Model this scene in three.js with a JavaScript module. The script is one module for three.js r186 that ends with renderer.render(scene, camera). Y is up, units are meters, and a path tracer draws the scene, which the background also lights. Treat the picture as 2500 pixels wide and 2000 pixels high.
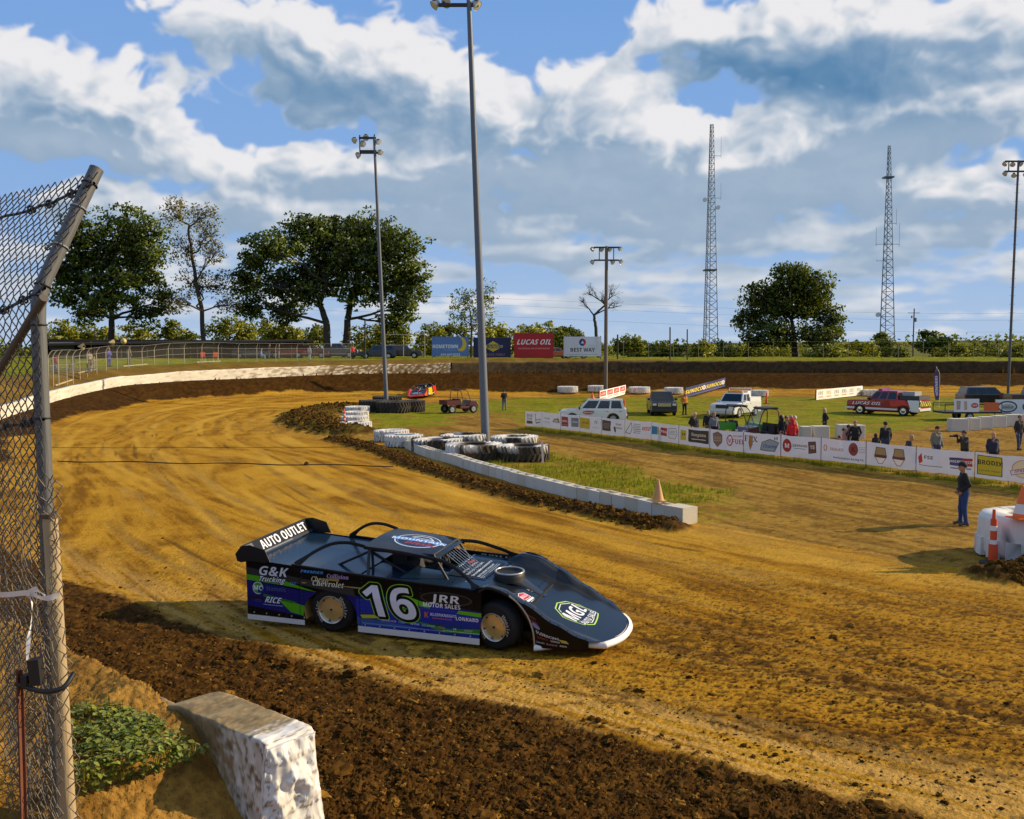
import * as THREE from 'three';
import { mergeGeometries, toCreasedNormals } from 'three/addons/utils/BufferGeometryUtils.js';
import { createNoise2D, createNoise3D } from 'simplex-noise';

// ---------------------------------------------------------------- seeded helpers
function rng(seed) { let a = seed >>> 0; return () => { a = (a + 0x6d2b79f5) | 0; let t = Math.imul(a ^ (a >>> 15), 1 | a); t = (t + Math.imul(t ^ (t >>> 7), 61 | t)) ^ t; return ((t ^ (t >>> 14)) >>> 0) / 4294967296; }; }
const R0 = rng(7);
const n2 = createNoise2D(rng(11)), n2b = createNoise2D(rng(12)), n3 = createNoise3D(rng(13));
const clamp = (x, a = 0, b = 1) => Math.min(b, Math.max(a, x));
const sstep = (a, b, x) => { const t = clamp((x - a) / (b - a)); return t * t * (3 - 2 * t); };
const lerp = (a, b, t) => a + (b - a) * t;
const fbm = (x, y, o = 4, f = n2) => { let s = 0, a = 0.5, k = 1; for (let i = 0; i < o; i++) { s += a * f(x * k + i * 7.3, y * k - i * 3.1); a *= 0.5; k *= 2.03; } return s; };
const V = (x, y, z) => new THREE.Vector3(x, y, z);

// ---------------------------------------------------------------- camera, sun, exposure
const scene = new THREE.Scene();
const W = 2500, HH = 2000, FOC = 2400, EYE = 4.9, HORIZON = 862;
const camera = new THREE.PerspectiveCamera(2 * Math.atan(HH / 2 / FOC) * 180 / Math.PI, W / HH, 0.1, 6000);
const PITCH = Math.atan((HH / 2 - HORIZON) / FOC);
camera.position.set(0, EYE, 0);
camera.rotation.set(-PITCH, 0, 0);
const renderer = new THREE.WebGLRenderer({ antialias: true });
renderer.toneMapping = THREE.LinearToneMapping;
renderer.toneMappingExposure = 1.15;
renderer.shadowMap.enabled = true;
const SUN_EL = 25.5 * Math.PI / 180, SUN_AZ = 11 * Math.PI / 180;          // azimuth beyond due right
const sunDir = V(Math.cos(SUN_EL) * Math.cos(SUN_AZ), Math.sin(SUN_EL), -Math.cos(SUN_EL) * Math.sin(SUN_AZ));
const sun = new THREE.DirectionalLight(new THREE.Color().setRGB(1.0, 0.80, 0.52), 5.0);
sun.position.copy(sunDir).multiplyScalar(200).add(V(0, 0, -60));
sun.target.position.set(0, 0, -60);
sun.castShadow = true; sun.shadow.radius = 1; sun.shadow.mapSize.set(4096, 4096);
Object.assign(sun.shadow.camera, { left: -120, right: 120, top: 120, bottom: -120, near: 1, far: 500 });
scene.add(sun, sun.target);

// a photo pixel (2500 x 2000) gives a direction; the distance comes from the ground or from the thing it touches
function ray(px, py) {
  const X = (px - W / 2) / FOC, Y = (HH / 2 - py) / FOC, c = Math.cos(PITCH), s = Math.sin(PITCH);
  return V(X, Y * c - s, -Y * s - c);
}
const at = (px, py, d) => { const r = ray(px, py); return V(0, EYE, 0).addScaledVector(r, d / -r.z); };
const flat = (px, py, y = 0) => { const r = ray(px, py); return V(0, EYE, 0).addScaledVector(r, (y - EYE) / r.y); };

// ---------------------------------------------------------------- sky: air and clouds
function makeSky() {
  const w = 4096, h = 2048, data = new Float32Array(w * h * 4), D2R = Math.PI / 180;
  const azel = (px, py) => { const r = ray(px, py).normalize(); return [Math.atan2(r.x, -r.z) / D2R, Math.asin(r.y) / D2R]; };
  // cloud masses: px, py, rx, ry, tilt (degrees, + = right end lower), density, darkness of the underside
  const C = [
    [180, 235, 330, 120, 4, 1.0, .75], [60, 310, 240, 75, 8, .95, 1.2], [330, 290, 260, 95, 14, .9, .35], [560, 370, 150, 60, 14, .7, .3],
    [560, 90, 260, 85, 10, .95, .7], [800, 150, 330, 125, 12, 1.15, .95], [1000, 200, 260, 130, 10, 1.1, .7], [720, 235, 240, 62, 14, .8, 1.25],
    [1210, 270, 200, 120, 8, 1.1, .45], [1400, 250, 190, 105, 8, 1.0, .3], [1560, 330, 290, 120, 12, 1.1, .5], [1800, 360, 250, 100, 4, .9, .3],
    [1500, 125, 85, 48, 6, .8, .3], [1555, 160, 60, 25, 0, .6, .2], [1690, 190, 100, 30, -6, .6, .3], [1600, 60, 110, 40, -10, .6, .2],
    [1830, 70, 280, 85, -4, .9, .3], [2150, 70, 420, 110, 0, 1.0, .25], [1970, 135, 300, 95, 3, 1.2, 2.5], [1760, 115, 170, 60, 6, .95, 1.6], [2250, 160, 320, 80, -4, .9, .9], [2420, 60, 220, 100, 0, 1, .3],
    [2250, 250, 320, 75, -3, .95, .55], [2250, 290, 220, 70, -4, .95, 1.25], [2440, 270, 170, 95, 0, 1, .25], [1980, 260, 220, 60, -8, .8, .3],
    [900, 420, 340, 55, 4, .75, .7], [1250, 420, 360, 70, 6, .8, .7], [750, 395, 180, 60, -10, .8, .5], [1600, 430, 330, 60, 4, .75, .9], [2050, 430, 350, 70, 0, .75, .4], [2400, 460, 260, 70, -4, .7, .3],
    [250, 470, 240, 38, 4, .55, .3], [620, 490, 260, 50, -4, .6, .4], [1100, 520, 380, 55, 4, .6, .7], [1650, 540, 400, 50, 0, .5, .7], [2200, 560, 340, 55, -4, .55, .5],
    [130, 55, 110, 18, 4, .5, .2], [620, 270, 90, 16, -4, .35, .2], [850, 290, 90, 20, 0, .45, .2],
    [300, 640, 600, 40, 0, .4, .4], [1300, 640, 700, 40, 0, .4, .5], [2100, 660, 600, 40, 0, .4, .4], [1500, 740, 1500, 30, 0, .3, .2],
  ].map(([px, py, rx, ry, tilt, a, dark]) => { const [az, el] = azel(px, py); const k = 0.0239; return { az, el, rx: rx * k, ry: ry * k, c: Math.cos(tilt * D2R), s: Math.sin(tilt * D2R), a, dark }; });
  const gaps = [[600, 300, 130, 60, .9], [1330, 60, 150, 90, 1.3], [100, 20, 280, 35, .8], [1680, 250, 120, 25, .6], [2430, 375, 120, 24, .5], [60, 410, 200, 40, .8], [1270, 150, 40, 60, .8], [700, 330, 200, 28, .5], [330, 100, 140, 30, .4]].map(([px, py, rx, ry, a]) => { const [az, el] = azel(px, py); return { az, el, rx: rx * .0239, ry: ry * .0239, a }; });
  const billow = (x, y, o) => { let s = 0, a = 0.5, k = 1; for (let i = 0; i < o; i++) { const n = n2(x * k + i * 5.7, y * k + i * 9.1); s += a * (1 - 2.4 * n * n - .6 * Math.abs(n)); a *= 0.50; k *= 2.07; } return s; };
  const field = (az, el, fine) => {
    const y = Math.sin(el * D2R), q = 1 / (y + 0.16), ca = Math.cos(el * D2R) * q, X = Math.sin(az * D2R) * ca, Z = -Math.cos(az * D2R) * ca;
    const ax = az + .9 * n2b(az * .14, el * .2) + .35 * n2b(az * .5, el * .6 + 7), ey = el + .55 * n2b(az * .14 + 40, el * .2 + 9) + .25 * n2b(az * .5 + 3, el * .6);
    let g = 0, dark = 0;
    for (const c of C) {
      const dx = ax - c.az; if (Math.abs(dx) > c.rx * 2.2) continue;
      const dy = ey - c.el, u = (dx * c.c - dy * c.s) / c.rx, v = (dx * c.s + dy * c.c) / c.ry, r = u * u + v * v;
      if (r > 4) continue;
      const k = c.a * Math.exp(-r * 1.1); g = Math.max(g, k) + 0.10 * Math.min(g, k);
      const m = Math.exp(-r * 1.15); dark = Math.max(dark, m * c.dark * clamp(.50 - v * .75, 0, 1.2));
    }
    for (const c of gaps) { const u = (ax - c.az) / c.rx, v = (ey - c.el) / c.ry, r = u * u + v * v; if (r < 6) g -= c.a * Math.exp(-r) * .8; }
    // away from the masses listed and out of view, broken cloud goes on, thinned to cut fill light
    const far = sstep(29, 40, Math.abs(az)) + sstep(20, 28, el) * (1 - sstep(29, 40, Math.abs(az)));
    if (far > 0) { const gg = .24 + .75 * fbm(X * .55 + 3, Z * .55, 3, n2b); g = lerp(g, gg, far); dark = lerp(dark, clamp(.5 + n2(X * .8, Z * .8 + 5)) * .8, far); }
    const b = billow(ax * .17, ey * .25, fine ? 6 : 3) - .28, fl = fbm(X * 1.5, Z * 1.5, fine ? 5 : 3), low = sstep(14, 7, el);
    return [g - .40 + .42 * b * sstep(2, 11, el) + (.26 + .30 * low) * fl + .20 * low + .20 * sstep(4, 8, el) * sstep(14.5, 11, el), clamp(dark + sstep(14, 9, el) * (.30 + .9 * fbm(X * .9 + 11, Z * 1.3, 3)), 0, 1.5)];
  };
  for (let j = h / 2; j < h; j++) {
    const el = ((j + .5) / h - .5) * 180, big = el > 24 ? (el > 45 ? 8 : 4) : 1;
    for (let i = 0; i < w; i++) {
      const az0 = ((i + .5) / w - .5) * 360 + 90; const az = az0 > 180 ? az0 - 360 : az0;      // azimuth from straight ahead
      const step = Math.max(big, Math.abs(az) > 34 ? 3 : 1);
      const o = (j * w + i) * 4;
      if (i % step && o >= 4) { for (let c = 0; c < 4; c++) data[o + c] = data[o - 4 + c]; continue; }
      const t = Math.pow(clamp(el / 40), .55);
      // clear air: pale towards the horizon, darkened above the view to cut fill light
      let r = lerp(.46, .10, t), g = lerp(.66, .32, t), b = lerp(.90, .80, t); const zen = lerp(1, .62, sstep(18, 60, el)); r *= zen * zen; g *= zen; b *= zen;
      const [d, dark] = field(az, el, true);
      const alpha = sstep(-.17, .17, d) * .97;
      if (alpha > .003) {
        const [d1] = field(az + .45, el + .42, true), [d2] = field(az + 1.7, el + 1.3, false);
        const low = sstep(12.5, 5, el);
        let lit = .90 + .42 * (d - d1) + .55 * (d - d2) - .24 * sstep(.10, .7, d) - .62 * dark * sstep(-.08, .28, d);
        lit = lerp(lit, .60 + .8 * (lit - .66), low * .7); if (lit < .42) lit = .42 * Math.exp((lit - .42) * 1.3); lit = clamp(Math.max(lit, lerp(0, .40 + .10 * d, sstep(15, 10.6, el))), .04, 1.02);
        const lr = Math.pow(lit, 1.25), cr = lerp(.045, .98, lr), cg = lerp(.19, .97, Math.pow(lit, 1.1)), cb = lerp(.40, .96, lit);
        r = lerp(r, cr, alpha); g = lerp(g, cg, alpha); b = lerp(b, cb, alpha);
      }
      const hz = Math.pow(1 - clamp(el / 9), 2) * .6;                                        // thick air near the horizon
      r = lerp(r, .60, hz); g = lerp(g, .70, hz); b = lerp(b, .83, hz);
      data[o] = r * .74; data[o + 1] = g * .74; data[o + 2] = b * .76; data[o + 3] = 1;
    }
  }
  for (let j = 0; j < h / 2; j++) for (let i = 0; i < w; i++) { const o = (j * w + i) * 4; data[o] = .30; data[o + 1] = .26; data[o + 2] = .18; data[o + 3] = 1; }
  const t = new THREE.DataTexture(data, w, h, THREE.RGBAFormat, THREE.FloatType);
  t.mapping = THREE.EquirectangularReflectionMapping; t.magFilter = THREE.LinearFilter; t.needsUpdate = true;
  return t;
}
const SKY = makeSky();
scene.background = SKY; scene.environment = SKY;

// ---------------------------------------------------------------- naming, materials, small builders
const used = {};
function numbered(name) { const k = used[name] = (used[name] ?? -1) + 1; return k ? `${name}_${String(k).padStart(3, '0')}` : name; }
const rgb = (r, g, b) => new THREE.Color().setRGB(r, g, b);
const M = (r, g, b, rough = .7, o = {}) => new THREE.MeshStandardMaterial({ color: rgb(r, g, b), roughness: rough, ...o });
const MP = (r, g, b, rough = .7, o = {}) => new THREE.MeshPhysicalMaterial({ color: rgb(r, g, b), roughness: rough, ...o });
function tag(o, label, category, group) { o.userData.label = label; o.userData.category = category; if (group) o.userData.group = group; return o; }
function thing(name, label, category, pos, turn = 0, group) {
  const g = new THREE.Group(); g.name = numbered(name); if (pos) g.position.copy(pos); g.rotation.y = turn; tag(g, label, category, group); scene.add(g); return g;
}
function part(name, geo, mat, parent, pos, rot) {
  const m = new THREE.Mesh(Array.isArray(geo) ? merge(geo) : geo, mat); m.name = name; m.castShadow = m.receiveShadow = true;
  if (pos) m.position.set(...pos); if (rot) m.rotation.set(...rot);
  if (parent) parent.add(m); return m;
}
function solo(name, geo, mat, label, category, pos, turn = 0, group) {
  const m = part(numbered(name), geo, mat); if (pos) m.position.copy(pos); m.rotation.y = turn; tag(m, label, category, group); scene.add(m); return m;
}
function structure(name, geo, mat) { const m = part(name, geo, mat); m.userData.kind = 'structure'; scene.add(m); return m; }
function merge(list) {
  const any = list.some((g) => !g.index); const names = new Set(list.flatMap((g) => Object.keys(g.attributes)));
  const l = list.map((g) => { const q = any && g.index ? g.toNonIndexed() : g; for (const n of Object.keys(q.attributes)) if (!list.every((a) => a.attributes[n])) q.deleteAttribute(n); return q; });
  return mergeGeometries(l, false);
}
const T = (g, x = 0, y = 0, z = 0, rx = 0, ry = 0, rz = 0) => { if (rx) g.rotateX(rx); if (ry) g.rotateY(ry); if (rz) g.rotateZ(rz); return g.translate(x, y, z); };
const box = (w, h, d, x = 0, y = 0, z = 0, rx = 0, ry = 0, rz = 0) => T(new THREE.BoxGeometry(w, h, d), x, y, z, rx, ry, rz);
const cyl = (r0, r1, h, x = 0, y = 0, z = 0, n = 12, rx = 0, rz = 0) => T(new THREE.CylinderGeometry(r0, r1, h, n), x, y, z, rx, 0, rz);
function bar(a, b, r0, r1 = r0, n = 6) {                                  // a round bar between two points
  const d = b.clone().sub(a), L = d.length(), g = new THREE.CylinderGeometry(r1, r0, L, n, 1);
  g.translate(0, L / 2, 0); g.applyQuaternion(new THREE.Quaternion().setFromUnitVectors(V(0, 1, 0), d.normalize())); return g.translate(a.x, a.y, a.z);
}
function tube(pts, r, n = 6, seg) { return new THREE.TubeGeometry(new THREE.CatmullRomCurve3(pts), seg ?? pts.length * 4, r, n, false); }
function extrude(pts, depth, bevel = 0, o = {}) {                          // outline in x, y; extruded along z, centred
  const s = new THREE.Shape(pts.map(([x, y]) => new THREE.Vector2(x, y)));
  for (const hole of o.holes ?? []) s.holes.push(new THREE.Path(hole.map(([x, y]) => new THREE.Vector2(x, y))));
  const g = new THREE.ExtrudeGeometry(s, { depth: depth - 2 * bevel, bevelEnabled: bevel > 0, bevelThickness: bevel, bevelSize: bevel, bevelOffset: -bevel, bevelSegments: o.seg ?? 2, curveSegments: 8 });
  return g.translate(0, 0, -depth / 2 + bevel);
}
function quad(a, b, c, d) {                                                // four corners counter-clockwise, uv 0..1
  const g = new THREE.BufferGeometry();
  g.setAttribute('position', new THREE.Float32BufferAttribute([a, b, c, d].flatMap((p) => [p.x, p.y, p.z]), 3));
  g.setAttribute('uv', new THREE.Float32BufferAttribute([0, 0, 1, 0, 1, 1, 0, 1], 2)); g.setIndex([0, 1, 2, 0, 2, 3]); g.computeVertexNormals(); return g;
}
function grid(nu, nv, f, uvf) {                                            // a sheet of points f(u, v)
  const p = [], uv = [], idx = [];
  for (let i = 0; i <= nu; i++) for (let j = 0; j <= nv; j++) { const q = f(i / nu, j / nv); p.push(q.x, q.y, q.z); const t = uvf ? uvf(i / nu, j / nv, q) : [i / nu, j / nv]; uv.push(...t); }
  for (let i = 0; i < nu; i++) for (let j = 0; j < nv; j++) { const a = i * (nv + 1) + j, b = a + nv + 1; idx.push(a, b, b + 1, a, b + 1, a + 1); }
  const g = new THREE.BufferGeometry(); g.setAttribute('position', new THREE.Float32BufferAttribute(p, 3)); g.setAttribute('uv', new THREE.Float32BufferAttribute(uv, 2)); g.setIndex(idx); g.computeVertexNormals(); return g;
}
function canvas(w, h, draw) {
  const c = document.createElement('canvas'); c.width = w; c.height = h; draw(c.getContext('2d'), w, h);
  const t = new THREE.CanvasTexture(c); t.colorSpace = THREE.SRGBColorSpace; t.magFilter = THREE.LinearFilter; return t;
}
function noiseTexture(w, f, srgb = false, repeat = 1) {                     // tileable grey noise, f(u, v on a torus) -> 0..1
  const data = new Uint8Array(w * w * 4);
  for (let j = 0; j < w; j++) for (let i = 0; i < w; i++) { const v = f(i / w, j / w), o = (j * w + i) * 4; const q = Array.isArray(v) ? v : [v, v, v]; for (let c = 0; c < 3; c++) data[o + c] = clamp(q[c]) * 255; data[o + 3] = 255; }
  const t = new THREE.DataTexture(data, w, w); t.wrapS = t.wrapT = THREE.RepeatWrapping; t.magFilter = THREE.LinearFilter; t.repeat.set(repeat, repeat); if (srgb) t.colorSpace = THREE.SRGBColorSpace; t.needsUpdate = true; return t;
}
function tiled(u, v, k, o, f = n2) {                                        // fbm that tiles
  const m = (x) => { let s = 0, a = .5, q = k; for (let i = 0; i < o; i++) { const A = (uu, vv) => f(uu * q + i * 3.3, vv * q); const bu = u, bv = v; s += a * ((A(bu, bv) * (1 - bu) + A(bu - 1, bv) * bu) * (1 - bv) + (A(bu, bv - 1) * (1 - bu) + A(bu - 1, bv - 1) * bu) * bv) * 1.25; a *= .55; q *= 2; } return s; };
  return m();
}
const GRAIN = noiseTexture(512, (u, v) => { const a = tiled(u, v, 9, 6); return .5 + .5 * a; });
const GRAINC = noiseTexture(1024, (u, v) => { const a = tiled(u, v, 14, 6, n2b); const sp = tiled(u, v, 40, 2, n2), k = clamp(.84 + .46 * a - .5 * sstep(.28, .5, sp), .22, 1); return [k, k, k]; });

// ---------------------------------------------------------------- the place: track plan
// outer wall line (track side): x, z, height of dirt at the wall, wall top, height of the ground behind, width of the dark loose cushion
const OUT = [[40, 26, 1.2, 2.3, 2.3, 5], [14, 8, 1.3, 2.5, 2.4, 8.5], [6, 1, 1.3, 2.6, 2.4, 7.8], [2.5, -2.7, 1.3, 2.6, 2.4, 6.8], [-1.0, -5.6, 1.3, 2.6, 2.4, 5.8], [-3.3, -7.5, 1.3, 2.6, 2.5, 5.5], [-6.5, -10.5, 1.2, 2.4, 2.6, 4.9], [-11, -16, 1.05, 2.0, 2.6, 4.0], [-16, -24, .85, 1.7, 2.6, 2.6], [-21.5, -35, .7, 1.4, 2.6, 2.4], [-27, -47, .6, 1.35, 2.7, 2.4], [-31, -58, .65, 1.45, 2.8, 2.6], [-33.3, -68, 1.0, 1.8, 3.0, 3], [-33.8, -76, 1.6, 2.4, 3.2, 3.6], [-33, -84, 2.15, 2.95, 3.4, 2.7], [-30, -91, 2.35, 3.2, 3.7, 2.8], [-26, -97, 2.4, 3.35, 3.9, 2.9], [-21.5, -103, 2.55, 3.5, 4.0, 3.0], [-15.7, -108, 2.65, 3.6, 4.1, 3.3], [-7, -113, 2.6, 3.75, 4.2, 4.4], [2.4, -117, 2.55, 3.85, 4.25, 4.6], [23, -122, 2.5, 3.9, 3.95, 5], [67, -126, 2.4, 3.85, 3.8, 5], [140, -128, 2.3, 3.8, 3.8, 5]];
const INN = [[60, 30], [32, 4], [20, -10], [11.5, -21.2], [7.6, -25.5], [4.4, -29.6], [1.4, -36], [-1.4, -42.5], [-4.6, -49.8], [-7.8, -54], [-11, -58.5], [-14.5, -64], [-16, -71], [-16, -79], [-14.5, -87], [-12, -93], [-8.9, -97.5], [-3, -104], [4.6, -109.5], [15, -111.5], [30, -111.5], [60, -110], [140, -107]];
const spline = (pts, n) => { const cx = new THREE.CatmullRomCurve3(pts.map(([x, z]) => V(x, 0, z)), false, 'centripetal'); const out = []; const k = pts.length - 1;
  for (let i = 0; i <= n; i++) { const t = i / n, p = cx.getPoint(t), f = t * k, a = Math.min(k - 1, Math.floor(f)), w = f - a; out.push([p.x, p.z, ...pts[a].slice(2).map((v, j) => lerp(v, pts[a + 1][j + 2], w))]); } return out; };
const OUTS = spline(OUT, 150), INNS = spline(INN, 140);
for (const L of [OUTS, INNS]) { let s = 0; L.forEach((p, i) => { if (i) s += Math.hypot(p[0] - L[i - 1][0], p[1] - L[i - 1][1]); p.s = s; }); }
function nearest(L, x, z) {                                                 // distance, side (+ = infield side), arc length, index, fraction
  let best = 1e9, bi = 0, bt = 0, c = 0;
  for (let i = 0; i < L.length; i += 5) { const p = L[i], d = (p[0] - x) * (p[0] - x) + (p[1] - z) * (p[1] - z); if (d < best) { best = d; c = i; } }
  best = 1e9;
  for (let i = Math.max(0, c - 7), e = Math.min(L.length - 1, c + 8); i < e; i++) {
    const a = L[i], b = L[i + 1], dx = b[0] - a[0], dz = b[1] - a[1], t = clamp(((x - a[0]) * dx + (z - a[1]) * dz) / (dx * dx + dz * dz)), ex = a[0] + dx * t - x, ez = a[1] + dz * t - z, d = ex * ex + ez * ez;
    if (d < best) { best = d; bi = i; bt = t; }
  }
  const a = L[bi], b = L[bi + 1], side = (b[0] - a[0]) * (z - a[1]) - (b[1] - a[1]) * (x - a[0]);
  return { d: Math.sqrt(best) * (side > 0 ? 1 : -1), s: lerp(a.s, b.s, bt), i: bi, t: bt, L };
}
const along = (q, k) => lerp(q.L[q.i][k], q.L[q.i + 1][k], q.t);
function plan(x, z) {
  const o = nearest(OUTS, x, z), n = nearest(INNS, x, z);
  return { o, do: o.d, di: n.d, s: o.s };      // do > 0: inside the outer wall; di > 0: in the infield
}
function heightAt(x, z, q = plan(x, z)) {
  const A = along(q.o, 2), band = along(q.o, 5), back = along(q.o, 4);
  if (q.do < -.18) {                                                        // behind the wall
    const k = -q.do, top = along(q.o, 3) - .12, near = z > -12;
    let h = lerp(top - .05, back, sstep(.2, 4.2, k));
    if (z < -14) h = lerp(h, 4.25, sstep(4, 22, k) * sstep(-16, -50, z));
    if (near) { const l = (x + 1.43) * -.77 + (z + 5.79) * -.64; h = lerp(1.7, 2.60, sstep(-.7, 1.0, l)) - .16 * sstep(.5, 1.9, k) + .06 * sstep(.9, 1.4, l); }
    return h + .05 * n2(x * .35, z * .35) + .02 * n2(x * 1.3, z * 1.3);
  }
  if (q.di > 0) {                                                            // infield
    return .05 * n2(x * .12, z * .12) + .025 * n2(x * .5, z * .5) - .03;
  }
  const wid = q.do - q.di, s = clamp(-q.di / wid), sb = 1 - band / wid;
  return A * (.52 * Math.pow(s, 1.25) + .48 * sstep(sb - .03, 1, s)) + .04 * n2(x * .12, z * .12) * (1 - s) + .012 * n2(x * .7, z * .7) - .03 * (1 - s);
}
const ground = (x, z) => heightAt(x, z);
const onGround = (px, py) => {                                              // where the sight line through a pixel meets the terrain
  const r = ray(px, py); let t0 = 2, t1 = 2;
  for (let t = 2; t < 400; t += .25 + t * .004) { const x = r.x * t, z = r.z * t; if (EYE + r.y * t < heightAt(x, z)) { t1 = t; break; } t0 = t; t1 = t; }
  for (let i = 0; i < 24; i++) { const m = (t0 + t1) / 2; if (EYE + r.y * m < heightAt(r.x * m, r.z * m)) t1 = m; else t0 = m; }
  return V(r.x * t1, heightAt(r.x * t1, r.z * t1), r.z * t1);
};
const setDown = (px, d) => { const r = ray(px, HORIZON); const x = r.x * d / -r.z; return V(x, ground(x, -d), -d); };   // on the ground at a known distance

// ---------------------------------------------------------------- ground cover: where grass grows in the infield (outlines on the ground)
const poly = (list) => list.map(([a, b]) => { const p = flat(a, b); return [p.x, p.z]; });
const GRASS = [
  poly([[985, 1078], [1330, 1102], [1500, 1136], [1640, 1170], [1775, 1206], [1742, 1240], [1665, 1262], [1300, 1165], [1010, 1102]]),
  poly([[868, 1012], [905, 1000], [1030, 985], [1200, 976], [1350, 969], [2700, 971], [2700, 1040], [2330, 1036], [2100, 1058], [1900, 1078], [1760, 1086], [1660, 1074], [1470, 1056], [1290, 1036], [1235, 1010], [1160, 1004], [1110, 1016], [1085, 1036], [1000, 1043], [905, 1055], [890, 1030]]),
];
function inPoly(P, x, z) {                                                  // signed distance, + inside
  let d = 1e9, inside = false;
  for (let i = 0, j = P.length - 1; i < P.length; j = i++) {
    const [x0, z0] = P[j], [x1, z1] = P[i], dx = x1 - x0, dz = z1 - z0, t = clamp(((x - x0) * dx + (z - z0) * dz) / (dx * dx + dz * dz));
    d = Math.min(d, Math.hypot(x0 + dx * t - x, z0 + dz * t - z));
    if ((z0 > z) !== (z1 > z) && x < (x1 - x0) * (z - z0) / (z1 - z0) + x0) inside = !inside;
  }
  return inside ? d : -d;
}
const BAN = [[1283, 1045], [1324, 1050], [1369, 1057], [1416, 1062], [1469, 1068], [1526, 1074], [1591, 1082], [1658, 1092], [1734, 1102], [1816, 1113], [1907, 1124], [2005, 1133], [2115, 1144], [2237, 1158], [2380, 1176], [2540, 1197], [2720, 1220]].map(([a, b]) => flat(a, b));
const BARRIER = [flat(1640, 1268), flat(1560, 1249), flat(1440, 1220), flat(1300, 1186), flat(1160, 1146), flat(1060, 1117), flat(998, 1094)];
function nearLine(L, x, z) { let d = 1e9; for (let i = 0; i < L.length - 1; i++) { const a = L[i], b = L[i + 1], dx = b.x - a.x, dz = b.z - a.z, t = clamp(((x - a.x) * dx + (z - a.z) * dz) / (dx * dx + dz * dz)); d = Math.min(d, Math.hypot(a.x + dx * t - x, a.z + dz * t - z)); } return d; }
// heaps of thrown-up dirt: a ridge along a line on the ground, height, half-width
const HEAPS = [
  { L: [[1630, 1290], [1560, 1278], [1440, 1250], [1300, 1219], [1160, 1181], [1040, 1145], [960, 1115], [880, 1087], [815, 1074]].map(([a, b]) => flat(a, b)), h: .17, w: .62 },
  { L: [[855, 1058], [790, 1046], [752, 1030], [752, 1014], [800, 1002], [862, 996]].map(([a, b]) => flat(a, b)), h: .45, w: 1.7 },
  { L: [[2440, 1404], [2560, 1402]].map(([a, b]) => flat(a, b)), h: .22, w: .6 },
];
function grassAt(x, z) {
  const e = 1.2 * n2(x * .22, z * .22) + .6 * n2(x * .8, z * .8) + .35 * n2(x * 2.3, z * 2.3);
  let g = -9; for (const P of GRASS) g = Math.max(g, inPoly(P, x, z));
  let k = sstep(-.9, 1.1, g + e);
  const b = nearLine(BAN, x, z); if (b < 2.2) k = Math.max(k, sstep(1.3, .3, b + .4 * e));
  return k * (1 - .75 * sstep(.12, .42, fbm(x * .16 + 4, z * .4, 4)));
}
function mixc(a, b, t) { return [lerp(a[0], b[0], t), lerp(a[1], b[1], t), lerp(a[2], b[2], t)]; }
const LIGHT = [.53, .282, .022], TAN = [.64, .368, .044], MID = [.305, .134, .005], DARK = [.052, .0215, .0022], DEEP = [.027, .0115, .0014], ASH = [.34, .22, .07];
const GR1 = [.20, .225, .006], GR2 = [.33, .30, .010], GR3 = [.095, .120, .004], DRY = [.30, .19, .025];
const k7 = (t) => sstep(.1, .4, n2(t * .017, 77)) * .6;
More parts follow.
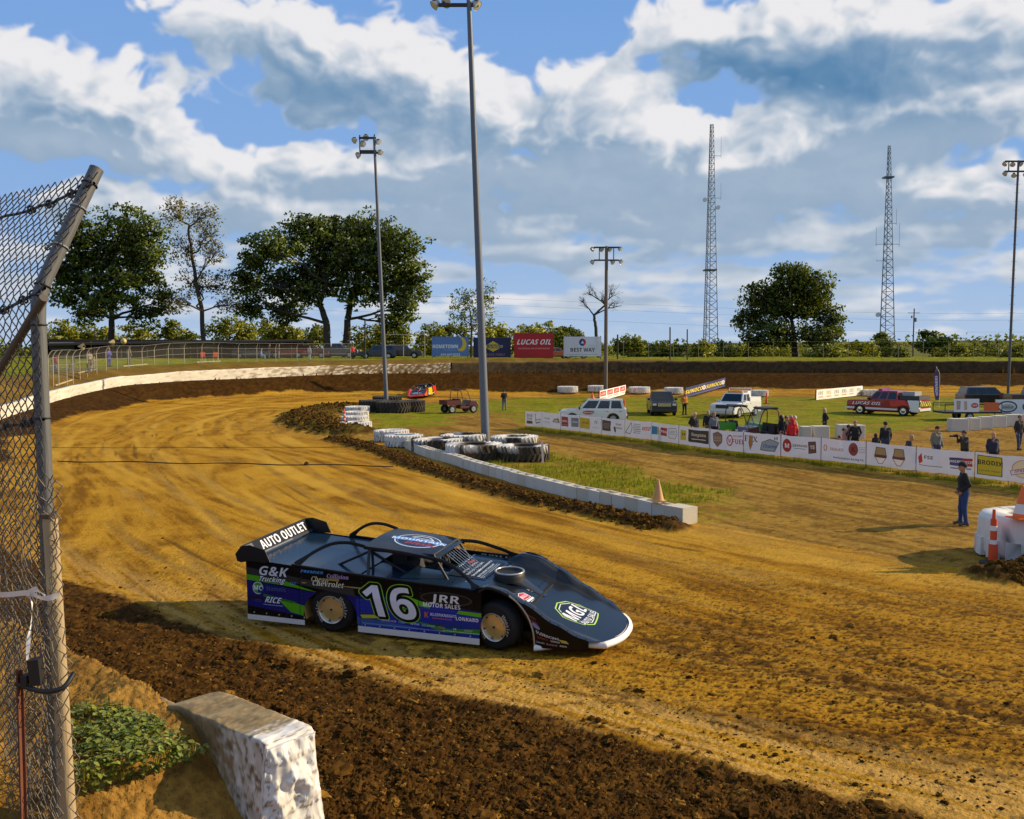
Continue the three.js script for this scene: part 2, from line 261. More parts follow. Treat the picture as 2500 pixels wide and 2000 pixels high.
// colour and relief of the surface at a point
function surface(x, z, q) {
  const h0 = heightAt(x, z, q); let c, dh = 0, loose = 0;
  if (q.do > -.18 && q.di <= 0) {
    const wid = q.do - q.di, band = along(q.o, 5), t = q.s, l = q.do;
    const wob = .9 * n2(t * .05, 3) + .5 * n2(t * .21, 8) + .22 * n2(x * .9, z * .9) + .14 * n2(x * 2.6, z * 2.6);
    // packed racing groove with streaks along the direction of travel
    const far = sstep(-30, -55, z), st = fbm(t * .022 + .5 * n2(x * .07, z * .07), l * .85 + 1.6 * n2(t * .03, l * .12), 5) * lerp(1, .72, far), fine = fbm(t * .35, l * 6.5, 3, n2b), bl = fbm(x * .33, z * .33, 4, n2b);
    c = mixc(LIGHT, MID, clamp(.40 + 1.25 * st + .45 * bl + .40 * fine)); c = mixc(c, [.17, .078, .006], sstep(.12, .55, st * .8 + .5 * fine + .35 * bl) * lerp(.62, .45, far));
    c = mixc(c, TAN, sstep(.05, .5, fbm(t * .03 + 20, l * .5, 3)) * .75);
    c = mixc(c, ASH, sstep(.28, .6, fbm(t * .07 + 50, l * .9 + 7, 4)) * .45);
    // dark marks left by tyres
    const arc = sstep(.30, .52, fbm(t * .05 + 9, l * 1.9 + 1.5 * n2(t * .03, 4), 3)) * sstep(.05, .3, n2(t * .045, l * .25 + 30) + .15);
    c = mixc(c, [.13, .062, .009], arc * .8);
    // pairs of tyre tracks that drift across the groove
    let rut = 0; for (let k = 0; k < 7; k++) { const lk = 3.6 + k * 1.75 + 1.5 * Math.sin(t * .031 + k * 2.1) + .4 * n2(t * .08, k * 5), m = Math.abs(Math.abs(l - lk) - .74), gate = sstep(.0, .35, n2(t * .028, k * 7.7)); rut = Math.max(rut, sstep(.24, .07, m) * gate); }
    rut *= .55 + .45 * clamp(.5 + fine + bl); c = mixc(c, mixc([.20, .092, .008], ASH, k7(t)), rut * .62);
    // torn, scabby patches on the exit side (near right)
    const scab = sstep(-24, -17, z) * sstep(-1, 4, x + (z + 14) * .2) * sstep(-.2, 1.5, l - band - .4);
    c = mixc(c, MID, scab * .40);
    const near = sstep(-40, -10, z);
    const rough = fbm(x * 1.7 + .6 * z, z * 3.1, 4), tears = sstep(.16, .42, rough + .22 * n2(x * .35, z * .7) - .10 + .16 * scab) * near;
    c = mixc(c, mixc(MID, DARK, .65), tears * lerp(.55, .85, scab)); const fleck = sstep(.22, .42, fbm(x * 5.5, z * 9, 3, n2b) + .22 * bl + .16 * scab + .12 * n2(x * 17, z * 24)) * sstep(-36, -12, z); c = mixc(c, DARK, fleck * (.50 + .45 * scab));
    const line = Math.max(sstep(.9, .1, Math.abs(l - band - 4.3 - .6 * n2(t * .1, 1))), sstep(.55, .1, Math.abs(l - band - 1.5 - .3 * n2(t * .15, 6)))) * sstep(.02, .28, fbm(x * 2.2, z * 2.6, 3) + .14) * sstep(-24, -14, z);
    c = mixc(c, DARK, line * .8); loose = Math.max(loose, line * .35, tears * .15 * scab);
    // pale wiped strip beside the cushion
    const pale = sstep(1.7, .2, Math.abs(l - band - .55)) * sstep(-30, -12, z) * sstep(-.25, .15, fbm(t * .2, l * 3.5, 3));
    c = mixc(c, [.56, .33, .085], pale * .85);
    // dark moist loose cushion against the wall
    const e = l - band - wob * (z < -40 ? .8 : .55);
    const cush = sstep(.22, -.22, e), lumps = sstep(.25, .5, fbm(x * 1.4 + 5, z * 2.0, 3)) * sstep(1.9, .2, e) * sstep(-30, -12, z);
    const cc = mixc(mixc(DARK, DEEP, sstep(-.2, .5, fbm(x * 1.9, z * 1.9, 4))), [.19, .092, .015], clamp(.18 + .9 * fbm(x * 4.2 + 3, z * 4.2, 3, n2b) + .4 * fbm(x * .5, z * .5, 2)) * (z < -40 ? .35 : .75));
    const k = Math.max(cush, lumps * .85); c = mixc(c, cc, k); loose = Math.max(loose, k);
    // edge of the infield: dull scuffed dirt
    c = mixc(c, [.30, .17, .04], sstep(-3.4, -.4, q.di) * .55 * clamp(.6 + fbm(x * .7, z * .7, 3)));
    const nearR = Math.hypot(x, z) < 34 ? 1 : 0;
    if (nearR) dh += loose * (.055 * fbm(x * 2.3, z * 2.3, 3) + .040 * Math.abs(fbm(x * 7.5, z * 7.5, 3, n2b)) + .020 * n2b(x * 21, z * 21) + .010 * n2(x * 47, z * 47)) + (1 - loose) * (.010 * fbm(x * 1.6, z * 4, 3) + .006 * n2(x * 11, z * 17) - .012 * fleck - .014 * rut + tears * .010 * n2b(x * 9, z * 13) - arc * .008);
    else dh += loose * .03 * fbm(x * 2, z * 2, 3);
  } else if (q.di > 0) {
    const g = grassAt(x, z), bl = fbm(x * .25, z * .25, 4), fi = fbm(x * 1.9, z * 1.9, 3, n2b);
    let d = mixc([.40, .225, .035], [.25, .13, .016], clamp(.5 + bl * 1.1 + fi * .6)); d = mixc(d, [.10, .05, .008], sstep(.18, .42, fbm(x * 1.2 + z * .4, z * 2.2, 4, n2b)) * .7); d = mixc(d, [.46, .28, .06], sstep(.2, .45, fbm(x * 1.8, z * 3.4 + 9, 4)) * .6);
    const ruts = fbm((x * .42 + z * .9) * .10, (x * .9 - z * .42) * 1.5, 4); d = mixc(d, [.17, .09, .017], sstep(.05, .45, ruts) * .8);
    d = mixc(d, [.44, .26, .05], sstep(.1, .5, -ruts) * .6);
    const gg = mixc(mixc(GR1, GR2, clamp(.5 + bl * 1.2)), GR3, clamp(.25 + fi * .9));
    c = mixc(d, mixc(gg, DRY, sstep(.15, .6, fbm(x * .5 + 7, z * .5, 3)) * .45), g);
    dh += Math.hypot(x, z) < 60 ? .02 * fi + .008 * n2(x * 6, z * 6) + g * .03 * Math.abs(n2b(x * 4, z * 4)) : 0;
  } else {
    const k = -q.do, bl = fbm(x * .2, z * .2, 4), fi = fbm(x * 1.5, z * 1.5, 3, n2b);
    const bank = mixc([.165, .098, .018], [.24, .15, .03], clamp(.5 + bl + fi * .6)), gg = mixc(mixc(GR1, GR2, clamp(.5 + bl)), GR3, clamp(.3 + fi));
    c = mixc(bank, gg, sstep(3.2, 5.5, k + fi * 1.3));
    if (z > -13) { c = mixc([.36, .195, .04], [.20, .10, .02], clamp(.45 + fi * 1.1 + fbm(x * 6, z * 6, 3) * .7)); dh += .022 * fbm(x * 2, z * 2, 4) + .012 * n2(x * 9, z * 9) + .006 * n2b(x * 25, z * 25); }
    if (-z > 180) c = mixc(c, [.16, .17, .03], sstep(180, 260, -z) * .8);
  }
  for (const H of HEAPS) {
    const d = nearLine(H.L, x, z); if (d > H.w * 1.9) continue;
    const k = sstep(H.w * 1.55, H.w * .25, d + H.w * .5 * fbm(x * .9, z * .9, 3));
    if (k > 0) { dh += k * H.h * (1 + .5 * fbm(x * 1.8, z * 1.8, 3)) + k * (.10 * Math.abs(fbm(x * 4.5, z * 4.5, 3)) + .03 * n2b(x * 13, z * 13)); c = mixc(c, mixc(mixc([.115, .056, .010], [.04, .019, .004], clamp(.45 + 1.2 * fbm(x * 3.1, z * 3.1, 3))), [.13, .12, .012], H.w > 1 ? clamp(.25 + fbm(x, z, 3)) : 0), sstep(.05, .45, k)); }
  }
  return [h0 + dh, c];
}
// ---------------------------------------------------------------- the ground: rings round the stand, finer where it is near
(function buildGround() {
  const rad = [0.5, 2, 3.2]; let r = 4;
  while (r < 3000) { rad.push(r); r += r < 31 ? Math.max(.018, r * .0042) : r < 140 ? Math.min(.32, r * .0042 + .01) : (r - 138) * .12 + .5; }
  const ang = [], A0 = 31.5, dense = 600;
  for (let i = 0; i < 26; i++) ang.push(-180 + i * (180 - A0) / 26);
  for (let i = 0; i <= dense; i++) ang.push(-A0 + 2 * A0 * i / dense);
  for (let i = 1; i <= 26; i++) ang.push(A0 + i * (180 - A0) / 26);
  const nr = rad.length, na = ang.length, pos = new Float32Array(nr * na * 3), col = new Float32Array(nr * na * 3), uv = new Float32Array(nr * na * 2), zone = new Uint8Array(nr * na);
  for (let i = 0; i < nr; i++) for (let j = 0; j < na; j++) {
    const a = ang[j] * Math.PI / 180, x = Math.sin(a) * rad[i], z = -Math.cos(a) * rad[i], o = i * na + j;
    let y, c, zn = 2;
    if (rad[i] > 200 || z > 12 || Math.abs(x) > 130) {
      const hill = 6.5 * sstep(60, 200, x) * sstep(180, 420, -z) + 14 * sstep(350, 1500, rad[i]) * (.4 + .4 * n2(x * .0016, z * .0016));
      y = (z > 12 ? 2.2 : 4.0) + hill * (z < 0 ? 1 : .4) + .3 * n2(x * .02, z * .02) - sstep(200, 260, rad[i]) * .3;
      c = mixc([.13, .14, .022], [.20, .18, .04], clamp(.5 + n2(x * .01, z * .01)));
    } else { const q = plan(x, z); [y, c] = surface(x, z, q); zn = q.do > -.18 ? (q.di > 0 ? 1 : 0) : 2; }
    pos[o * 3] = x; pos[o * 3 + 1] = y; pos[o * 3 + 2] = z; col.set(c, o * 3); uv[o * 2] = x; uv[o * 2 + 1] = -z; zone[o] = zn;
  }
  const idx = [[], [], []];
  for (let i = 0; i < nr - 1; i++) for (let j = 0; j < na - 1; j++) { const a = i * na + j, b = a + na; const zn = zone[a]; idx[zn].push(a, a + 1, b + 1, a, b + 1, b); }
  const g = new THREE.BufferGeometry(); g.setAttribute('position', new THREE.BufferAttribute(pos, 3)); g.setIndex(idx.flat()); g.computeVertexNormals();
  const nor = g.attributes.normal.array, map = GRAINC.clone(); map.repeat.set(.9, .9); const bump = GRAIN.clone(); bump.repeat.set(1.7, 1.7);
  ['dirt_track', 'infield_ground', 'outer_ground'].forEach((name, zn) => {
    const list = idx[zn], m = new Map(), p = [], n = [], c = [], u = [], ii = new Uint32Array(list.length);
    list.forEach((v, k) => { let w = m.get(v); if (w === undefined) { w = m.size; m.set(v, w); p.push(pos[v * 3], pos[v * 3 + 1], pos[v * 3 + 2]); n.push(nor[v * 3], nor[v * 3 + 1], nor[v * 3 + 2]); c.push(col[v * 3], col[v * 3 + 1], col[v * 3 + 2]); u.push(uv[v * 2], uv[v * 2 + 1]); } ii[k] = w; });
    const q = new THREE.BufferGeometry();
    q.setAttribute('position', new THREE.Float32BufferAttribute(p, 3)); q.setAttribute('normal', new THREE.Float32BufferAttribute(n, 3)); q.setAttribute('color', new THREE.Float32BufferAttribute(c, 3)); q.setAttribute('uv', new THREE.Float32BufferAttribute(u, 2)); q.setIndex(new THREE.BufferAttribute(ii, 1));
    structure(name, q, new THREE.MeshPhysicalMaterial({ vertexColors: true, roughness: 1, specularIntensity: .12, map, bumpMap: bump, bumpScale: .012 }));
  });
})();

// ---------------------------------------------------------------- shared materials
const STEEL = M(.33, .34, .35, .45, { metalness: .55 }), GALV = M(.30, .32, .34, .5, { metalness: .35, bumpMap: GRAIN, bumpScale: .002 }), BLACK = M(.012, .012, .013, .5), IRON = M(.03, .028, .027, .6), RUBBER = M(.018, .017, .017, .85), WHITE = M(.72, .70, .66, .6), ORANGE = M(.75, .13, .02, .55), WOODP = M(.12, .085, .055, .9), CHROME = M(.62, .62, .62, .18, { metalness: 1 });
const GLASS = MP(.015, .018, .02, .06, { clearcoat: .3 });                 // dark tinted vehicle glass
const VC = (rough = .9, o = {}) => new THREE.MeshStandardMaterial({ vertexColors: true, roughness: rough, ...o });
function paint(g, f) {                                                      // a colour for every vertex from its own position
  const p = g.attributes.position, n = g.attributes.normal, c = new Float32Array(p.count * 3);
  for (let i = 0; i < p.count; i++) c.set(f(p.getX(i), p.getY(i), p.getZ(i), n ? [n.getX(i), n.getY(i), n.getZ(i)] : null), i * 3);
  g.setAttribute('color', new THREE.BufferAttribute(c, 3)); return g;
}

// ---------------------------------------------------------------- the outer wall of the turn: white, splashed with mud
function wallStrip(from, to, thick, rows, colour, step = 1, lump = .03) {
  // section: front foot, front top, back top, back foot, walked along the outer line
  const L = []; for (let i = from; i < to; i += step) { const a = OUTS[i], b = OUTS[i + 1]; const n = Math.max(1, Math.round(Math.hypot(b[0] - a[0], b[1] - a[1]) / .22)); for (let k = 0; k < n; k++) L.push([lerp(a[0], b[0], k / n), lerp(a[1], b[1], k / n), lerp(a[2], b[2], k / n), lerp(a[3], b[3], k / n), lerp(a.s, b.s, k / n)]); }
  const nor = L.map((p, i) => { const a = L[Math.max(0, i - 1)], b = L[Math.min(L.length - 1, i + 1)], dx = b[0] - a[0], dz = b[1] - a[1], l = Math.hypot(dx, dz); return [dz / l, -dx / l]; });
  const sec = []; for (let k = 0; k <= rows; k++) sec.push([0, -.35 + 1.35 * k / rows]); sec.push([.5, 1.0], [1, 1.0], [1, -.3]);
  const g = grid(L.length - 1, sec.length - 1, (u, v) => {
    const i = Math.round(u * (L.length - 1)), k = Math.round(v * (sec.length - 1)), p = L[i], n = nor[i], [t, f] = sec[k];
    const wob = lump * n2(p[4] * .55, f * 3) + .03 * n2(p[4] * 2.1, f * 6), off = -t * thick + (k <= rows ? wob : 0), base = p[2], top = p[3] + .06 * n2(p[4] * .18, 4) + .025 * n2(p[4] * .9, 7);
    return V(p[0] - n[0] * off * -1 * -1, lerp(base, top, f), p[1] - n[1] * off * -1 * -1);
  }, (u, v) => [L[Math.round(u * (L.length - 1))][4], v * 1.4]);
  return paint(g, colour);
}
{
  const s0 = OUTS.findIndex((p) => p[1] < -30), s1 = OUTS.findIndex((p, i) => i > 60 && p[0] > -9);
  const g = wallStrip(s0, s1 + 1, .45, 10, (x, y, z) => {
    const mud = sstep(-34, -12, x) * sstep(-70, -96, z), sp = fbm(x * 2.3 + z, y * 5, 4) + .35 * n2b((x + z) * 5, y * 9);
    return mixc([.70, .64, .52], [.16, .10, .035], clamp(sstep(.55 - .75 * mud, .75 - .55 * mud, sp + .25) * (.35 + .65 * mud) + .12 * (1 + n2(x * .4, z * .4))));
  });
  solo('concrete_wall', g, VC(.85), 'long white mud splashed concrete wall curving round the turn below the catch fence', 'wall').userData.kind = 'thing';
  const h = wallStrip(s1 + 1, OUTS.length - 1, .45, 8, (x, y, z) => mixc([.085, .052, .018], [.035, .022, .008], clamp(.5 + fbm(x * .8, y * 4, 4) + .5 * n2b(x * 3, y * 6))));
  solo('concrete_wall', h, VC(.95), 'long dark dirt caked wall along the back straight under the billboards', 'wall').userData.kind = 'thing';
}
// ---------------------------------------------------------------- the near wall end with peeling paint
{
  const A = flat(650, 1818, 2.6), dir = flat(462, 1738, 2.6).sub(A).setY(0).normalize(), side = V(-dir.z, 0, dir.x);   // side: towards the track
  const Lw = 2.6, topW = .36, H = 1.55, ns = 150, nv = 150;
  // perimeter of the section: left foot -> left top -> right top -> right foot
  const prof = (v) => { const a = H, b = topW, per = 2 * a + b; let s = v * per; const fl = .30;
    if (s < a) { const f = s / a; return [-fl * Math.pow(1 - f, 1.6), -H + H * f, 0]; } s -= a;
    if (s < b) return [s, 0, 1]; s -= b; const f = s / a; return [b + fl * Math.pow(f, 1.6), -H * f, 2]; };
  const place = (l, u, y) => A.clone().addScaledVector(dir, l).addScaledVector(side, u).add(V(0, y, 0));
  const wob = (p) => .012 * n3(p.x * 4, p.y * 4, p.z * 4) + .007 * n3(p.x * 13, p.y * 13, p.z * 13);
  const flake = (p) => fbm(p.x * 9 + p.z * 6 + 3, p.y * 11, 4) + .4 * n3(p.x * 19, p.y * 19, p.z * 19);
  const g1 = grid(ns, nv, (u, v) => { const l = Lw * Math.pow(u, 1.5), [a, y] = prof(v); const round = Math.pow(Math.max(0, 1 - l / .10), 2) * .045; const p = place(l, a, y - (y > -.06 ? round : 0) - .22 * sstep(.95, 1.6, l)); const f = sstep(.1, .35, flake(p)); const k = wob(p) + f * .005; return p.add(V(k, k * .6, k)); });
  const g2 = grid(90, 110, (u, v) => {                                       // broken end face
    const y = -H * (1 - v), fl = .30 * Math.pow(1 - v, 1.6), a = lerp(-fl, topW + fl, u), edge = Math.min(u, 1 - u, (1 - v) * 2); const bulge = .05 * sstep(0, .16, edge) + .03 * n3(u * 3, v * 7, 1) * sstep(0, .1, edge);
    const p = place(-bulge, a, y - (v > .985 ? .045 : 0)); const f = sstep(.05, .3, flake(p)); const k = wob(p) * .8 + f * .012 * sstep(0, .06, edge); return v > .985 ? p.addScaledVector(dir, .09).add(V(0, .012, 0)) : p.addScaledVector(dir, -k); });
  const colour = (x, y, z, n) => {
    const l = (x - A.x) * dir.x + (z - A.z) * dir.z, f = fbm(x * 9 + z * 6 + 3, y * 11, 4) + .4 * n3(x * 19, y * 19, z * 19), topf = Math.abs(n[1]) > .75;
    const conc = mixc([.33, .24, .11], [.17, .115, .048], clamp(.4 + 1.1 * fbm(x * 3.2, z * 3.2 + y * 4, 4) + .4 * n3(x * 30, y * 30, z * 30)));
    const white = mixc([.78, .76, .73], [.58, .54, .47], clamp(.3 + fbm(x * 8, y * 8 + z * 5, 3)));
    let k = topf ? sstep(.26, .10, l + .16 * f) : sstep(.46, .12, l + .35 * f - .05) * sstep(.34, .20, f) * (.70 + .3 * n3(x * 7, y * 7, z * 7));
    const crack = sstep(.075, .02, Math.abs(fbm(x * 11 + z * 8, y * 15, 3, n2b))) * sstep(-.15, .2, n3(x * 4, y * 4 + 5, z * 4));
    if (l < .03 && !topf) k = sstep(.66, .5, f) * (.86 + .14 * n3(x * 6, y * 6, z * 6));
    return mixc(mixc(conc, white, k), [.12, .09, .05], crack * .75);
  };
  for (const g of [g1, g2]) g.computeVertexNormals();
  solo('concrete_wall', merge([paint(g1, colour), paint(g2, colour)]), VC(.8), 'broken end of a low concrete wall with peeling white paint beside the weeds', 'wall').userData.kind = 'thing';
}
const nearBank = (px, py) => { let p = flat(px, py, 2.4); for (let i = 0; i < 3; i++) p = flat(px, py, ground(p.x, p.z)); return p; };   // the bank beside the stand
// ---------------------------------------------------------------- weeds between the fence and the wall end
function leafGeo(w, l, bend = .25) { const g = grid(3, 2, (u, v) => V((v - .5) * w * Math.sin(Math.PI * clamp(u * .85 + .12)), bend * l * u * u * -1 + Math.abs(v - .5) * w * .25, u * l)); return g; }
function scatter(name, geo, mat, list, label, category) {                   // one uncountable mass
  const m = new THREE.InstancedMesh(geo, mat, list.length), o = new THREE.Object3D(), c = new THREE.Color();
  list.forEach((p, i) => { o.position.set(p[0], p[1], p[2]); o.rotation.set(p[3], p[4], p[5], 'YXZ'); const s = p[6]; if (Array.isArray(s)) o.scale.set(...s); else o.scale.setScalar(s); o.updateMatrix(); m.setMatrixAt(i, o.matrix); if (p[7]) m.setColorAt(i, c.setRGB(...p[7])); });
  m.name = numbered(name); m.castShadow = m.receiveShadow = true; m.userData.kind = 'stuff'; if (label) { m.userData.label = label; m.userData.category = category; } scene.add(m); return m;
}
{
  const R = rng(31), list = [], LEAF = MP(1, 1, 1, .6, { transmission: .25, side: THREE.DoubleSide });
  for (let k = 0; k < 14000; k++) {
    const px = 160 + R() * 440, py = 1720 + R() * 250, p = nearBank(px, py), e = Math.hypot((px - 305) / 165, (py - 1800) / 98) + .30 * n2(p.x * 3, p.z * 3);
    const dens = clamp(1.15 - e) * (.12 + .88 * sstep(-.35, .35, n2(p.x * 7, p.z * 7) + .5 * n2(p.x * 19, p.z * 19))) + .025; if (e > 1.7 || R() > dens * 1.5) continue;
    const h = .07 * R() * clamp(1.3 - e) + .04 * Math.max(0, n2(p.x * 5, p.z * 5)) * R();
    list.push([p.x, p.y + h, p.z, -.7 + R() * 1.3, R() * 6.3, (R() - .5) * 1.0, .45 + R() * 1.0, mixc(mixc([.10, .17, .008], [.32, .36, .015], R()), [.20, .14, .02], R() * R() * .7)]);
  }
  scatter('weeds', leafGeo(.024, .03), LEAF, list, 'patch of small green weeds on the bank beside the peeling wall', 'weeds');
}
// ---------------------------------------------------------------- clods on the near cushion and on the heaps
function clodGeo(seed) { const g = new THREE.IcosahedronGeometry(1, 2), p = g.attributes.position; for (let i = 0; i < p.count; i++) { const v = V(p.getX(i), p.getY(i), p.getZ(i)), k = 1 + .38 * n3(v.x * 1.1 + seed, v.y * 1.1, v.z * 1.1) + .2 * n3(v.x * 2.7, v.y * 2.7 + seed, v.z * 2.7); p.setXYZ(i, v.x * k, v.y * k * .72, v.z * k); } g.deleteAttribute('uv'); g.computeVertexNormals(); return toCreasedNormals(g, .5); }
{
  const R = rng(41), CL = MP(1, 1, 1, 1, { specularIntensity: .12 }), L = [[], []];
  for (let k = 0; k < 52000; k++) {
    const a = (R() - .5) * 1.16, r = 6.5 + 22 * R() * R(), x = Math.sin(a) * r, z = -Math.cos(a) * r, q = plan(x, z); if (q.do < .1 || q.di > 0) continue;
    const band = along(q.o, 5), e = q.do - band - .5 * n2(q.s * .2, 8); const dark = e < 0;
    const cl = fbm(x * 1.1, z * 1.6, 3) + (Math.abs(e - 4.3) < 1 || Math.abs(e - 1.5) < .6 ? .18 : 0); if (!dark && R() > (e < 6.5 ? .22 : .08) * sstep(-.1, .35, cl) * 2) continue; if (dark && R() > .55) continue; if (r > 18 && R() > .4) continue;
    const [y] = surface(x, z, q), big = R() + (Math.abs(e) < .7 ? .012 : 0), s = (big > .994 ? .055 + .05 * R() : big > .93 ? .022 + .025 * R() : .006 + .014 * R()) * (dark ? 1 : .75);
    const t = R(); L[k & 1].push([x, y + s * .15, z, (R() - .5) * .6, R() * 6.3, (R() - .5) * .6, [s * (1 + R() * .6), s, s], t > .86 ? [.23, .115, .02] : mixc([.10, .047, .008], [.045, .02, .004], R())]);
  }
  for (const H of HEAPS) for (let k = 0; k < 2600; k++) {
    const i = Math.floor(R() * (H.L.length - 1)), a = H.L[i], b = H.L[i + 1], t = R(), off = (R() + R() - 1) * H.w * 1.5, d = b.clone().sub(a).normalize(); const x = lerp(a.x, b.x, t) - d.z * off, z = lerp(a.z, b.z, t) + d.x * off;
    const [y] = surface(x, z, plan(x, z)), s = (.02 + .07 * R() * R()) * (H.w > 1.2 ? 1.4 : 1);
    L[k & 1].push([x, y + s * .2, z, R(), R() * 6.3, R(), s, R() > .8 ? [.20, .10, .018] : mixc([.11, .053, .009], [.045, .021, .004], R())]);
  }
  L.forEach((l, i) => scatter('dirt_clods', clodGeo(i * 5.5), CL, l, i ? 'loose brown clods scattered over the heaps and the rough dirt' : 'loose crumbled dark dirt clods on the cushion beside the wall', 'clods'));
}

// ---------------------------------------------------------------- the near chain-link fence at the end of the wall
const FP = V(-2.43, 0, -5.2), FD = V(-.77, 0, -.64).normalize(), FN = V(.64, 0, -.77).normalize();   // post foot, run of the fence, towards the track
function zigzag(cols, w, h0, h1, cell, place, r, jit, R) {                    // chain-link: one zigzag wire per half column
  const out = [];
  for (let c = 0; c < cols; c++) {
    const n = Math.floor((h1 - h0) / (cell / 2)); let prev = null;
    for (let k = 0; k <= n; k++) {
      const inn = (k + c) % 2, u = (c + inn * 1.04 - .02) * w, y = h0 + k * cell / 2, dep = (k % 2 ? .004 : -.004);
      const p = place(u + jit * (R() - .5) * .012, y + jit * (R() - .5) * .012, dep);
      if (prev) { const m = prev.clone().lerp(p, .5); out.push(bar(prev, p, r, r, 4)); }
      prev = p;
    }
  }
  return merge(out);
}
{
  const R = rng(51), f = thing('chain_link_fence', 'tall grey chain link catch fence with a bent top post beside the wall end', 'fence', FP);
  const g0 = 2.2, yb = 5.22, yt = 5.93, lean = .36;
  const bend = (y) => { const k = clamp((y - yb + .12) / (yt - yb + .12)); return lean * (k < .25 ? k * k * 2 : k - .125) * 1.14; };
  const axis = (y) => V(0, y, 0).addScaledVector(FN, bend(y)).addScaledVector(FD, .055 - .035 * (y - g0) * -.9);
  const pts = []; for (let i = 0; i <= 40; i++) { const y = lerp(g0, yt, i / 40); pts.push(axis(y)); }
  part('post', tube(pts, .039, 18, 80), M(.115, .118, .118, .6, { metalness: .2, bumpMap: GRAIN, bumpScale: .003 }), f);
  const top = pts[40], dirT = pts[40].clone().sub(pts[38]).normalize();
  part('post_cap', T(new THREE.CylinderGeometry(.040, .040, .006, 18), 0, 0, 0).applyQuaternion(new THREE.Quaternion().setFromUnitVectors(V(0, 1, 0), dirT)).translate(top.x, top.y, top.z), M(.20, .19, .17, .7), f);
  for (const y of [5.84, 5.70, 5.48, 5.26, 5.20, 5.05, 4.55]) { const a = axis(y), b = axis(y + .012), d = b.clone().sub(a).normalize(); part('clamp_band', new THREE.TorusGeometry(.042, .005, 6, 20).rotateX(Math.PI / 2).applyQuaternion(new THREE.Quaternion().setFromUnitVectors(V(0, 1, 0), d)).translate(a.x, a.y, a.z), y === 4.55 || y > 5.8 || y < 5.3 ? BLACK : GALV, f); }
  const run = (u, y, dep = 0) => V(0, y, 0).addScaledVector(FN, bend(y) - .035 + dep).addScaledVector(FD, u + .02);
  part('brace', bar(run(.0, 5.19, .0), run(3.2, 2.9, -.03), .024, .024, 12), M(.10, .082, .065, .8), f);
  const tw = (ya, sag) => { const q = []; for (let k = 0; k <= 12; k++) { const u = .045 + k * .11; q.push(run(u, ya - sag * Math.sin(Math.min(1, k / 12) * 2.2) + .012 * n2(k * .8, ya), .012)); } return q; };
  for (const [ya, sag, r] of [[5.83, .10, .0085], [5.24, .16, .009], [4.55, .10, .008]]) {
    const q = tw(ya, sag), w = part('tension_wire', tube(q, r, 8, 60), IRON, f);
    for (const i of [1, 2, 4, 6]) part('wire_tie', T(new THREE.TorusKnotGeometry(.016, .006, 30, 5, 2, 3), q[i].x, q[i].y, q[i].z), BLACK, w);
  }
  const fab = part('chain_link_fabric', zigzag(34, .041, 2.15, 5.90, .068, (u, y, d) => run(u + .03, y, d), .0034, .5, R), M(.085, .08, .07, .55, { metalness: .4 }), f); fab.userData.kind = 'stuff';
  // second, looser fabric hung over the lower half, its cut edge curling round the post
  const h = thing('chain_link_gate', 'loose old chain link panel wired to a tan pipe in front of the fence post', 'fence', V(-2.345, 0, -4.95));
  const pipeAt = (y) => V(.035 * (4.05 - y), y, 0);
  part('gate_post', tube([0, 1, 2, 3, 4].map((k) => pipeAt(lerp(2.15, 4.07, k / 4))), .037, 16, 20), M(.40, .30, .165, .65, { bumpMap: GRAIN, bumpScale: .003 }), h);
  part('post_cap', cyl(.041, .041, .022, 0, 4.075, 0, 16), M(.10, .07, .045, .8), h);
  const lf = part('chain_link_fabric', [
    zigzag(15, .042, 2.12, 4.33, .078, (u, y, d) => V(0, y, 0).addScaledVector(FD, u - .10 + .02 * n2(y * 2, u)).addScaledVector(V(.1, 0, .99), .05 + d + .05 * n2(y * 1.3 + 4, u * 4)), .0030, 1.6, R),
    zigzag(2, .052, 2.10, 4.30, .082, (u, y, d) => { const a = u * 16 + .4; return V(.062 + .02 * Math.sin(a) + .03 * n2(y * 1.7, 3) + .035 * (4.3 - y) + u * .35 - .05, y, .055 + .02 * Math.cos(a)); }, .0032, 2.2, R),
    zigzag(14, .042, 2.12, 3.7, .078, (u, y, d) => V(0, y, 0).addScaledVector(FD, u + .06 + .03 * n2(y * 2.6 + 9, u * 5)).addScaledVector(V(.1, 0, .99), -.05 + d + .07 * n2(y * 1.9, u * 3)), .0030, 2.4, R)], M(.17, .14, .095, .55, { metalness: .4 }), h); lf.userData.kind = 'stuff';
  // things wired to it
  const p0 = at(48, 1635, 4.82); const st = thing('steel_stake', 'rusty red steel stake driven in beside the gate pipe', 'stake', V(p0.x, 2.0, p0.z));
  part('stake_shaft', [box(.034, p0.y - 2.0, .008, 0, (p0.y - 2.0) / 2, 0), box(.008, p0.y - 2.0, .03, 0, (p0.y - 2.0) / 2, .017)], M(.17, .055, .025, .8, { bumpMap: GRAIN, bumpScale: .004 }), st);
  const ribbon = (pts, w) => grid(pts.length * 3 - 3, 2, (u, v) => { const c = new THREE.CatmullRomCurve3(pts), p = c.getPoint(u), tw = .9 * n2(u * 3, 2); return p.add(V((v - .5) * w * Math.sin(tw), (v - .5) * w * Math.cos(tw), (v - .5) * w * .3)); });
  const rp = (l) => l.map(([a, b, d]) => at(a, b, d));
  const tp = thing('tape_ribbon', 'strip of white plastic tape tied round the gate pipe with a loose tail', 'tape');
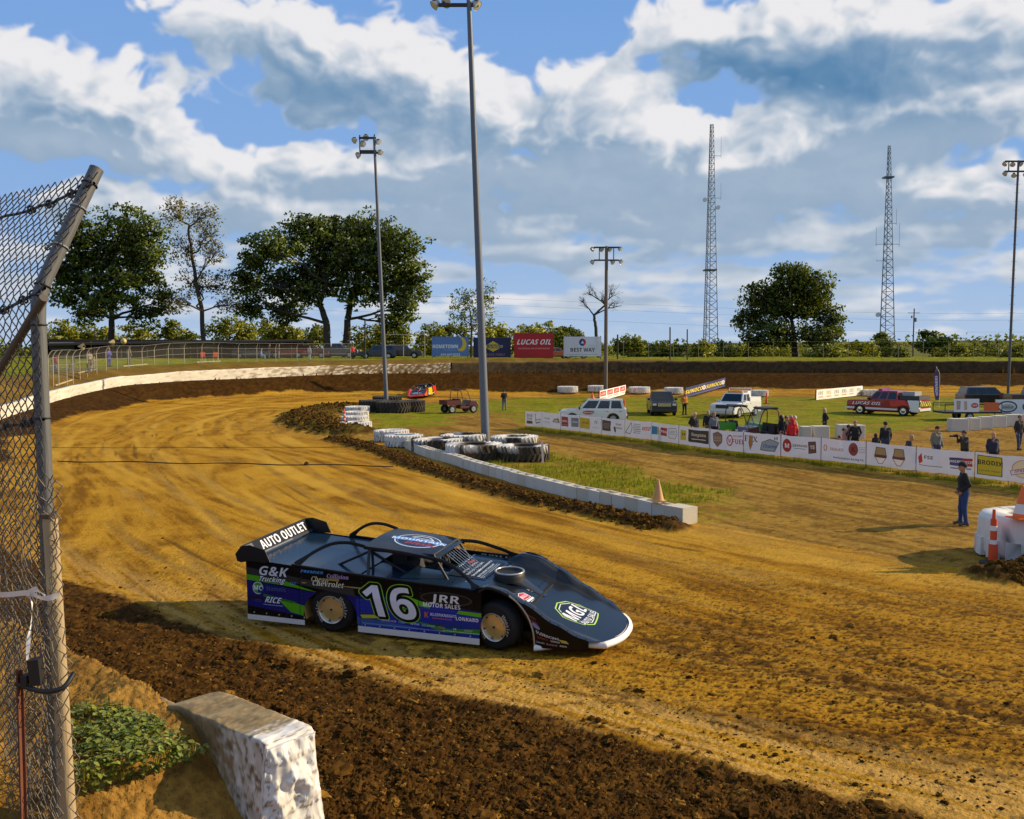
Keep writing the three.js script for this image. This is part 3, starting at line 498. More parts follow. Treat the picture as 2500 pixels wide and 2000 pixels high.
  part('tape_band', [ribbon(rp([[-60, 1452, 5.0], [20, 1452, 4.86], [72, 1448, 4.84], [110, 1462, 4.80], [146, 1452, 4.82]]), .03), ribbon(rp([[66, 1452, 4.83], [88, 1438, 4.82], [110, 1458, 4.81]]), .03)], new THREE.MeshPhysicalMaterial({ color: rgb(.82, .81, .80), roughness: .35, side: THREE.DoubleSide }), tp);
  part('tape_tail', ribbon(rp([[74, 1450, 4.83], [78, 1500, 4.81], [70, 1560, 4.80], [64, 1626, 4.81]]), .03), new THREE.MeshPhysicalMaterial({ color: rgb(.82, .81, .80), roughness: .35, side: THREE.DoubleSide }), tp);
  const lk = at(88, 1640, 4.80), sp = thing('latch_strap', 'black latch and rubber strap holding the stake to the gate pipe', 'latch', lk);
  part('latch_body', [box(.055, .13, .05, 0, 0, 0, 0, 0, .08), box(.03, .05, .06, -.05, -.04, 0)], BLACK, sp);
  part('strap', tube([V(-.10, -.06, 0), V(-.03, -.075, .02), V(.05, -.09, .03), V(.14, -.075, .02), V(.17, -.02, -.04)], .013, 8, 30), BLACK, sp);
}

// ---------------------------------------------------------------- catch fence round the turn
{
  const P = [[118, 926, 71], [130, 924, 72.5], [143, 922, 74], [163, 920, 76], [178, 919, 78], [195, 914, 80], [213, 911, 82], [236, 907, 84], [259, 903, 86], [286, 901, 88], [314, 900, 90], [347, 898, 92], [377, 894, 94], [411, 890, 96], [450, 888, 98], [493, 886, 99.5], [533, 886, 101], [582, 887, 102.5], [627, 886, 104], [673, 886, 105.5], [725, 885, 107.5], [790, 885, 109.5], [856, 884, 111.5]];
  const f = thing('catch_fence', 'curved top chain link catch fence on the bank above the white turn wall', 'fence'); const Q = P.map(([a, b, d]) => at(a, b, d)); const MATP = M(.42, .37, .26, .6), ht = 2.1;
  const inw = Q.map((p, i) => { const a = Q[Math.max(0, i - 1)], b = Q[Math.min(Q.length - 1, i + 1)]; const d = b.clone().sub(a).setY(0).normalize(); return V(-d.z, 0, d.x); });
  const pt = (i, t, k) => { const p = Q[Math.min(i, Q.length - 1)].clone(), n = inw[Math.min(i, Q.length - 1)].clone(); if (k) { const b = Q[i + 1], m = inw[i + 1]; p.lerp(b, k); n.lerp(m, k); } const y = t * ht, c = t > .75 ? Math.pow((t - .75) / .25, 1.6) * .34 : 0; return p.add(V(0, y, 0)).addScaledVector(n, c); };
  Q.forEach((p, i) => part('post', tube([-.3, 0, .3, .6, .75, .83, .9, .96, 1].map((t) => pt(i, t)), .032, 6, 16), MATP, f));
  for (let i = 0; i < Q.length - 1; i++) {
    const w = part('mesh_panel', grid(4, 10, (u, v) => pt(i, v, u), (u, v, q) => [(i + u) * 40, v * 40]), null, f); w.material = fabricFar();
  }
  for (const t of [.985, .72, .45]) part('rail_wire', tube(Q.map((p, i) => pt(i, t)), .014, 4, 80), GALV, f);
  // cut timber lying along its foot
  for (const [a, b, c, e, d] of [[134, 934, 176, 920, 76], [190, 916, 236, 910, 83], [300, 903, 360, 897, 91], [480, 891, 538, 889, 100]]) { const p = at(a, b, d - 1), q = at(c, e, d + 3); p.y = ground(p.x, p.z) + .10; q.y = ground(q.x, q.z) + .10; solo('timber_edging', bar(p, q, .07, .07, 6), M(.42, .33, .18, .9), 'pale timber edging lying on the bank at the foot of the catch fence', 'timber', null, 0, 'timbers under the catch fence'); }
}
var _fab; function fabricFar() { return _fab ??= new THREE.MeshStandardMaterial({ color: rgb(.22, .21, .18), roughness: .7, metalness: .2, transparent: true, opacity: .14, side: THREE.DoubleSide }); }

// ---------------------------------------------------------------- floodlight poles
const LAMPM = M(.55, .53, .48, .35, { metalness: .5, side: THREE.DoubleSide }), LENS = MP(.55, .55, .5, .1);
const bowl = new THREE.LatheGeometry([[.03, -.40], [.10, -.36], [.17, -.24], [.235, -.08], [.265, 0], [.275, .012]].map(([a, b]) => new THREE.Vector2(a, b)), 16), lensG = new THREE.LatheGeometry([[0, .03], [.14, .022], [.262, .0]].map(([a, b]) => new THREE.Vector2(a, b)), 16), ballast = box(.22, .26, .22, 0, -.5, 0);
function floodlight(parent, x, y, z, yaw, tilt, s = 1) {
  const g = new THREE.Group(); g.name = 'floodlight'; g.position.set(x, y, z); g.rotation.set(0, yaw, 0); g.scale.setScalar(s); parent.add(g);
  const t = [tilt, 0, 0]; part('reflector', bowl, LAMPM, g, null, t); part('lens', lensG, LENS, g, null, t); part('ballast', ballast, IRON, g, [0, .5 + .18 + (-.0), -.05]); part('bracket', box(.05, .3, .05, 0, .12, -.12), IRON, g);
}
function lightPole(name, label, base, H, r0, r1, leanX, mat, head, rungs) {
  const p = thing(name, label, 'light pole', base), top = V(leanX, H, 0), ax = (y) => V(leanX * y / H, y, 0);
  part('pole_shaft', new THREE.CylinderGeometry(r1, r0, H + 1.2, 20, 12).translate(0, (H - 1.2) / 2, 0).applyMatrix4(new THREE.Matrix4().makeShear(0, 0, leanX / H, 0, 0, 0)), mat, p);
  if (rungs) for (let y = 2; y < H - 1; y += .9) part('climbing_rung', bar(ax(y).add(V(-.32, 0, 0)), ax(y).add(V(.32, 0, 0)), .012, .012, 4), IRON, p);
  for (const [dy, w0, w1, yaw] of head.arms) { const c = Math.cos(yaw), s = Math.sin(yaw), q = ax(H + dy); part('crossarm', box(w1 - w0, .16, .16, (w0 + w1) / 2, 0, 0).rotateY(yaw).translate(q.x, q.y, q.z), IRON, p); }
  for (const [dx, y0, y1, yaw] of head.struts ?? []) { const q = ax(H + (y0 + y1) / 2); part('strut', box(.09, y1 - y0, .09, dx * Math.cos(yaw), 0, -dx * Math.sin(yaw)).translate(q.x, q.y, q.z), IRON, p); }
  for (const [dx, dy, yaw, tilt, ay] of head.lamps) { const q = ax(H + dy); floodlight(p, q.x + dx * Math.cos(ay ?? 0), q.y, q.z - dx * Math.sin(ay ?? 0), yaw, tilt); }
  return p;
}
{
  let b = flat(1186, 1085);
  lightPole('light_pole', 'tall grey steel light pole rising out of the ring of white and black tyres', b, 23.35, .235, .125, -.85, M(.13, .15, .18, .55, { metalness: .2 }), {
    arms: [[-.25, -1.75, .5, 0], [-1.2 + 1.6, -1.75, .5, 0]], struts: [[-1.3, -.3, .4, 0]], lamps: [[-1.85, -.28, -1.2, 2.3], [-1.2, -.15, -.5, 2.2], [-.75, .35, .4, 2.2], [.45, -.30, 1.2, 2.3], [.25, .35, .9, 2.2]] });
  b = setDown(943, 85);
  lightPole('light_pole', 'tall grey steel light pole rising out of the ring of black tyres', b, 23.3, .20, .11, -.9, M(.12, .135, .16, .55, { metalness: .2 }), {
    arms: [[-.1, -1.3, .15, 0], [-1.35, -1.3, .3, 0], [-1.2, -1.3, .15, 0]], struts: [[-1.25, -1.35, .15, 0], [0, -1.35, .2, 0]], lamps: [[-1.75, -.35, -.9, 2.2], [-.72, -.08, .2, 1.9], [-1.0, -.62, .6, 2.1], [.38, -.5, 1.3, 2.3], [-1.55, -1.62, -1.2, 2.0], [.5, -1.4, 1.2, 2.4]] });
  b = setDown(1479, 107.5);
  lightPole('light_pole', 'weathered wooden light pole behind the red and white banner', b, 16.5, .23, .17, .02, M(.17, .125, .095, .85, { bumpMap: GRAIN, bumpScale: .01 }), {
    arms: [[-.12, -1.35, 1.35, 0], [-1.5, -1.35, 1.35, 0]], struts: [[-.78, -1.5, -.1, 0], [.78, -1.5, -.1, 0]], lamps: [[-1.6, -.38, -1.2, 2.3], [-.48, -.42, .9, 2.2], [.42, -.42, .9, 2.2], [1.55, -.36, 1.1, 2.2], [-1.6, -1.78, -1.2, 2.3], [.72, -1.78, .8, 2.2], [1.65, -1.74, 1.2, 2.3]] });
  b = setDown(2464, 105);
  lightPole('light_pole', 'slim dark light pole with climbing rungs beside the parked dark truck', b, 25.2, .15, .11, .4, M(.10, .095, .10, .55, { metalness: .2 }), {
    arms: [[-.1, -1.4, 1.6, 0], [-1.15, -1.4, 1.6, 0]], struts: [[-1.0, -1.15, -.1, 0], [1.1, -1.15, -.1, 0]], lamps: [[-1.45, -.42, -1.1, 2.3], [-.6, -.45, -.4, 2.2], [.32, -.42, .6, 2.2], [1.0, -.42, .9, 2.2], [-1.4, -1.45, -1.3, 2.3], [-.42, -1.6, -.5, 2.3], [.9, -1.6, .9, 2.2]] }, true);
}
// ---------------------------------------------------------------- radio towers far behind
function tower(label, base, H, w0, w1, sections, extras) {
  const t = thing('radio_tower', label, 'tower', base), MT = M(.13, .16, .20, .5, { metalness: .4 }), rad = (y) => lerp(w0, w1, Math.pow(Math.max(0, y) / H, .9)) * .577;
  const leg = (k, y) => { const a = k * 2.0944 + .35; return V(Math.cos(a) * rad(y), y, Math.sin(a) * rad(y)); };
  for (let k = 0; k < 3; k++) part('tower_leg', bar(leg(k, -2), leg(k, H), .13, .07, 6), MT, t);
  const b = []; let y = 0;
  for (let i = 0; i < sections; i++) { const f = (s) => H * (1 - Math.pow(1 - s, 1.25)), y0 = f(i / sections), y1 = f((i + 1) / sections), m = (y0 + y1) / 2;
    for (let k = 0; k < 3; k++) { const n = (k + 1) % 3; b.push(bar(leg(k, y0), leg(n, y1), .05, .05, 3), bar(leg(n, y0), leg(k, y1), .05, .05, 3), bar(leg(k, y1), leg(n, y1), .045, .045, 3)); } }
  part('lattice_bracing', b, MT, t).userData.kind = 'stuff';
  part('cable_ladder', bar(V(.1, -1, 0), V(.05, H * .98, 0), .11, .08, 5), MT, t);
  for (const [y1, dx, L, kind] of extras) {
    if (kind === 'whip') { const m = part('antenna', [bar(V(0, y1, 0), V(dx, y1, 0), .05, .05, 4), bar(V(dx, y1 - L * .1, 0), V(dx, y1 + L, 0), .05, .035, 4)], MT, t); }
    if (kind === 'dish') part('dish', T(new THREE.CylinderGeometry(.55, .55, .5, 16), dx, y1, .4, Math.PI / 2, 0, 0), M(.75, .75, .74, .5), t);
    if (kind === 'deck') part('platform', box(dx, .35, dx, 0, y1, 0), MT, t);
  }
}
tower('taller lattice radio tower with white dishes halfway up', V((1730 - 1250) / 2400 * 262, 3.2, -262), 61.6, 4.4, .95, 34, [[53.5, 2.6, 5, 'whip'], [42.5, 2.7, 4, 'whip'], [23.6, 3.2, 0, 'deck'], [42, -1.6, 0, 'dish'], [40, 1.9, 0, 'dish']]);
tower('shorter lattice radio tower rising beside the round tree', V((2158 - 1250) / 2400 * 240, 3.2, -240), 51.5, 4.3, .7, 30, [[44, 2.2, 0, 'deck'], [28, -2.6, 4.2, 'whip'], [28, 3.0, 5.2, 'whip'], [33, 2.2, 3.5, 'whip'], [24, -2.4, .3, 'whip'], [11, -1.9, 0, 'dish']]);

// ---------------------------------------------------------------- infield barrier of hollow white blocks
{
  const BW = M(.80, .76, .66, .75, { map: GRAINC, bumpMap: GRAIN, bumpScale: .004 }), L = new THREE.CatmullRomCurve3(BARRIER, false, 'centripetal'), len = L.getLength(), n = 34, b = thing('block_barrier', 'curving row of white hollow blocks beside the dirt heap', 'barrier');
  const w = .42, h = .43, one = (s) => {                                    // a block with a recess in its top
    const a = len / n * .985, e = .07, g = [box(a, h - .14, w, 0, (h - .14) / 2, 0)];
    g.push(box(a, .14, e, 0, h - .07, w / 2 - e / 2), box(a, .14, e, 0, h - .07, -w / 2 + e / 2), box(e, .14, w - 2 * e, a / 2 - e / 2, h - .07, 0), box(e, .14, w - 2 * e, -a / 2 + e / 2, h - .07, 0)); return merge(g); };
  const geos = [one(0)], R = rng(61), mats = [BW, M(.76, .71, .60, .8, { map: GRAINC, bumpMap: GRAIN, bumpScale: .004 }), M(.70, .64, .50, .8, { map: GRAINC, bumpMap: GRAIN, bumpScale: .004 })];
  for (let i = 0; i < n; i++) { const p = L.getPointAt((i + .5) / n), t = L.getTangentAt((i + .5) / n), m = part('block', geos[0], mats[Math.floor(R() * 3)], b); m.position.set(p.x + (R() - .5) * .02, ground(p.x, p.z) - .02 + .02 * R(), p.z + (R() - .5) * .02); m.rotation.y = Math.atan2(-t.z, t.x) + (R() - .5) * .05; }
  const e = L.getPointAt(0), t0 = L.getTangentAt(0); const blk = part('end_block', box(.75, .5, .6, 0, .22, 0), mats[2], b); blk.position.set(e.x - t0.x * .42, ground(e.x, e.z), e.z - t0.z * .42); blk.rotation.y = Math.atan2(-t0.z, t0.x) + .12;
}
// ---------------------------------------------------------------- cones and posts
const coneGeo = (h, r) => new THREE.LatheGeometry([[r * .98, 0], [r, .01], [r * .16, h * .97], [r * .12, h], [0, h]].map(([a, b]) => new THREE.Vector2(a, b)), 20);
function cone(label, pos, h, r, col, bands) {
  const c = thing('traffic_cone', label, 'cone', pos, R0() * 3, 0);
  part('cone_body', coneGeo(h, r).translate(0, .03, 0), col, c); part('base', box(r * 2.5, .03, r * 2.5, 0, .015, 0), bands === 'dark' ? M(.05, .04, .03, .9) : col, c);
  for (const [y0, y1] of Array.isArray(bands) ? bands : []) { const f = (y) => r * lerp(1, .16, y / h / .97) + .004; part('band', new THREE.CylinderGeometry(f(y1 * h), f(y0 * h), (y1 - y0) * h, 20, 1, true).translate(0, (y0 + y1) / 2 * h + .03, 0), WHITE, c); }
}
function delineator(label, pos, h, bands = true) {
  const c = thing('delineator_post', label, 'traffic post', pos), OR = M(.72, .075, .012, .5), prof = [[.105, .03], [.100, h * .36], [.075, h * .37], [.072, h * .82], [.045, h * .83], [.035, h], [0, h]];
  part('tube', new THREE.LatheGeometry(prof.map(([a, b]) => new THREE.Vector2(a, b)), 16), OR, c); part('base', cyl(.30, .32, .05, 0, .025, 0, 8), M(.03, .03, .03, .9), c);
  if (bands) for (const y of [.40, .66]) part('reflective_band', cyl(.078, .080, h * .09, 0, h * y, 0, 16), M(.8, .8, .78, .4), c);
}
{
  const b = BARRIER[0]; cone('faded tan cone standing on the end of the white block barrier', V(b.x - .35, ground(b.x, b.z) + .5, b.z - .35), .62, .17, M(.62, .33, .12, .6));
  const ty = V(13.0, 0, -22.9);
  delineator('orange and white striped post beside the big white tyre', (() => { const p = flat(2424, 1376); p.y = ground(p.x, p.z); return p; })(), 1.28);
  cone('bright orange and white cone standing on top of the big white tyre', V(flat(2490, 1262, 1.12).x, 1.10, flat(2490, 1262, 1.12).z + .1), .74, .20, M(.82, .16, .02, .5), [[.12, .42]]);
  delineator('plain orange post on the grass beside the white tow truck', setDown(1873, 95), 1.25, false);
  delineator('plain orange post behind the white station wagon', setDown(1525, 84), 1.05, false);
  delineator('orange and white post leaning against the stack of white tyres', setDown(839, 66.5), 1.15);
  const wp = setDown(1325, 43.6); const w = solo('marker_post', box(.10, 1.0, .03, 0, .5, 0, 0, 0, .04), M(.72, .55, .50, .7), 'pinkish white marker board stuck in the grass beside the tyres', 'marker', wp);
}
// ---------------------------------------------------------------- big tyres laid flat
function tyreGeo(R, h, treads, hole = .5) {
  const big = treads < 20;
  const pr = [[hole * R, .10 * h], [hole * R * 1.02, .04 * h], [R * .72, 0], [R * .93, .05 * h], [R * .985, .16 * h], [R, .5 * h], [R * .985, .84 * h], [R * .93, .95 * h], [R * .72, h], [hole * R * 1.02, .96 * h], [hole * R, .90 * h], [hole * R * 1.15, .5 * h], [hole * R, .10 * h]];
  const body = new THREE.LatheGeometry(pr.map(([a, b]) => new THREE.Vector2(a, b)), 40), lugs = [];
  for (let i = 0; i < treads; i++) for (const s of [0, 1]) { if (big && s) continue; const a = (i + s * .5) / treads * Math.PI * 2, g = big ? box(R * .26, h * .40, R * .09) : box(.085 * R, h * .52, R * .10, 0, 0, 0, 0, 0, s ? .38 : -.38); g.translate(0, h * (big ? .24 : s ? .72 : .28), 0).translate(0, 0, R * .985).rotateY(a); lugs.push(g); }
  return [body, merge(lugs)];
}
const tyreKinds = {};
function bigTyre(label, pos, R, h, paintf, group, turn = 0, treads = 30) {
  const k = R.toFixed(2) + h.toFixed(2); const [b, l] = tyreKinds[k] ??= tyreGeo(R, h, treads);
  const t = thing('tractor_tyre', label, 'tyre', pos, turn, group); const m = VC(.85, { bumpMap: GRAIN, bumpScale: .004 });
  part('casing', paint(b.clone(), (x, y, z) => paintf(x, y, z, 0)), m, t); const lg = part('tread_lugs', paint(l.clone(), (x, y, z) => paintf(x, y, z, 1)), m, t); lg.userData.kind = 'stuff';
}
const WH = [.74, .72, .67], BK = [.020, .019, .018], MUD = [.20, .12, .035];
const patchy = (amount, s) => (x, y, z, lug) => { const f = fbm(x * .55 + s, z * .55, 2) + .06 * n3(x * 5, y * 5, z * 5 + s) + (y > .58 ? .16 : y > .45 ? -.10 : -.36) - (lug ? .06 : 0); return mixc(mixc(BK, WH, sstep(.05, .22, f + amount - .5)), MUD, clamp(.10 + .2 * n3(x * 2 + s, y * 2, z * 2))); };
const white = (s) => (x, y, z) => { const f = n3(x * 3 + s, y * 4, z * 3) + .5 * n3(x * 9, y * 9, z * 9 + s); return mixc(WH, f > .75 ? BK : MUD, f > .75 ? .8 : clamp(.05 + .25 * f)); };
const black = (s) => (x, y, z) => mixc(BK, MUD, clamp(.06 + .25 * n3(x * 2 + s, y * 2, z * 2)));
{
  const put = (px, py, R) => { const p = flat(px, py); p.z -= R; p.x = (px - 1250) / 2400 * -p.z; p.y = ground(p.x, p.z); return p; };
  bigTyre('black tractor tyre with a white patch on its left, before the tall pole', put(1158, 1128, 1.3), 1.30, .74, (x, y, z) => mixc(patchy(.42, 3)(x, y, z), WH, sstep(-.55, -.95, x) * .9));
  bigTyre('black tractor tyre with white rim streaks beside the marker board', put(1278, 1130, 1.15), 1.15, .72, patchy(.40, 7));
  bigTyre('whitewashed tractor tyre behind the tall pole, leaning on its neighbours', put(1256, 1098, 1.2), 1.20, .70, patchy(.62, 11));
  bigTyre('half painted tractor tyre at the end of the block barrier', put(1066, 1106, 1.3), 1.25, .66, patchy(.52, 15));
  bigTyre('grey whitewashed tractor tyre between the barrier and the tall pole', put(1130, 1094, 1.2), 1.2, .66, patchy(.6, 19));
  bigTyre('dusty white tractor tyre at the far end of the block barrier', put(985, 1094, .95), .98, .62, white(3));
  bigTyre('dusty white tractor tyre half hidden at the heap beyond the barrier', put(955, 1080, .95), .95, .64, white(8));
  [[868, 1052, .98, 'nearest the orange post'], [866, 1034, .95, ''], [868, 1022, .95, ''], [872, 1010, .98, '']].forEach(([a, b, r], i) => bigTyre(['white tyre at the end of the row with an orange post against it', 'second white tyre of the row from the orange post', 'third white tyre of the row from the orange post', 'white tyre of the row next to the black tyres'][i], put(a, b, .9), r, .55, white(20 + i), 'row of white tyres'));
  [[915, 1006, 1.3, 'black tyre at the left of the pole ring beside the white tyres'], [960, 1009, 1.4, 'black tyre in front of the light pole, largest of its ring'], [1000, 1006, 1.25, 'black tyre of the pole ring beside the dark red buggy'], [945, 994, 1.3, 'black tyre behind the light pole in the ring']].forEach(([a, b, r, l], i) => bigTyre(l, put(a, b, 1.2), r, .95, black(i * 3)));
  [[1386, 967, 1.15, 'white tyre standing alone at the far edge of the grass'], [1458, 966, 1.05, 'white tyre beside the wooden light pole'], [1561, 966, 1.2, 'white tyre next to the red and white banner'], [1645, 966, 1.05, 'white tyre behind the black pickup'], [1855, 968, .95, 'white tyre behind the white tow truck'], [2126, 968, .95, 'white tyre next to the long white banner']].forEach(([a, b, r, l], i) => bigTyre(l, put(a, b, 1), r, .72, white(40 + i), 'white tyres along the back edge of the infield'));
  const p = flat(2520, 1386); bigTyre('very large white painted tyre with deep treads and a cone on top', V(12.55, ground(12.5, -23), -23.4), 1.25, 1.08, white(61), undefined, 0, 15);
}
// ---------------------------------------------------------------- white concrete blocks in rows
{
  const blocks = (list, label, group) => list.forEach(([x0, x1, py, d], i) => { const p = setDown((x0 + x1) / 2, d), w = (x1 - x0) / 2400 * d; const m = solo('concrete_block', extrude([[-w / 2, 0], [w / 2, 0], [w / 2, .80], [-w / 2, .80]], .7, .03), M(.55, .52, .45, .85, { bumpMap: GRAIN, bumpScale: .006 }), label, 'block', p, .06 * (i % 2 ? 1 : -1) + .10, group); });
  blocks([[1957, 1980, 0, 55], [1983, 2024, 0, 55.4], [2047, 2085, 0, 56.2], [2087, 2110, 0, 56.6]], 'white concrete block in the row behind the spectators and the woman in black', 'block row behind the spectators');
  blocks([[2322, 2364, 0, 62], [2366, 2392, 0, 63], [2394, 2424, 0, 64], [2426, 2456, 0, 65], [2458, 2500, 0, 66], [2502, 2550, 0, 67]], 'white concrete block in the row leading to the man in jeans by the frame edge', 'block row beside the trailer');
}
// ---------------------------------------------------------------- lettering helpers
const F = (px, f = 'sans-serif', st = 'bold') => `${st} ${px}px ${f}`;
function word(c, s, x, y, px, col, o = {}) { c.save(); c.translate(x, y); if (o.rot) c.rotate(o.rot); c.transform(o.sx ?? 1, 0, o.skew ?? 0, 1, 0, 0); c.font = F(px, o.font ?? 'sans-serif', o.style ?? 'bold'); c.textAlign = o.align ?? 'center'; c.textBaseline = 'middle'; if (o.line) { c.lineWidth = o.lw ?? px * .12; c.strokeStyle = o.line; c.lineJoin = 'round'; c.strokeText(s, 0, 0); } c.fillStyle = col; c.fillText(s, 0, 0); c.restore(); }
const ell = (c, x, y, a, b, col, line, lw = 4) => { c.beginPath(); c.ellipse(x, y, a, b, 0, 0, 7); if (col) { c.fillStyle = col; c.fill(); } if (line) { c.strokeStyle = line; c.lineWidth = lw; c.stroke(); } };
const pg = (c, pts, col, line, lw = 4) => { c.beginPath(); pts.forEach(([x, y], i) => i ? c.lineTo(x, y) : c.moveTo(x, y)); c.closePath(); if (col) { c.fillStyle = col; c.fill(); } if (line) { c.strokeStyle = line; c.lineWidth = lw; c.stroke(); } };
const scribble = (c, x, y, w, n, col, lw = 3, gap = 9) => { c.fillStyle = col; for (let i = 0; i < n; i++) { let q = x; while (q < x + w) { const l = 4 + 9 * R0(); c.fillRect(q, y + i * gap, Math.min(l, x + w - q), lw); q += l + 3; } } };
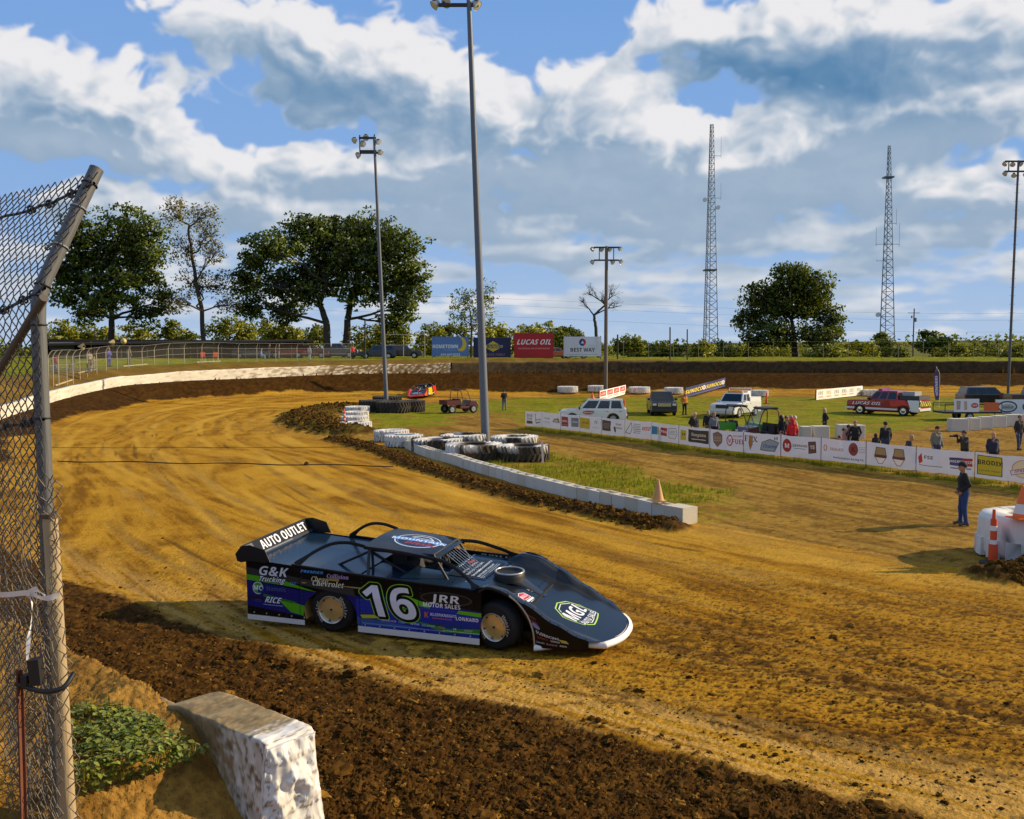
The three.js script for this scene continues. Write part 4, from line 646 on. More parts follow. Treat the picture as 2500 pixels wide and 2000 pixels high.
// ---------------------------------------------------------------- the infield banner fence
{
  const logos = [
    (c, w, h) => { word(c, 'QUICK', w * .27, h * .25, 58, '#333'); word(c, 'RACER', w * .27, h * .5, 50, '#5a5248'); c.fillStyle = '#5a4a36'; c.fillRect(w * .1, h * .66, w * .34, h * .2); c.strokeStyle = '#4a4038'; c.lineWidth = 16; c.beginPath(); c.moveTo(w * .6, h * .1); c.lineTo(w * .66, h * .8); c.lineTo(w * .9, h * .7); c.stroke(); word(c, 'RACING', w * .8, h * .55, 36, '#7a4a40'); },
    (c, w, h) => { word(c, 'Penske', w * .28, h * .38, 44, '#555', { skew: -.2, style: 'italic bold' }); scribble(c, w * .1, h * .6, w * .35, 3, '#777'); pg(c, [[w * .56, h * .6], [w * .66, h * .34], [w * .9, h * .3], [w * .96, h * .62]], '#8a8078'); word(c, 'FANS', w * .76, h * .5, 40, '#efe9e4'); },
    (c, w, h) => { c.fillStyle = '#a03830'; c.fillRect(w * .06, h * .14, w * .36, h * .66); word(c, 'SMITH', w * .24, h * .45, 46, '#e8dcd4'); c.fillStyle = '#7d7f88'; c.fillRect(w * .56, h * .16, w * .38, h * .62); word(c, 'TITANS', w * .75, h * .45, 40, '#ddd'); scribble(c, w * .1, h * .68, w * .3, 1, '#eee'); },
    (c, w, h) => { c.fillStyle = '#c8a81e'; c.fillRect(w * .02, h * .1, w * .45, h * .72); word(c, 'Weld', w * .25, h * .42, 56, '#806a10', { style: 'italic bold' }); scribble(c, w * .08, h * .64, w * .32, 1, '#6a5a10'); word(c, 'FC', w * .74, h * .3, 60, '#8a3028', { style: 'italic bold' }); scribble(c, w * .6, h * .62, w * .3, 3, '#999'); },
    (c, w, h) => { c.fillStyle = '#584438'; c.fillRect(w * .04, h * .12, w * .36, h * .68); scribble(c, w * .08, h * .3, w * .28, 4, '#bbaa98', 6, 22); pg(c, [[w * .52, h * .5], [w * .6, h * .45], [w * .62, h * .85], [w * .56, h * .8]], '#222'); word(c, 'Ernst', w * .74, h * .3, 46, '#6b3c36'); word(c, 'MOTORS', w * .76, h * .55, 32, '#444'); },
    (c, w, h) => { pg(c, [[w * .04, h * .75], [w * .26, h * .1], [w * .3, h * .4], [w * .2, h * .85]], null, '#6b4038', 9); scribble(c, w * .34, h * .15, w * .26, 6, '#5a4a42', 9, 26); word(c, 'MSD', w * .8, h * .42, 78, '#c02a20', { skew: -.15, style: 'italic bold' }); word(c, '\u25B2', w * .86, h * .78, 44, '#c02a20'); },
    (c, w, h) => { c.fillStyle = '#2d7fae'; c.fillRect(w * .02, h * .2, w * .22, h * .5); c.fillStyle = '#caa23a'; c.fillRect(w * .25, h * .2, w * .05, h * .5); c.fillStyle = '#a82c30'; c.fillRect(w * .36, h * .2, w * .22, h * .5); word(c, 'PEM', w * .47, h * .45, 50, '#f0e0dc'); pg(c, [[w * .64, h * .2], [w * .9, h * .18], [w * .94, h * .5], [w * .86, h * .8], [w * .66, h * .78]], '#e0dce0', '#555', 6); scribble(c, w * .68, h * .34, w * .2, 3, '#555', 6, 20); },
    (c, w, h) => { c.fillStyle = '#c9b11c'; c.fillRect(w * .06, h * .2, w * .2, h * .6); word(c, 'VP', w * .16, h * .45, 56, '#222'); c.fillStyle = '#423524'; c.fillRect(w * .32, h * .1, w * .64, h * .74); word(c, 'Simpson', w * .64, h * .38, 60, '#d9d0c0'); c.fillStyle = '#cfc7b4'; c.fillRect(w * .42, h * .62, w * .45, h * .05); },
    (c, w, h) => { pg(c, [[w * .1, h * .2], [w * .24, h * .08], [w * .38, h * .2], [w * .36, h * .65], [w * .24, h * .92], [w * .12, h * .65]], '#8a6a52', '#5a3c2c', 6); scribble(c, w * .14, h * .36, w * .2, 3, '#d8c8b4', 8, 24); ell(c, w * .6, h * .48, 42, 66, null, '#b03028', 14); word(c, 'V', w * .6, h * .5, 80, '#b03028'); word(c, 'VICTORY', w * .83, h * .22, 34, '#b04038'); word(c, 'FUEL', w * .84, h * .52, 78, '#b03028'); },
    (c, w, h) => { word(c, 'F', w * .08, h * .3, 96, '#3a3430', { font: 'serif' }); word(c, 'X', w * .32, h * .3, 96, '#3a3430', { font: 'serif' }); pg(c, [[w * .16, h * .12], [w * .25, h * .12], [w * .25, h * .6], [w * .19, h * .86], [w * .15, h * .5]], '#b5752c', '#4a3018', 5); pg(c, [[w * .46, h * .82], [w * .5, h * .4], [w * .72, h * .22], [w * .94, h * .4], [w * .84, h * .86]], '#9aa0a8', '#26282c', 7); word(c, 'Champ', w * .7, h * .6, 54, '#2e5a86', { style: 'italic bold' }); for (let i = 0; i < 8; i++) { c.fillStyle = i % 2 ? '#111' : '#eee'; c.fillRect(w * .8 + (i % 4) * 14, h * .1 + Math.floor(i / 4) * 18, 14, 18); } },
    (c, w, h) => { ell(c, w * .16, h * .48, 58, 78, '#a82c24'); word(c, 'M', w * .16, h * .48, 76, '#f4e8e0'); word(c, 'DEMAND', w * .48, h * .44, 44, '#444'); c.fillStyle = '#666'; c.fillRect(w * .34, h * .58, w * .28, 6); pg(c, [[w * .68, h * .2], [w * .86, h * .16], [w * .88, h * .72], [w * .7, h * .8]], '#6b4840', '#3a2a26', 6); word(c, '15', w * .78, h * .46, 60, '#e8dcd4'); },
    (c, w, h) => { ell(c, w * .1, h * .42, 16, 34, null, '#c86a3a', 9); word(c, 'SEALKIT', w * .36, h * .46, 42, '#b47a50'); ell(c, w * .72, h * .38, 52, 74, '#96423a'); word(c, 'K', w * .72, h * .38, 80, '#4a2420'); scribble(c, w * .84, h * .25, w * .14, 4, '#776', 5, 18); word(c, 'Performance Racing Co.', w * .62, h * .86, 30, '#333'); },
    (c, w, h) => { for (const x of [.3, .66]) { pg(c, [[w * x - 60, h * .6], [w * x - 45, h * .14], [w * x + 45, h * .14], [w * x + 60, h * .6]], '#a88c5c', '#4a3424', 6); pg(c, [[w * x - 58, h * .62], [w * x + 58, h * .62], [w * x + 20, h * .92], [w * x - 20, h * .92]], '#f0e8e0', '#8a3830', 6); c.fillStyle = '#6a3a2c'; c.fillRect(w * x - 64, h * .5, 128, 26); } },
    (c, w, h) => { pg(c, [[w * .06, h * .7], [w * .04, h * .4], [w * .1, h * .2], [w * .12, h * .6]], '#c4332a'); word(c, 'FSE', w * .22, h * .38, 52, '#333'); c.fillStyle = '#555'; c.fillRect(w * .06, h * .74, w * .4, 6); c.fillStyle = '#4c4470'; c.fillRect(w * .58, h * .26, w * .2, h * .36); c.fillStyle = '#b03430'; c.fillRect(w * .78, h * .26, w * .18, h * .36); word(c, 'SHOCKER', w * .68, h * .44, 36, '#f0eaf0', { sx: .8 }); word(c, 'HITCH', w * .87, h * .44, 40, '#f0eaf0', { sx: .8 }); scribble(c, w * .6, h * .7, w * .34, 1, '#333', 12); },
    (c, w, h) => { c.fillStyle = '#c7b01a'; c.fillRect(w * .05, h * .08, w * .38, h * .8); c.strokeStyle = '#4a4410'; c.lineWidth = 7; c.strokeRect(w * .05, h * .08, w * .38, h * .8); word(c, 'BRODIX', w * .24, h * .36, 62, '#332c10', { sx: .85 }); word(c, 'Cylinder Heads', w * .24, h * .7, 24, '#7a6a10'); ell(c, w * .76, h * .48, 90, 82, '#e6d2b0', '#b88a68', 6); pg(c, [[w * .56, h * .6], [w * .95, h * .3], [w * .96, h * .5], [w * .58, h * .78]], '#dcd4d4', '#a05048', 5); word(c, 'SPRINGS', w * .76, h * .54, 36, '#a04840', { rot: -.25, style: 'italic bold' }); },
    (c, w, h) => { pg(c, [[w * .02, h * .3], [w * .06, h * .05], [w * .22, h * .08], [w * .3, h * .3]], '#222'); for (let i = 0; i < 9; i++) { c.fillStyle = i % 2 ? '#eee' : '#222'; c.fillRect(w * .04 + (i % 5) * 20, h * .08 + Math.floor(i / 5) * 22, 20, 22); } c.fillStyle = '#6b3a14'; c.fillRect(w * .02, h * .6, w * .56, h * .3); word(c, "Behrent's", w * .30, h * .46, 70, '#e3c41c', { line: '#3a3208', sx: .95 }); pg(c, [[w * .68, h * .2], [w * .78, h * .04], [w * .96, h * .1], [w * .98, h * .9], [w * .66, h * .9]], '#b88a84', '#5a2a2a', 6); word(c, 'STURDY', w * .82, h * .52, 44, '#3a2224'); },
  ];
  const cw = 512, ch = 230, tex = canvas(2048, 1024, (c) => { c.fillStyle = '#e6e3ea'; c.fillRect(0, 0, 2048, 1024); logos.forEach((f, i) => { c.save(); c.translate((i % 4) * cw, Math.floor(i / 4) * 256 + 13); c.beginPath(); c.rect(0, -13, cw, 256); c.clip(); f(c, cw, ch); c.restore(); }); });
  const VINYL = MP(1, 1, 1, .55, { map: tex, transmission: .22, side: THREE.DoubleSide }), POST = M(.03, .028, .026, .7);
  const f = thing('banner_fence', 'long white banner fence printed with sponsor logos beside the dirt pit road', 'fence'), R = rng(71);
  for (let i = 0; i < BAN.length; i++) {
    const p = BAN[i].clone(); p.y = ground(p.x, p.z); BAN[i] = p;
    part('post', bar(p.clone().add(V(0, -.2, 0)), p.clone().add(V((R() - .5) * .05, 1.20, (R() - .5) * .05)), .02, .02, 6), POST, f);
    if (i < BAN.length - 1) { const b = BAN[i + 1]; const m = p.clone().lerp(b, .5 + (R() - .5) * .1); part('stake', bar(m.clone().setY(ground(m.x, m.z) - .1), m.clone().setY(ground(m.x, m.z) + .35), .012, .012, 5), POST, f); }
  }
  for (let i = 0; i < BAN.length - 1; i++) {
    const a = BAN[i], b = BAN[i + 1]; const yb = ground(b.x, b.z), k = i % 16, u0 = (k % 4) / 4, v1 = 1 - Math.floor(k / 4) / 4;
    const nrm = V(-(b.z - a.z), 0, b.x - a.x).normalize();
    part('banner_panel', grid(14, 6, (u, v) => { const p = a.clone().lerp(b, u * .985 + .0075); p.y = lerp(a.y, yb, u) + .20 + .97 * v - .03 * Math.sin(Math.PI * u) * (v > .5 ? 1 : .2) + .015 * n2(i * 3 + u * 3, v * 2); return p.addScaledVector(nrm, .028 + .035 * Math.sin(Math.PI * u) * n2(i + u * 2.4, v * 1.5)); }, (u, v) => [u0 + .003 + u * .244, v1 - .25 + .004 + v * .242]), VINYL, f);
  }
}
// ---------------------------------------------------------------- angled banners beyond the infield, and the stretch on the right
function board(name, label, cat, a, b, h, tex, y0, posts, o = {}) {
  const g = thing(name, label, cat), ya = ground(a.x, a.z), yb = ground(b.x, b.z), d = b.clone().sub(a).setY(0), nrm = V(-d.z, 0, d.x).normalize(); if (nrm.z < 0 && Math.abs(nrm.z) > Math.abs(nrm.x)) nrm.negate(); if (o.flip) nrm.negate();
  const P = (u, y) => V(lerp(a.x, b.x, u), lerp(ya, yb, u) + y, lerp(a.z, b.z, u));
  part('panel', grid(10, 4, (u, v) => P(u, y0 + h * v).addScaledVector(nrm, .02 + (o.sag ?? .02) * n2(u * 3 + h, v * 2))), MP(1, 1, 1, .5, { map: tex, side: THREE.DoubleSide, ...(o.mat ?? {}) }), g);
  for (let i = 0; i < posts; i++) { const u = posts > 1 ? i / (posts - 1) : .5; part('post', bar(P(u, -.2).addScaledVector(nrm, -.07), P(u, y0 + h + (o.over ?? .03)).addScaledVector(nrm, -.07), .05, .05, 6), o.post ?? M(.10, .09, .08, .8), g); }
  return g;
}
{
  const law = canvas(512, 96, (c) => { c.fillStyle = '#f6f2ee'; c.fillRect(0, 0, 512, 96); for (let i = 0; i < 4; i++) { c.fillStyle = '#d8161c'; c.fillRect(8 + i * 128, 10, 104, 46); word(c, 'LAW', 60 + i * 128, 34, 36, '#f6dcd8', { style: 'italic bold' }); scribble(c, 12 + i * 128, 68, 96, 1, '#e06a60', 8); } });
  board('banner', 'slanting white banner with a row of red logos below the wooden light pole', 'banner', flat(1464, 980), flat(1527, 966), 1.05, law, .02, 3, { sag: .03 });
  const sun2 = canvas(512, 96, (c) => { c.fillStyle = '#2a2f63'; c.fillRect(0, 0, 512, 96); for (let i = 0; i < 2; i++) { word(c, 'SUNOCO', 100 + i * 256, 46, 52, '#f2dc10', { style: 'italic bold' }); ell(c, 226 + i * 256, 44, 22, 24, '#d8d4e0'); word(c, 'D', 226 + i * 256, 44, 26, '#2a2f63'); } c.fillStyle = '#5a58a0'; c.fillRect(0, 84, 512, 8); });
  board('banner', 'dark blue banner with yellow lettering at the back edge of the infield', 'banner', flat(1674, 971), flat(1770, 961.5), 1.05, sun2, .02, 3, { sag: .03 });
  const ers = canvas(1024, 128, (c) => { c.fillStyle = '#f2eee6'; c.fillRect(0, 0, 1024, 128); for (let i = 0; i < 6; i++) { word(c, 'ERS', 86 + i * 170, 48, 60, ['#8a8a80', '#b8a040', '#8a8a80', '#5a6a70', '#9a8a80', '#7a8a60'][i]); c.fillStyle = '#c89a6a'; c.fillRect(36 + i * 170, 88, 100, 14); } });
  board('banner', 'long white banner with a row of grey and yellow letters on the far grass', 'banner', flat(1993, 976.5), flat(2105, 966.5), 1.06, ers, .02, 4, { sag: .03 });
  const eag = canvas(512, 160, (c) => { c.fillStyle = '#dfe2e8'; c.fillRect(0, 0, 512, 160); for (const x of [120, 370]) { ell(c, x, 80, 92, 56, null, '#4a4a4c', 16); ell(c, x + 8, 84, 66, 34, '#b0b0b4'); word(c, 'EAGLE', x + 8, 86, 34, '#333'); } });
  board('banner', 'short white banner with two round black logos beside the trailer', 'banner', setDown(2434, 78), setDown(2560, 77), 1.15, eag, .12, 3);
}
// ---------------------------------------------------------------- billboards behind the back wall
{
  const put = (x0, x1, y0, y1, d, label, tex, extra) => { const a = at(x0, y1, d), b = at(x1, y1, d); const g = thing('billboard', label, 'billboard'), y = a.y, h = at(x0, y0, d).y - y;
    part('panel', grid(8, 4, (u, v) => V(lerp(a.x, b.x, u), y + h * v, a.z + .05 * n2(u * 3 + d, v * 2))), MP(1, 1, 1, .6, { map: tex, transmission: .12, side: THREE.DoubleSide }), g);
    for (const u of [.02, .5, .98]) part('post', bar(V(lerp(a.x, b.x, u), 3.2, a.z - .15), V(lerp(a.x, b.x, u), y + h + (extra ?? .1), a.z - .15), .07, .07, 6), M(.10, .085, .07, .9), g);
    part('frame_rail', [bar(V(a.x, y + h - .05, a.z - .1), V(b.x, y + h - .05, a.z - .1), .04, .04, 5)], M(.10, .085, .07, .9), g); };
  put(1054, 1144, 822, 870, 124, 'pale blue billboard with a yellow crescent moon', canvas(512, 280, (c, w, h) => { c.fillStyle = '#5c7fb8'; c.fillRect(0, 0, w, h); ell(c, 410, 110, 72, 100, '#e6bf2e'); ell(c, 372, 92, 58, 84, '#5c7fb8'); word(c, 'HOMETOWN', 190, 140, 72, '#f2f0ee', { sx: .84 }); word(c, 'INSURANCE', 250, 194, 30, '#7d9ccc'); word(c, '859-647-8222', 260, 256, 44, '#e6e4dc'); }));
  put(1156, 1247, 824, 873, 126, 'dark navy billboard with a yellow diamond logo partly behind the tall pole', canvas(512, 280, (c, w, h) => { c.fillStyle = '#1c2350'; c.fillRect(0, 0, w, h); pg(c, [[140, 130], [270, 50], [400, 130], [270, 200]], '#d9b91e'); c.fillStyle = '#1c2c70'; c.fillRect(190, 100, 220, 50); word(c, 'SUNOCO', 300, 126, 48, '#e8cf28', { style: 'italic bold' }); word(c, 'RACE FUELS', 300, 240, 46, '#a86868', { style: 'italic bold' }); }));
  put(1255, 1351, 813, 875, 125, 'bright red billboard with bold white lettering', canvas(512, 330, (c, w, h) => { c.fillStyle = '#b41d22'; c.fillRect(0, 0, w, h); word(c, 'LUCAS OIL', 256, 118, 92, '#f4efec', { skew: -.12, style: 'italic bold', sx: .98 }); word(c, 'THE OFFICIAL OIL OF DIRT RACING', 256, 202, 25, '#e0a8a0', { style: 'italic bold' }); }));
  put(1376, 1468, 822, 870, 126.5, 'white billboard with a round red and blue emblem', canvas(512, 270, (c, w, h) => { c.fillStyle = '#dcdce2'; c.fillRect(0, 0, w, h); ell(c, 256, 78, 46, 50, '#b02a30'); c.save(); c.beginPath(); c.rect(205, 20, 60, 120); c.clip(); ell(c, 256, 78, 46, 50, '#1d3f7a'); c.restore(); pg(c, [[256, 54], [280, 94], [232, 94]], '#dfe4ee'); word(c, 'BEST WAY', 256, 182, 72, '#15161c'); scribble(c, 40, 244, 430, 1, '#888', 5); }));
}

// ---------------------------------------------------------------- trees and shrubs behind the track
const BARK = M(.055, .042, .032, .95, { bumpMap: GRAIN, bumpScale: .02 }), LEAFM = new THREE.MeshPhysicalMaterial({ vertexColors: true, roughness: .75, specularIntensity: .4, transmission: .42, side: THREE.DoubleSide });
function leafCloud(R, pts, size, cols) {                                     // many small leaf faces
  const n = pts.length, p = new Float32Array(n * 12), c = new Float32Array(n * 12), ix = new Uint32Array(n * 6), nn = new Float32Array(n * 12), a = V(), b = V(), q = V();
  for (let i = 0; i < n; i++) {
    const [x, y, z, t, nx, ny, nz] = pts[i], s = size * (.6 + .8 * R());
    a.set(R() - .5, R() - .5, R() - .5).normalize(); b.set(R() - .5, R() - .5, R() - .5).cross(a).normalize(); q.crossVectors(a, b); if (q.y < 0) q.negate(); if (nx !== undefined) { q.multiplyScalar(.55).add(V(nx, ny, nz)).normalize(); }
    const col = mixc(mixc(cols[0], cols[1], clamp(t)), cols[2], R() * R() * .4);
    [[0, -1], [.6, 0], [0, 1], [-.6, 0]].forEach(([u, v], k) => { const o = i * 12 + k * 3; p[o] = x + (a.x * u + b.x * v) * s; p[o + 1] = y + (a.y * u + b.y * v) * s; p[o + 2] = z + (a.z * u + b.z * v) * s; nn[o] = q.x; nn[o + 1] = q.y; nn[o + 2] = q.z; c.set(col, o); });
    ix.set([i * 4, i * 4 + 1, i * 4 + 2, i * 4, i * 4 + 2, i * 4 + 3], i * 6);
  }
  const g = new THREE.BufferGeometry(); g.setAttribute('position', new THREE.BufferAttribute(p, 3)); g.setAttribute('normal', new THREE.BufferAttribute(nn, 3)); g.setAttribute('color', new THREE.BufferAttribute(c, 3)); g.setIndex(new THREE.BufferAttribute(ix, 1)); return g;
}
function limb(R, a, b, r0, r1, wig) { const n = 5, pts = []; for (let i = 0; i <= n; i++) { const t = i / n, p = a.clone().lerp(b, t); if (i && i < n) p.add(V((R() - .5) * wig, (R() - .5) * wig * .5 + Math.sin(t * Math.PI) * wig * .3, (R() - .5) * wig)); pts.push(p); } const g = []; for (let i = 0; i < n; i++) g.push(bar(pts[i], pts[i + 1], lerp(r0, r1, i / n), lerp(r0, r1, (i + 1) / n), 6)); return [g, pts]; }
const GREEN = [[.075, .12, .006], [.165, .225, .010], [.29, .33, .016]], SPRING = [[.28, .31, .014], [.42, .42, .02], [.52, .48, .03]], OLIVE = [[.20, .17, .02], [.30, .24, .03], [.20, .22, .02]], MIDG = [[.16, .20, .012], [.28, .31, .016], [.38, .37, .02]];
// lobes: px, py, rx, ry (photo pixels) at distance d
function tree(name, label, d, trunk, lobes, o) {
  const R = rng(o.seed), k = d / FOC, base = at(trunk[0][0], trunk[0][1], d); base.y = Math.min(base.y, o.foot ?? 4.2); const t = thing(name, label, o.cat ?? 'tree', base, 0, o.group);
  const rel = (px, py, dz = 0) => at(px, py, d).sub(base).add(V(0, 0, dz));
  const wood = [], L = lobes.map(([a, b, rx, ry]) => ({ c: rel(a, b, (R() - .5) * (o.depth ?? 8)), rx: rx * k, ry: ry * k, rz: (rx * .85) * k }));
  const stems = o.stems ?? 1, forks = [];
  const tp = trunk.map(([a, b]) => rel(a, b)); tp[0].y = -.6;
  for (let i = 0; i < tp.length - 1; i++) { const r0 = lerp(o.r, o.r * .45, i / (tp.length - 1)), r1 = lerp(o.r, o.r * .45, (i + 1) / (tp.length - 1)); wood.push(...limb(R, tp[i], tp[i + 1], r0, r1, .15)[0]); }
  const nodes = tp.slice(1);
  for (const l of L) {
    let near = nodes[0]; for (const n of nodes) if (n.y < l.c.y && n.distanceTo(l.c) < near.distanceTo(l.c)) near = n;
    const [g, pts] = limb(R, near, l.c, o.r * .38, o.r * .14, l.rx * .35); wood.push(...g); nodes.push(pts[3], l.c);
    for (let i = 0; i < (o.twigs ?? 9); i++) { const v = V(R() - .5, R() - .35, R() - .5).normalize(), e = l.c.clone().add(V(v.x * l.rx, v.y * l.ry, v.z * l.rz).multiplyScalar(.55 + .4 * R())); const s = pts[2 + (i % 3)]; const [g2, p2] = limb(R, s, e, o.r * .12, o.r * .03, l.rx * .22); wood.push(...g2); if (o.fine) for (let j = 0; j < o.fine; j++) { const w = V(R() - .5, R() - .3, R() - .5).normalize().multiplyScalar(l.rx * (.25 + .35 * R())); wood.push(...limb(R, p2[2 + (j % 4)], p2[2 + (j % 4)].clone().add(w), o.r * .04, o.r * .015, .3)[0]); } }
  }
  part('trunk', wood, o.bark ?? BARK, t);
  if (o.leaves) {
    const pts = [], tot = L.reduce((s, l) => s + l.rx * l.ry, 0);
    for (const l of L) {
      const clumps = Math.max(4, Math.round(o.leaves * l.rx * l.ry / tot / (o.per ?? 22)));
      for (let i = 0; i < clumps; i++) {
        const v = V(R() * 2 - 1, R() * 2 - 1, R() * 2 - 1); if (v.length() > 1) { v.normalize(); } const rr = Math.pow(R(), .45); v.normalize().multiplyScalar(rr * (1 + .22 * n3(v.x * 2 + o.seed, v.y * 2, v.z * 2)));
        const c = V(l.c.x + v.x * l.rx, l.c.y + v.y * l.ry, l.c.z + v.z * l.rz), tone = .5 + .9 * n3(c.x * .4, c.y * .4, c.z * .4) * .6 + (R() - .5) * .4, sp = (o.clump ?? .7);
        for (let j = 0; j < (o.per ?? 22); j++) { const a = R() * 6.28, h = R() * 2 - 1, q = Math.sqrt(1 - h * h) * sp * Math.sqrt(R()); pts.push([c.x + Math.cos(a) * q * 1.25, c.y + h * sp * .55 - q * q * .2, c.z + Math.sin(a) * q, tone, v.x * .6 + Math.cos(a) * q / sp * .5, v.y * .6 + h * .5 + .15, v.z * .6 + Math.sin(a) * q / sp * .5]); }
      }
    }
    part('crown', leafCloud(R, pts, o.size ?? .2, o.cols ?? GREEN), LEAFM, t);
  }
  return t;
}
tree('maple_tree', 'big dark green maple standing behind the shed next to the fence post', 140, [[268, 842], [272, 780], [276, 735]], [[285, 555, 75, 70], [215, 590, 70, 70], [345, 590, 70, 75], [170, 650, 60, 70], [260, 640, 95, 75], [370, 660, 55, 65], [200, 705, 80, 60], [310, 710, 85, 60], [380, 735, 42, 40], [190, 765, 45, 32], [345, 775, 38, 28]], { seed: 101, r: .55, leaves: 24000, size: .24, clump: .85 });
tree('elm_tree', 'broad spreading dark tree with its crown sweeping down towards the sparse tree', 140, [[800, 850], [797, 790], [780, 740], [800, 690]], [[740, 575, 80, 60], [670, 620, 75, 55], [800, 600, 70, 75], [625, 690, 50, 42], [700, 690, 75, 50], [770, 670, 70, 60], [610, 745, 36, 38], [680, 755, 50, 36], [760, 720, 40, 34]], { seed: 103, r: .62, leaves: 20000, size: .24, clump: .85, twigs: 8 });
tree('elm_tree', 'broad dark tree behind the second light pole with drooping right side', 143, [[842, 852], [848, 780], [862, 720], [870, 680]], [[840, 560, 75, 50], [915, 580, 80, 65], [980, 620, 65, 65], [880, 640, 90, 70], [1010, 690, 48, 60], [950, 700, 75, 55], [870, 705, 50, 45], [990, 755, 40, 38], [955, 790, 42, 26]], { seed: 105, r: .6, leaves: 21000, size: .24, clump: .85, twigs: 8 });
tree('locust_tree', 'tall thin tree with bare dark branches and a sparse yellowish top', 134, [[497, 838], [493, 760], [478, 690], [468, 620], [460, 560]], [[445, 530, 45, 45], [490, 530, 45, 38], [520, 590, 40, 45], [450, 610, 42, 45], [545, 625, 28, 26], [470, 690, 55, 40], [530, 690, 42, 40], [455, 745, 40, 26], [545, 745, 38, 26]], { seed: 107, r: .34, leaves: 5200, per: 9, size: .15, clump: .6, cols: OLIVE, twigs: 16, fine: 4 });
tree('young_tree', 'small open tree with tufted leaves rising behind the navy billboard', 138, [[1150, 850], [1152, 800], [1146, 755]], [[1135, 735, 38, 32], [1185, 720, 32, 38], [1120, 770, 30, 26], [1180, 765, 40, 28], [1150, 790, 40, 24]], { seed: 109, r: .2, leaves: 2200, per: 12, size: .15, clump: .5, cols: MIDG, twigs: 12, fine: 2 });
tree('bare_tree', 'leafless dead tree with forked branches behind the wooden light pole', 140, [[1462, 846], [1455, 800], [1450, 770], [1478, 745]], [[1430, 715, 24, 30], [1500, 715, 24, 34], [1520, 745, 34, 18], [1470, 730, 16, 26], [1415, 735, 14, 18]], { seed: 111, r: .30, twigs: 12, fine: 3, depth: 3 });
tree('oak_tree', 'solitary round green oak between the two radio towers', 165, [[1942, 880], [1938, 820], [1932, 780]], [[1925, 680, 60, 40], [1975, 700, 55, 40], [1865, 725, 55, 42], [2005, 745, 50, 42], [1930, 745, 85, 50], [1840, 780, 42, 36], [2030, 795, 38, 36], [1890, 815, 60, 34], [1980, 820, 62, 34], [1830, 825, 30, 20]], { seed: 113, r: .6, leaves: 22000, size: .25, clump: .95, cols: [[.085, .125, .006], [.19, .235, .010], [.32, .34, .016]] });
tree('cedar_tree', 'dark bushy tree beyond the utility pole by the low field', 205, [[2278, 872], [2276, 845], [2275, 825]], [[2278, 818, 28, 14], [2262, 835, 22, 16], [2295, 835, 22, 16], [2278, 845, 38, 16]], { seed: 115, r: .3, leaves: 3400, size: .26, clump: .8, cols: GREEN, foot: 3.6 });
tree('young_tree', 'low dark tree in front of the shorter radio tower', 190, [[2158, 876], [2158, 850], [2158, 832]], [[2158, 825, 20, 12], [2150, 842, 24, 14], [2168, 850, 18, 12]], { seed: 117, r: .22, leaves: 2000, size: .24, clump: .7, cols: MIDG, foot: 3.6 });
// the hedge line: one shrub after another
{
  const left = [[140, 800, 45], [215, 805, 50], [310, 798, 52], [420, 795, 50], [560, 785, 62], [640, 795, 52], [700, 800, 42], [760, 805, 40], [905, 800, 60], [965, 805, 45], [1060, 808, 42], [1100, 800, 50], [1210, 800, 48], [1290, 805, 45], [1330, 800, 42], [1385, 806, 34]];
  const names = ['beside the fence post', 'under the dark maple', 'right of the maple trunk', 'below the sparse tree on its left', 'tallest of the hedge beside the sparse tree', 'under the sweeping dark crown', 'beside the broad tree trunk', 'between the two broad tree trunks', 'behind the pipe frame', 'above the parked dark cars', 'above the moon billboard', 'at the foot of the small tufted tree', 'behind the navy billboard', 'behind the red billboard', 'between the red and the white billboards', 'behind the white billboard'];
  left.forEach(([px, py, r], i) => tree('shrub', 'spring green shrub ' + names[i], 150 + (i % 3) * 5, [[px, 856], [px, 835], [px, py + 20]], [[px, py + 8, r * .75, 26], [px - r * .55, py + 24, r * .6, 24], [px + r * .55, py + 22, r * .6, 26], [px, py + 42, r, 22]], { seed: 200 + i, r: .16, leaves: 2400, size: .22, clump: .7, cols: i % 4 === 3 ? MIDG : SPRING, twigs: 5, cat: 'shrub', group: 'hedge behind the parking' }));
  const right = [[1535, 828, 40], [1565, 838, 34], [1610, 840, 42], [1665, 845, 36], [1716, 840, 34], [1770, 838, 40], [1815, 850, 34], [1880, 848, 42], [2000, 848, 44], [2030, 840, 40], [2085, 838, 42], [2120, 846, 34], [2195, 853, 32], [2330, 846, 42], [2370, 850, 44], [2420, 846, 40], [2475, 848, 44], [2520, 846, 40]];
  const rn = ['beside the dead tree', 'with a ragged top beside the first tall post', 'left of the first tall timber post', 'between the tall timber posts', 'at the foot of the taller radio tower', 'right of the taller radio tower', 'left of the round oak', 'under the left side of the round oak', 'under the right side of the round oak', 'yellow green and rounded beside the oak', 'dark topped between oak and shorter tower', 'left of the shorter radio tower', 'between the shorter tower and the utility pole', 'on the low field beside the dark tree', 'in the middle of the low field', 'left of the slim light pole', 'behind the slim light pole', 'right of the slim light pole'];
  right.forEach(([px, py, r], i) => tree('shrub', 'low shrub ' + rn[i] + ' beyond the back wall', 150 + (i % 4) * 9, [[px, 876], [px, 862], [px, py + 14]], [[px, py + 6, r * .7, 16], [px - r * .5, py + 16, r * .6, 16], [px + r * .5, py + 16, r * .6, 16], [px, py + 26, r, 14]], { seed: 260 + i, r: .12, leaves: 1900, size: .2, clump: .6, cols: i % 3 === 1 ? SPRING : MIDG, twigs: 4, cat: 'shrub', foot: 3.7, group: 'shrubs beyond the back wall' }));
}
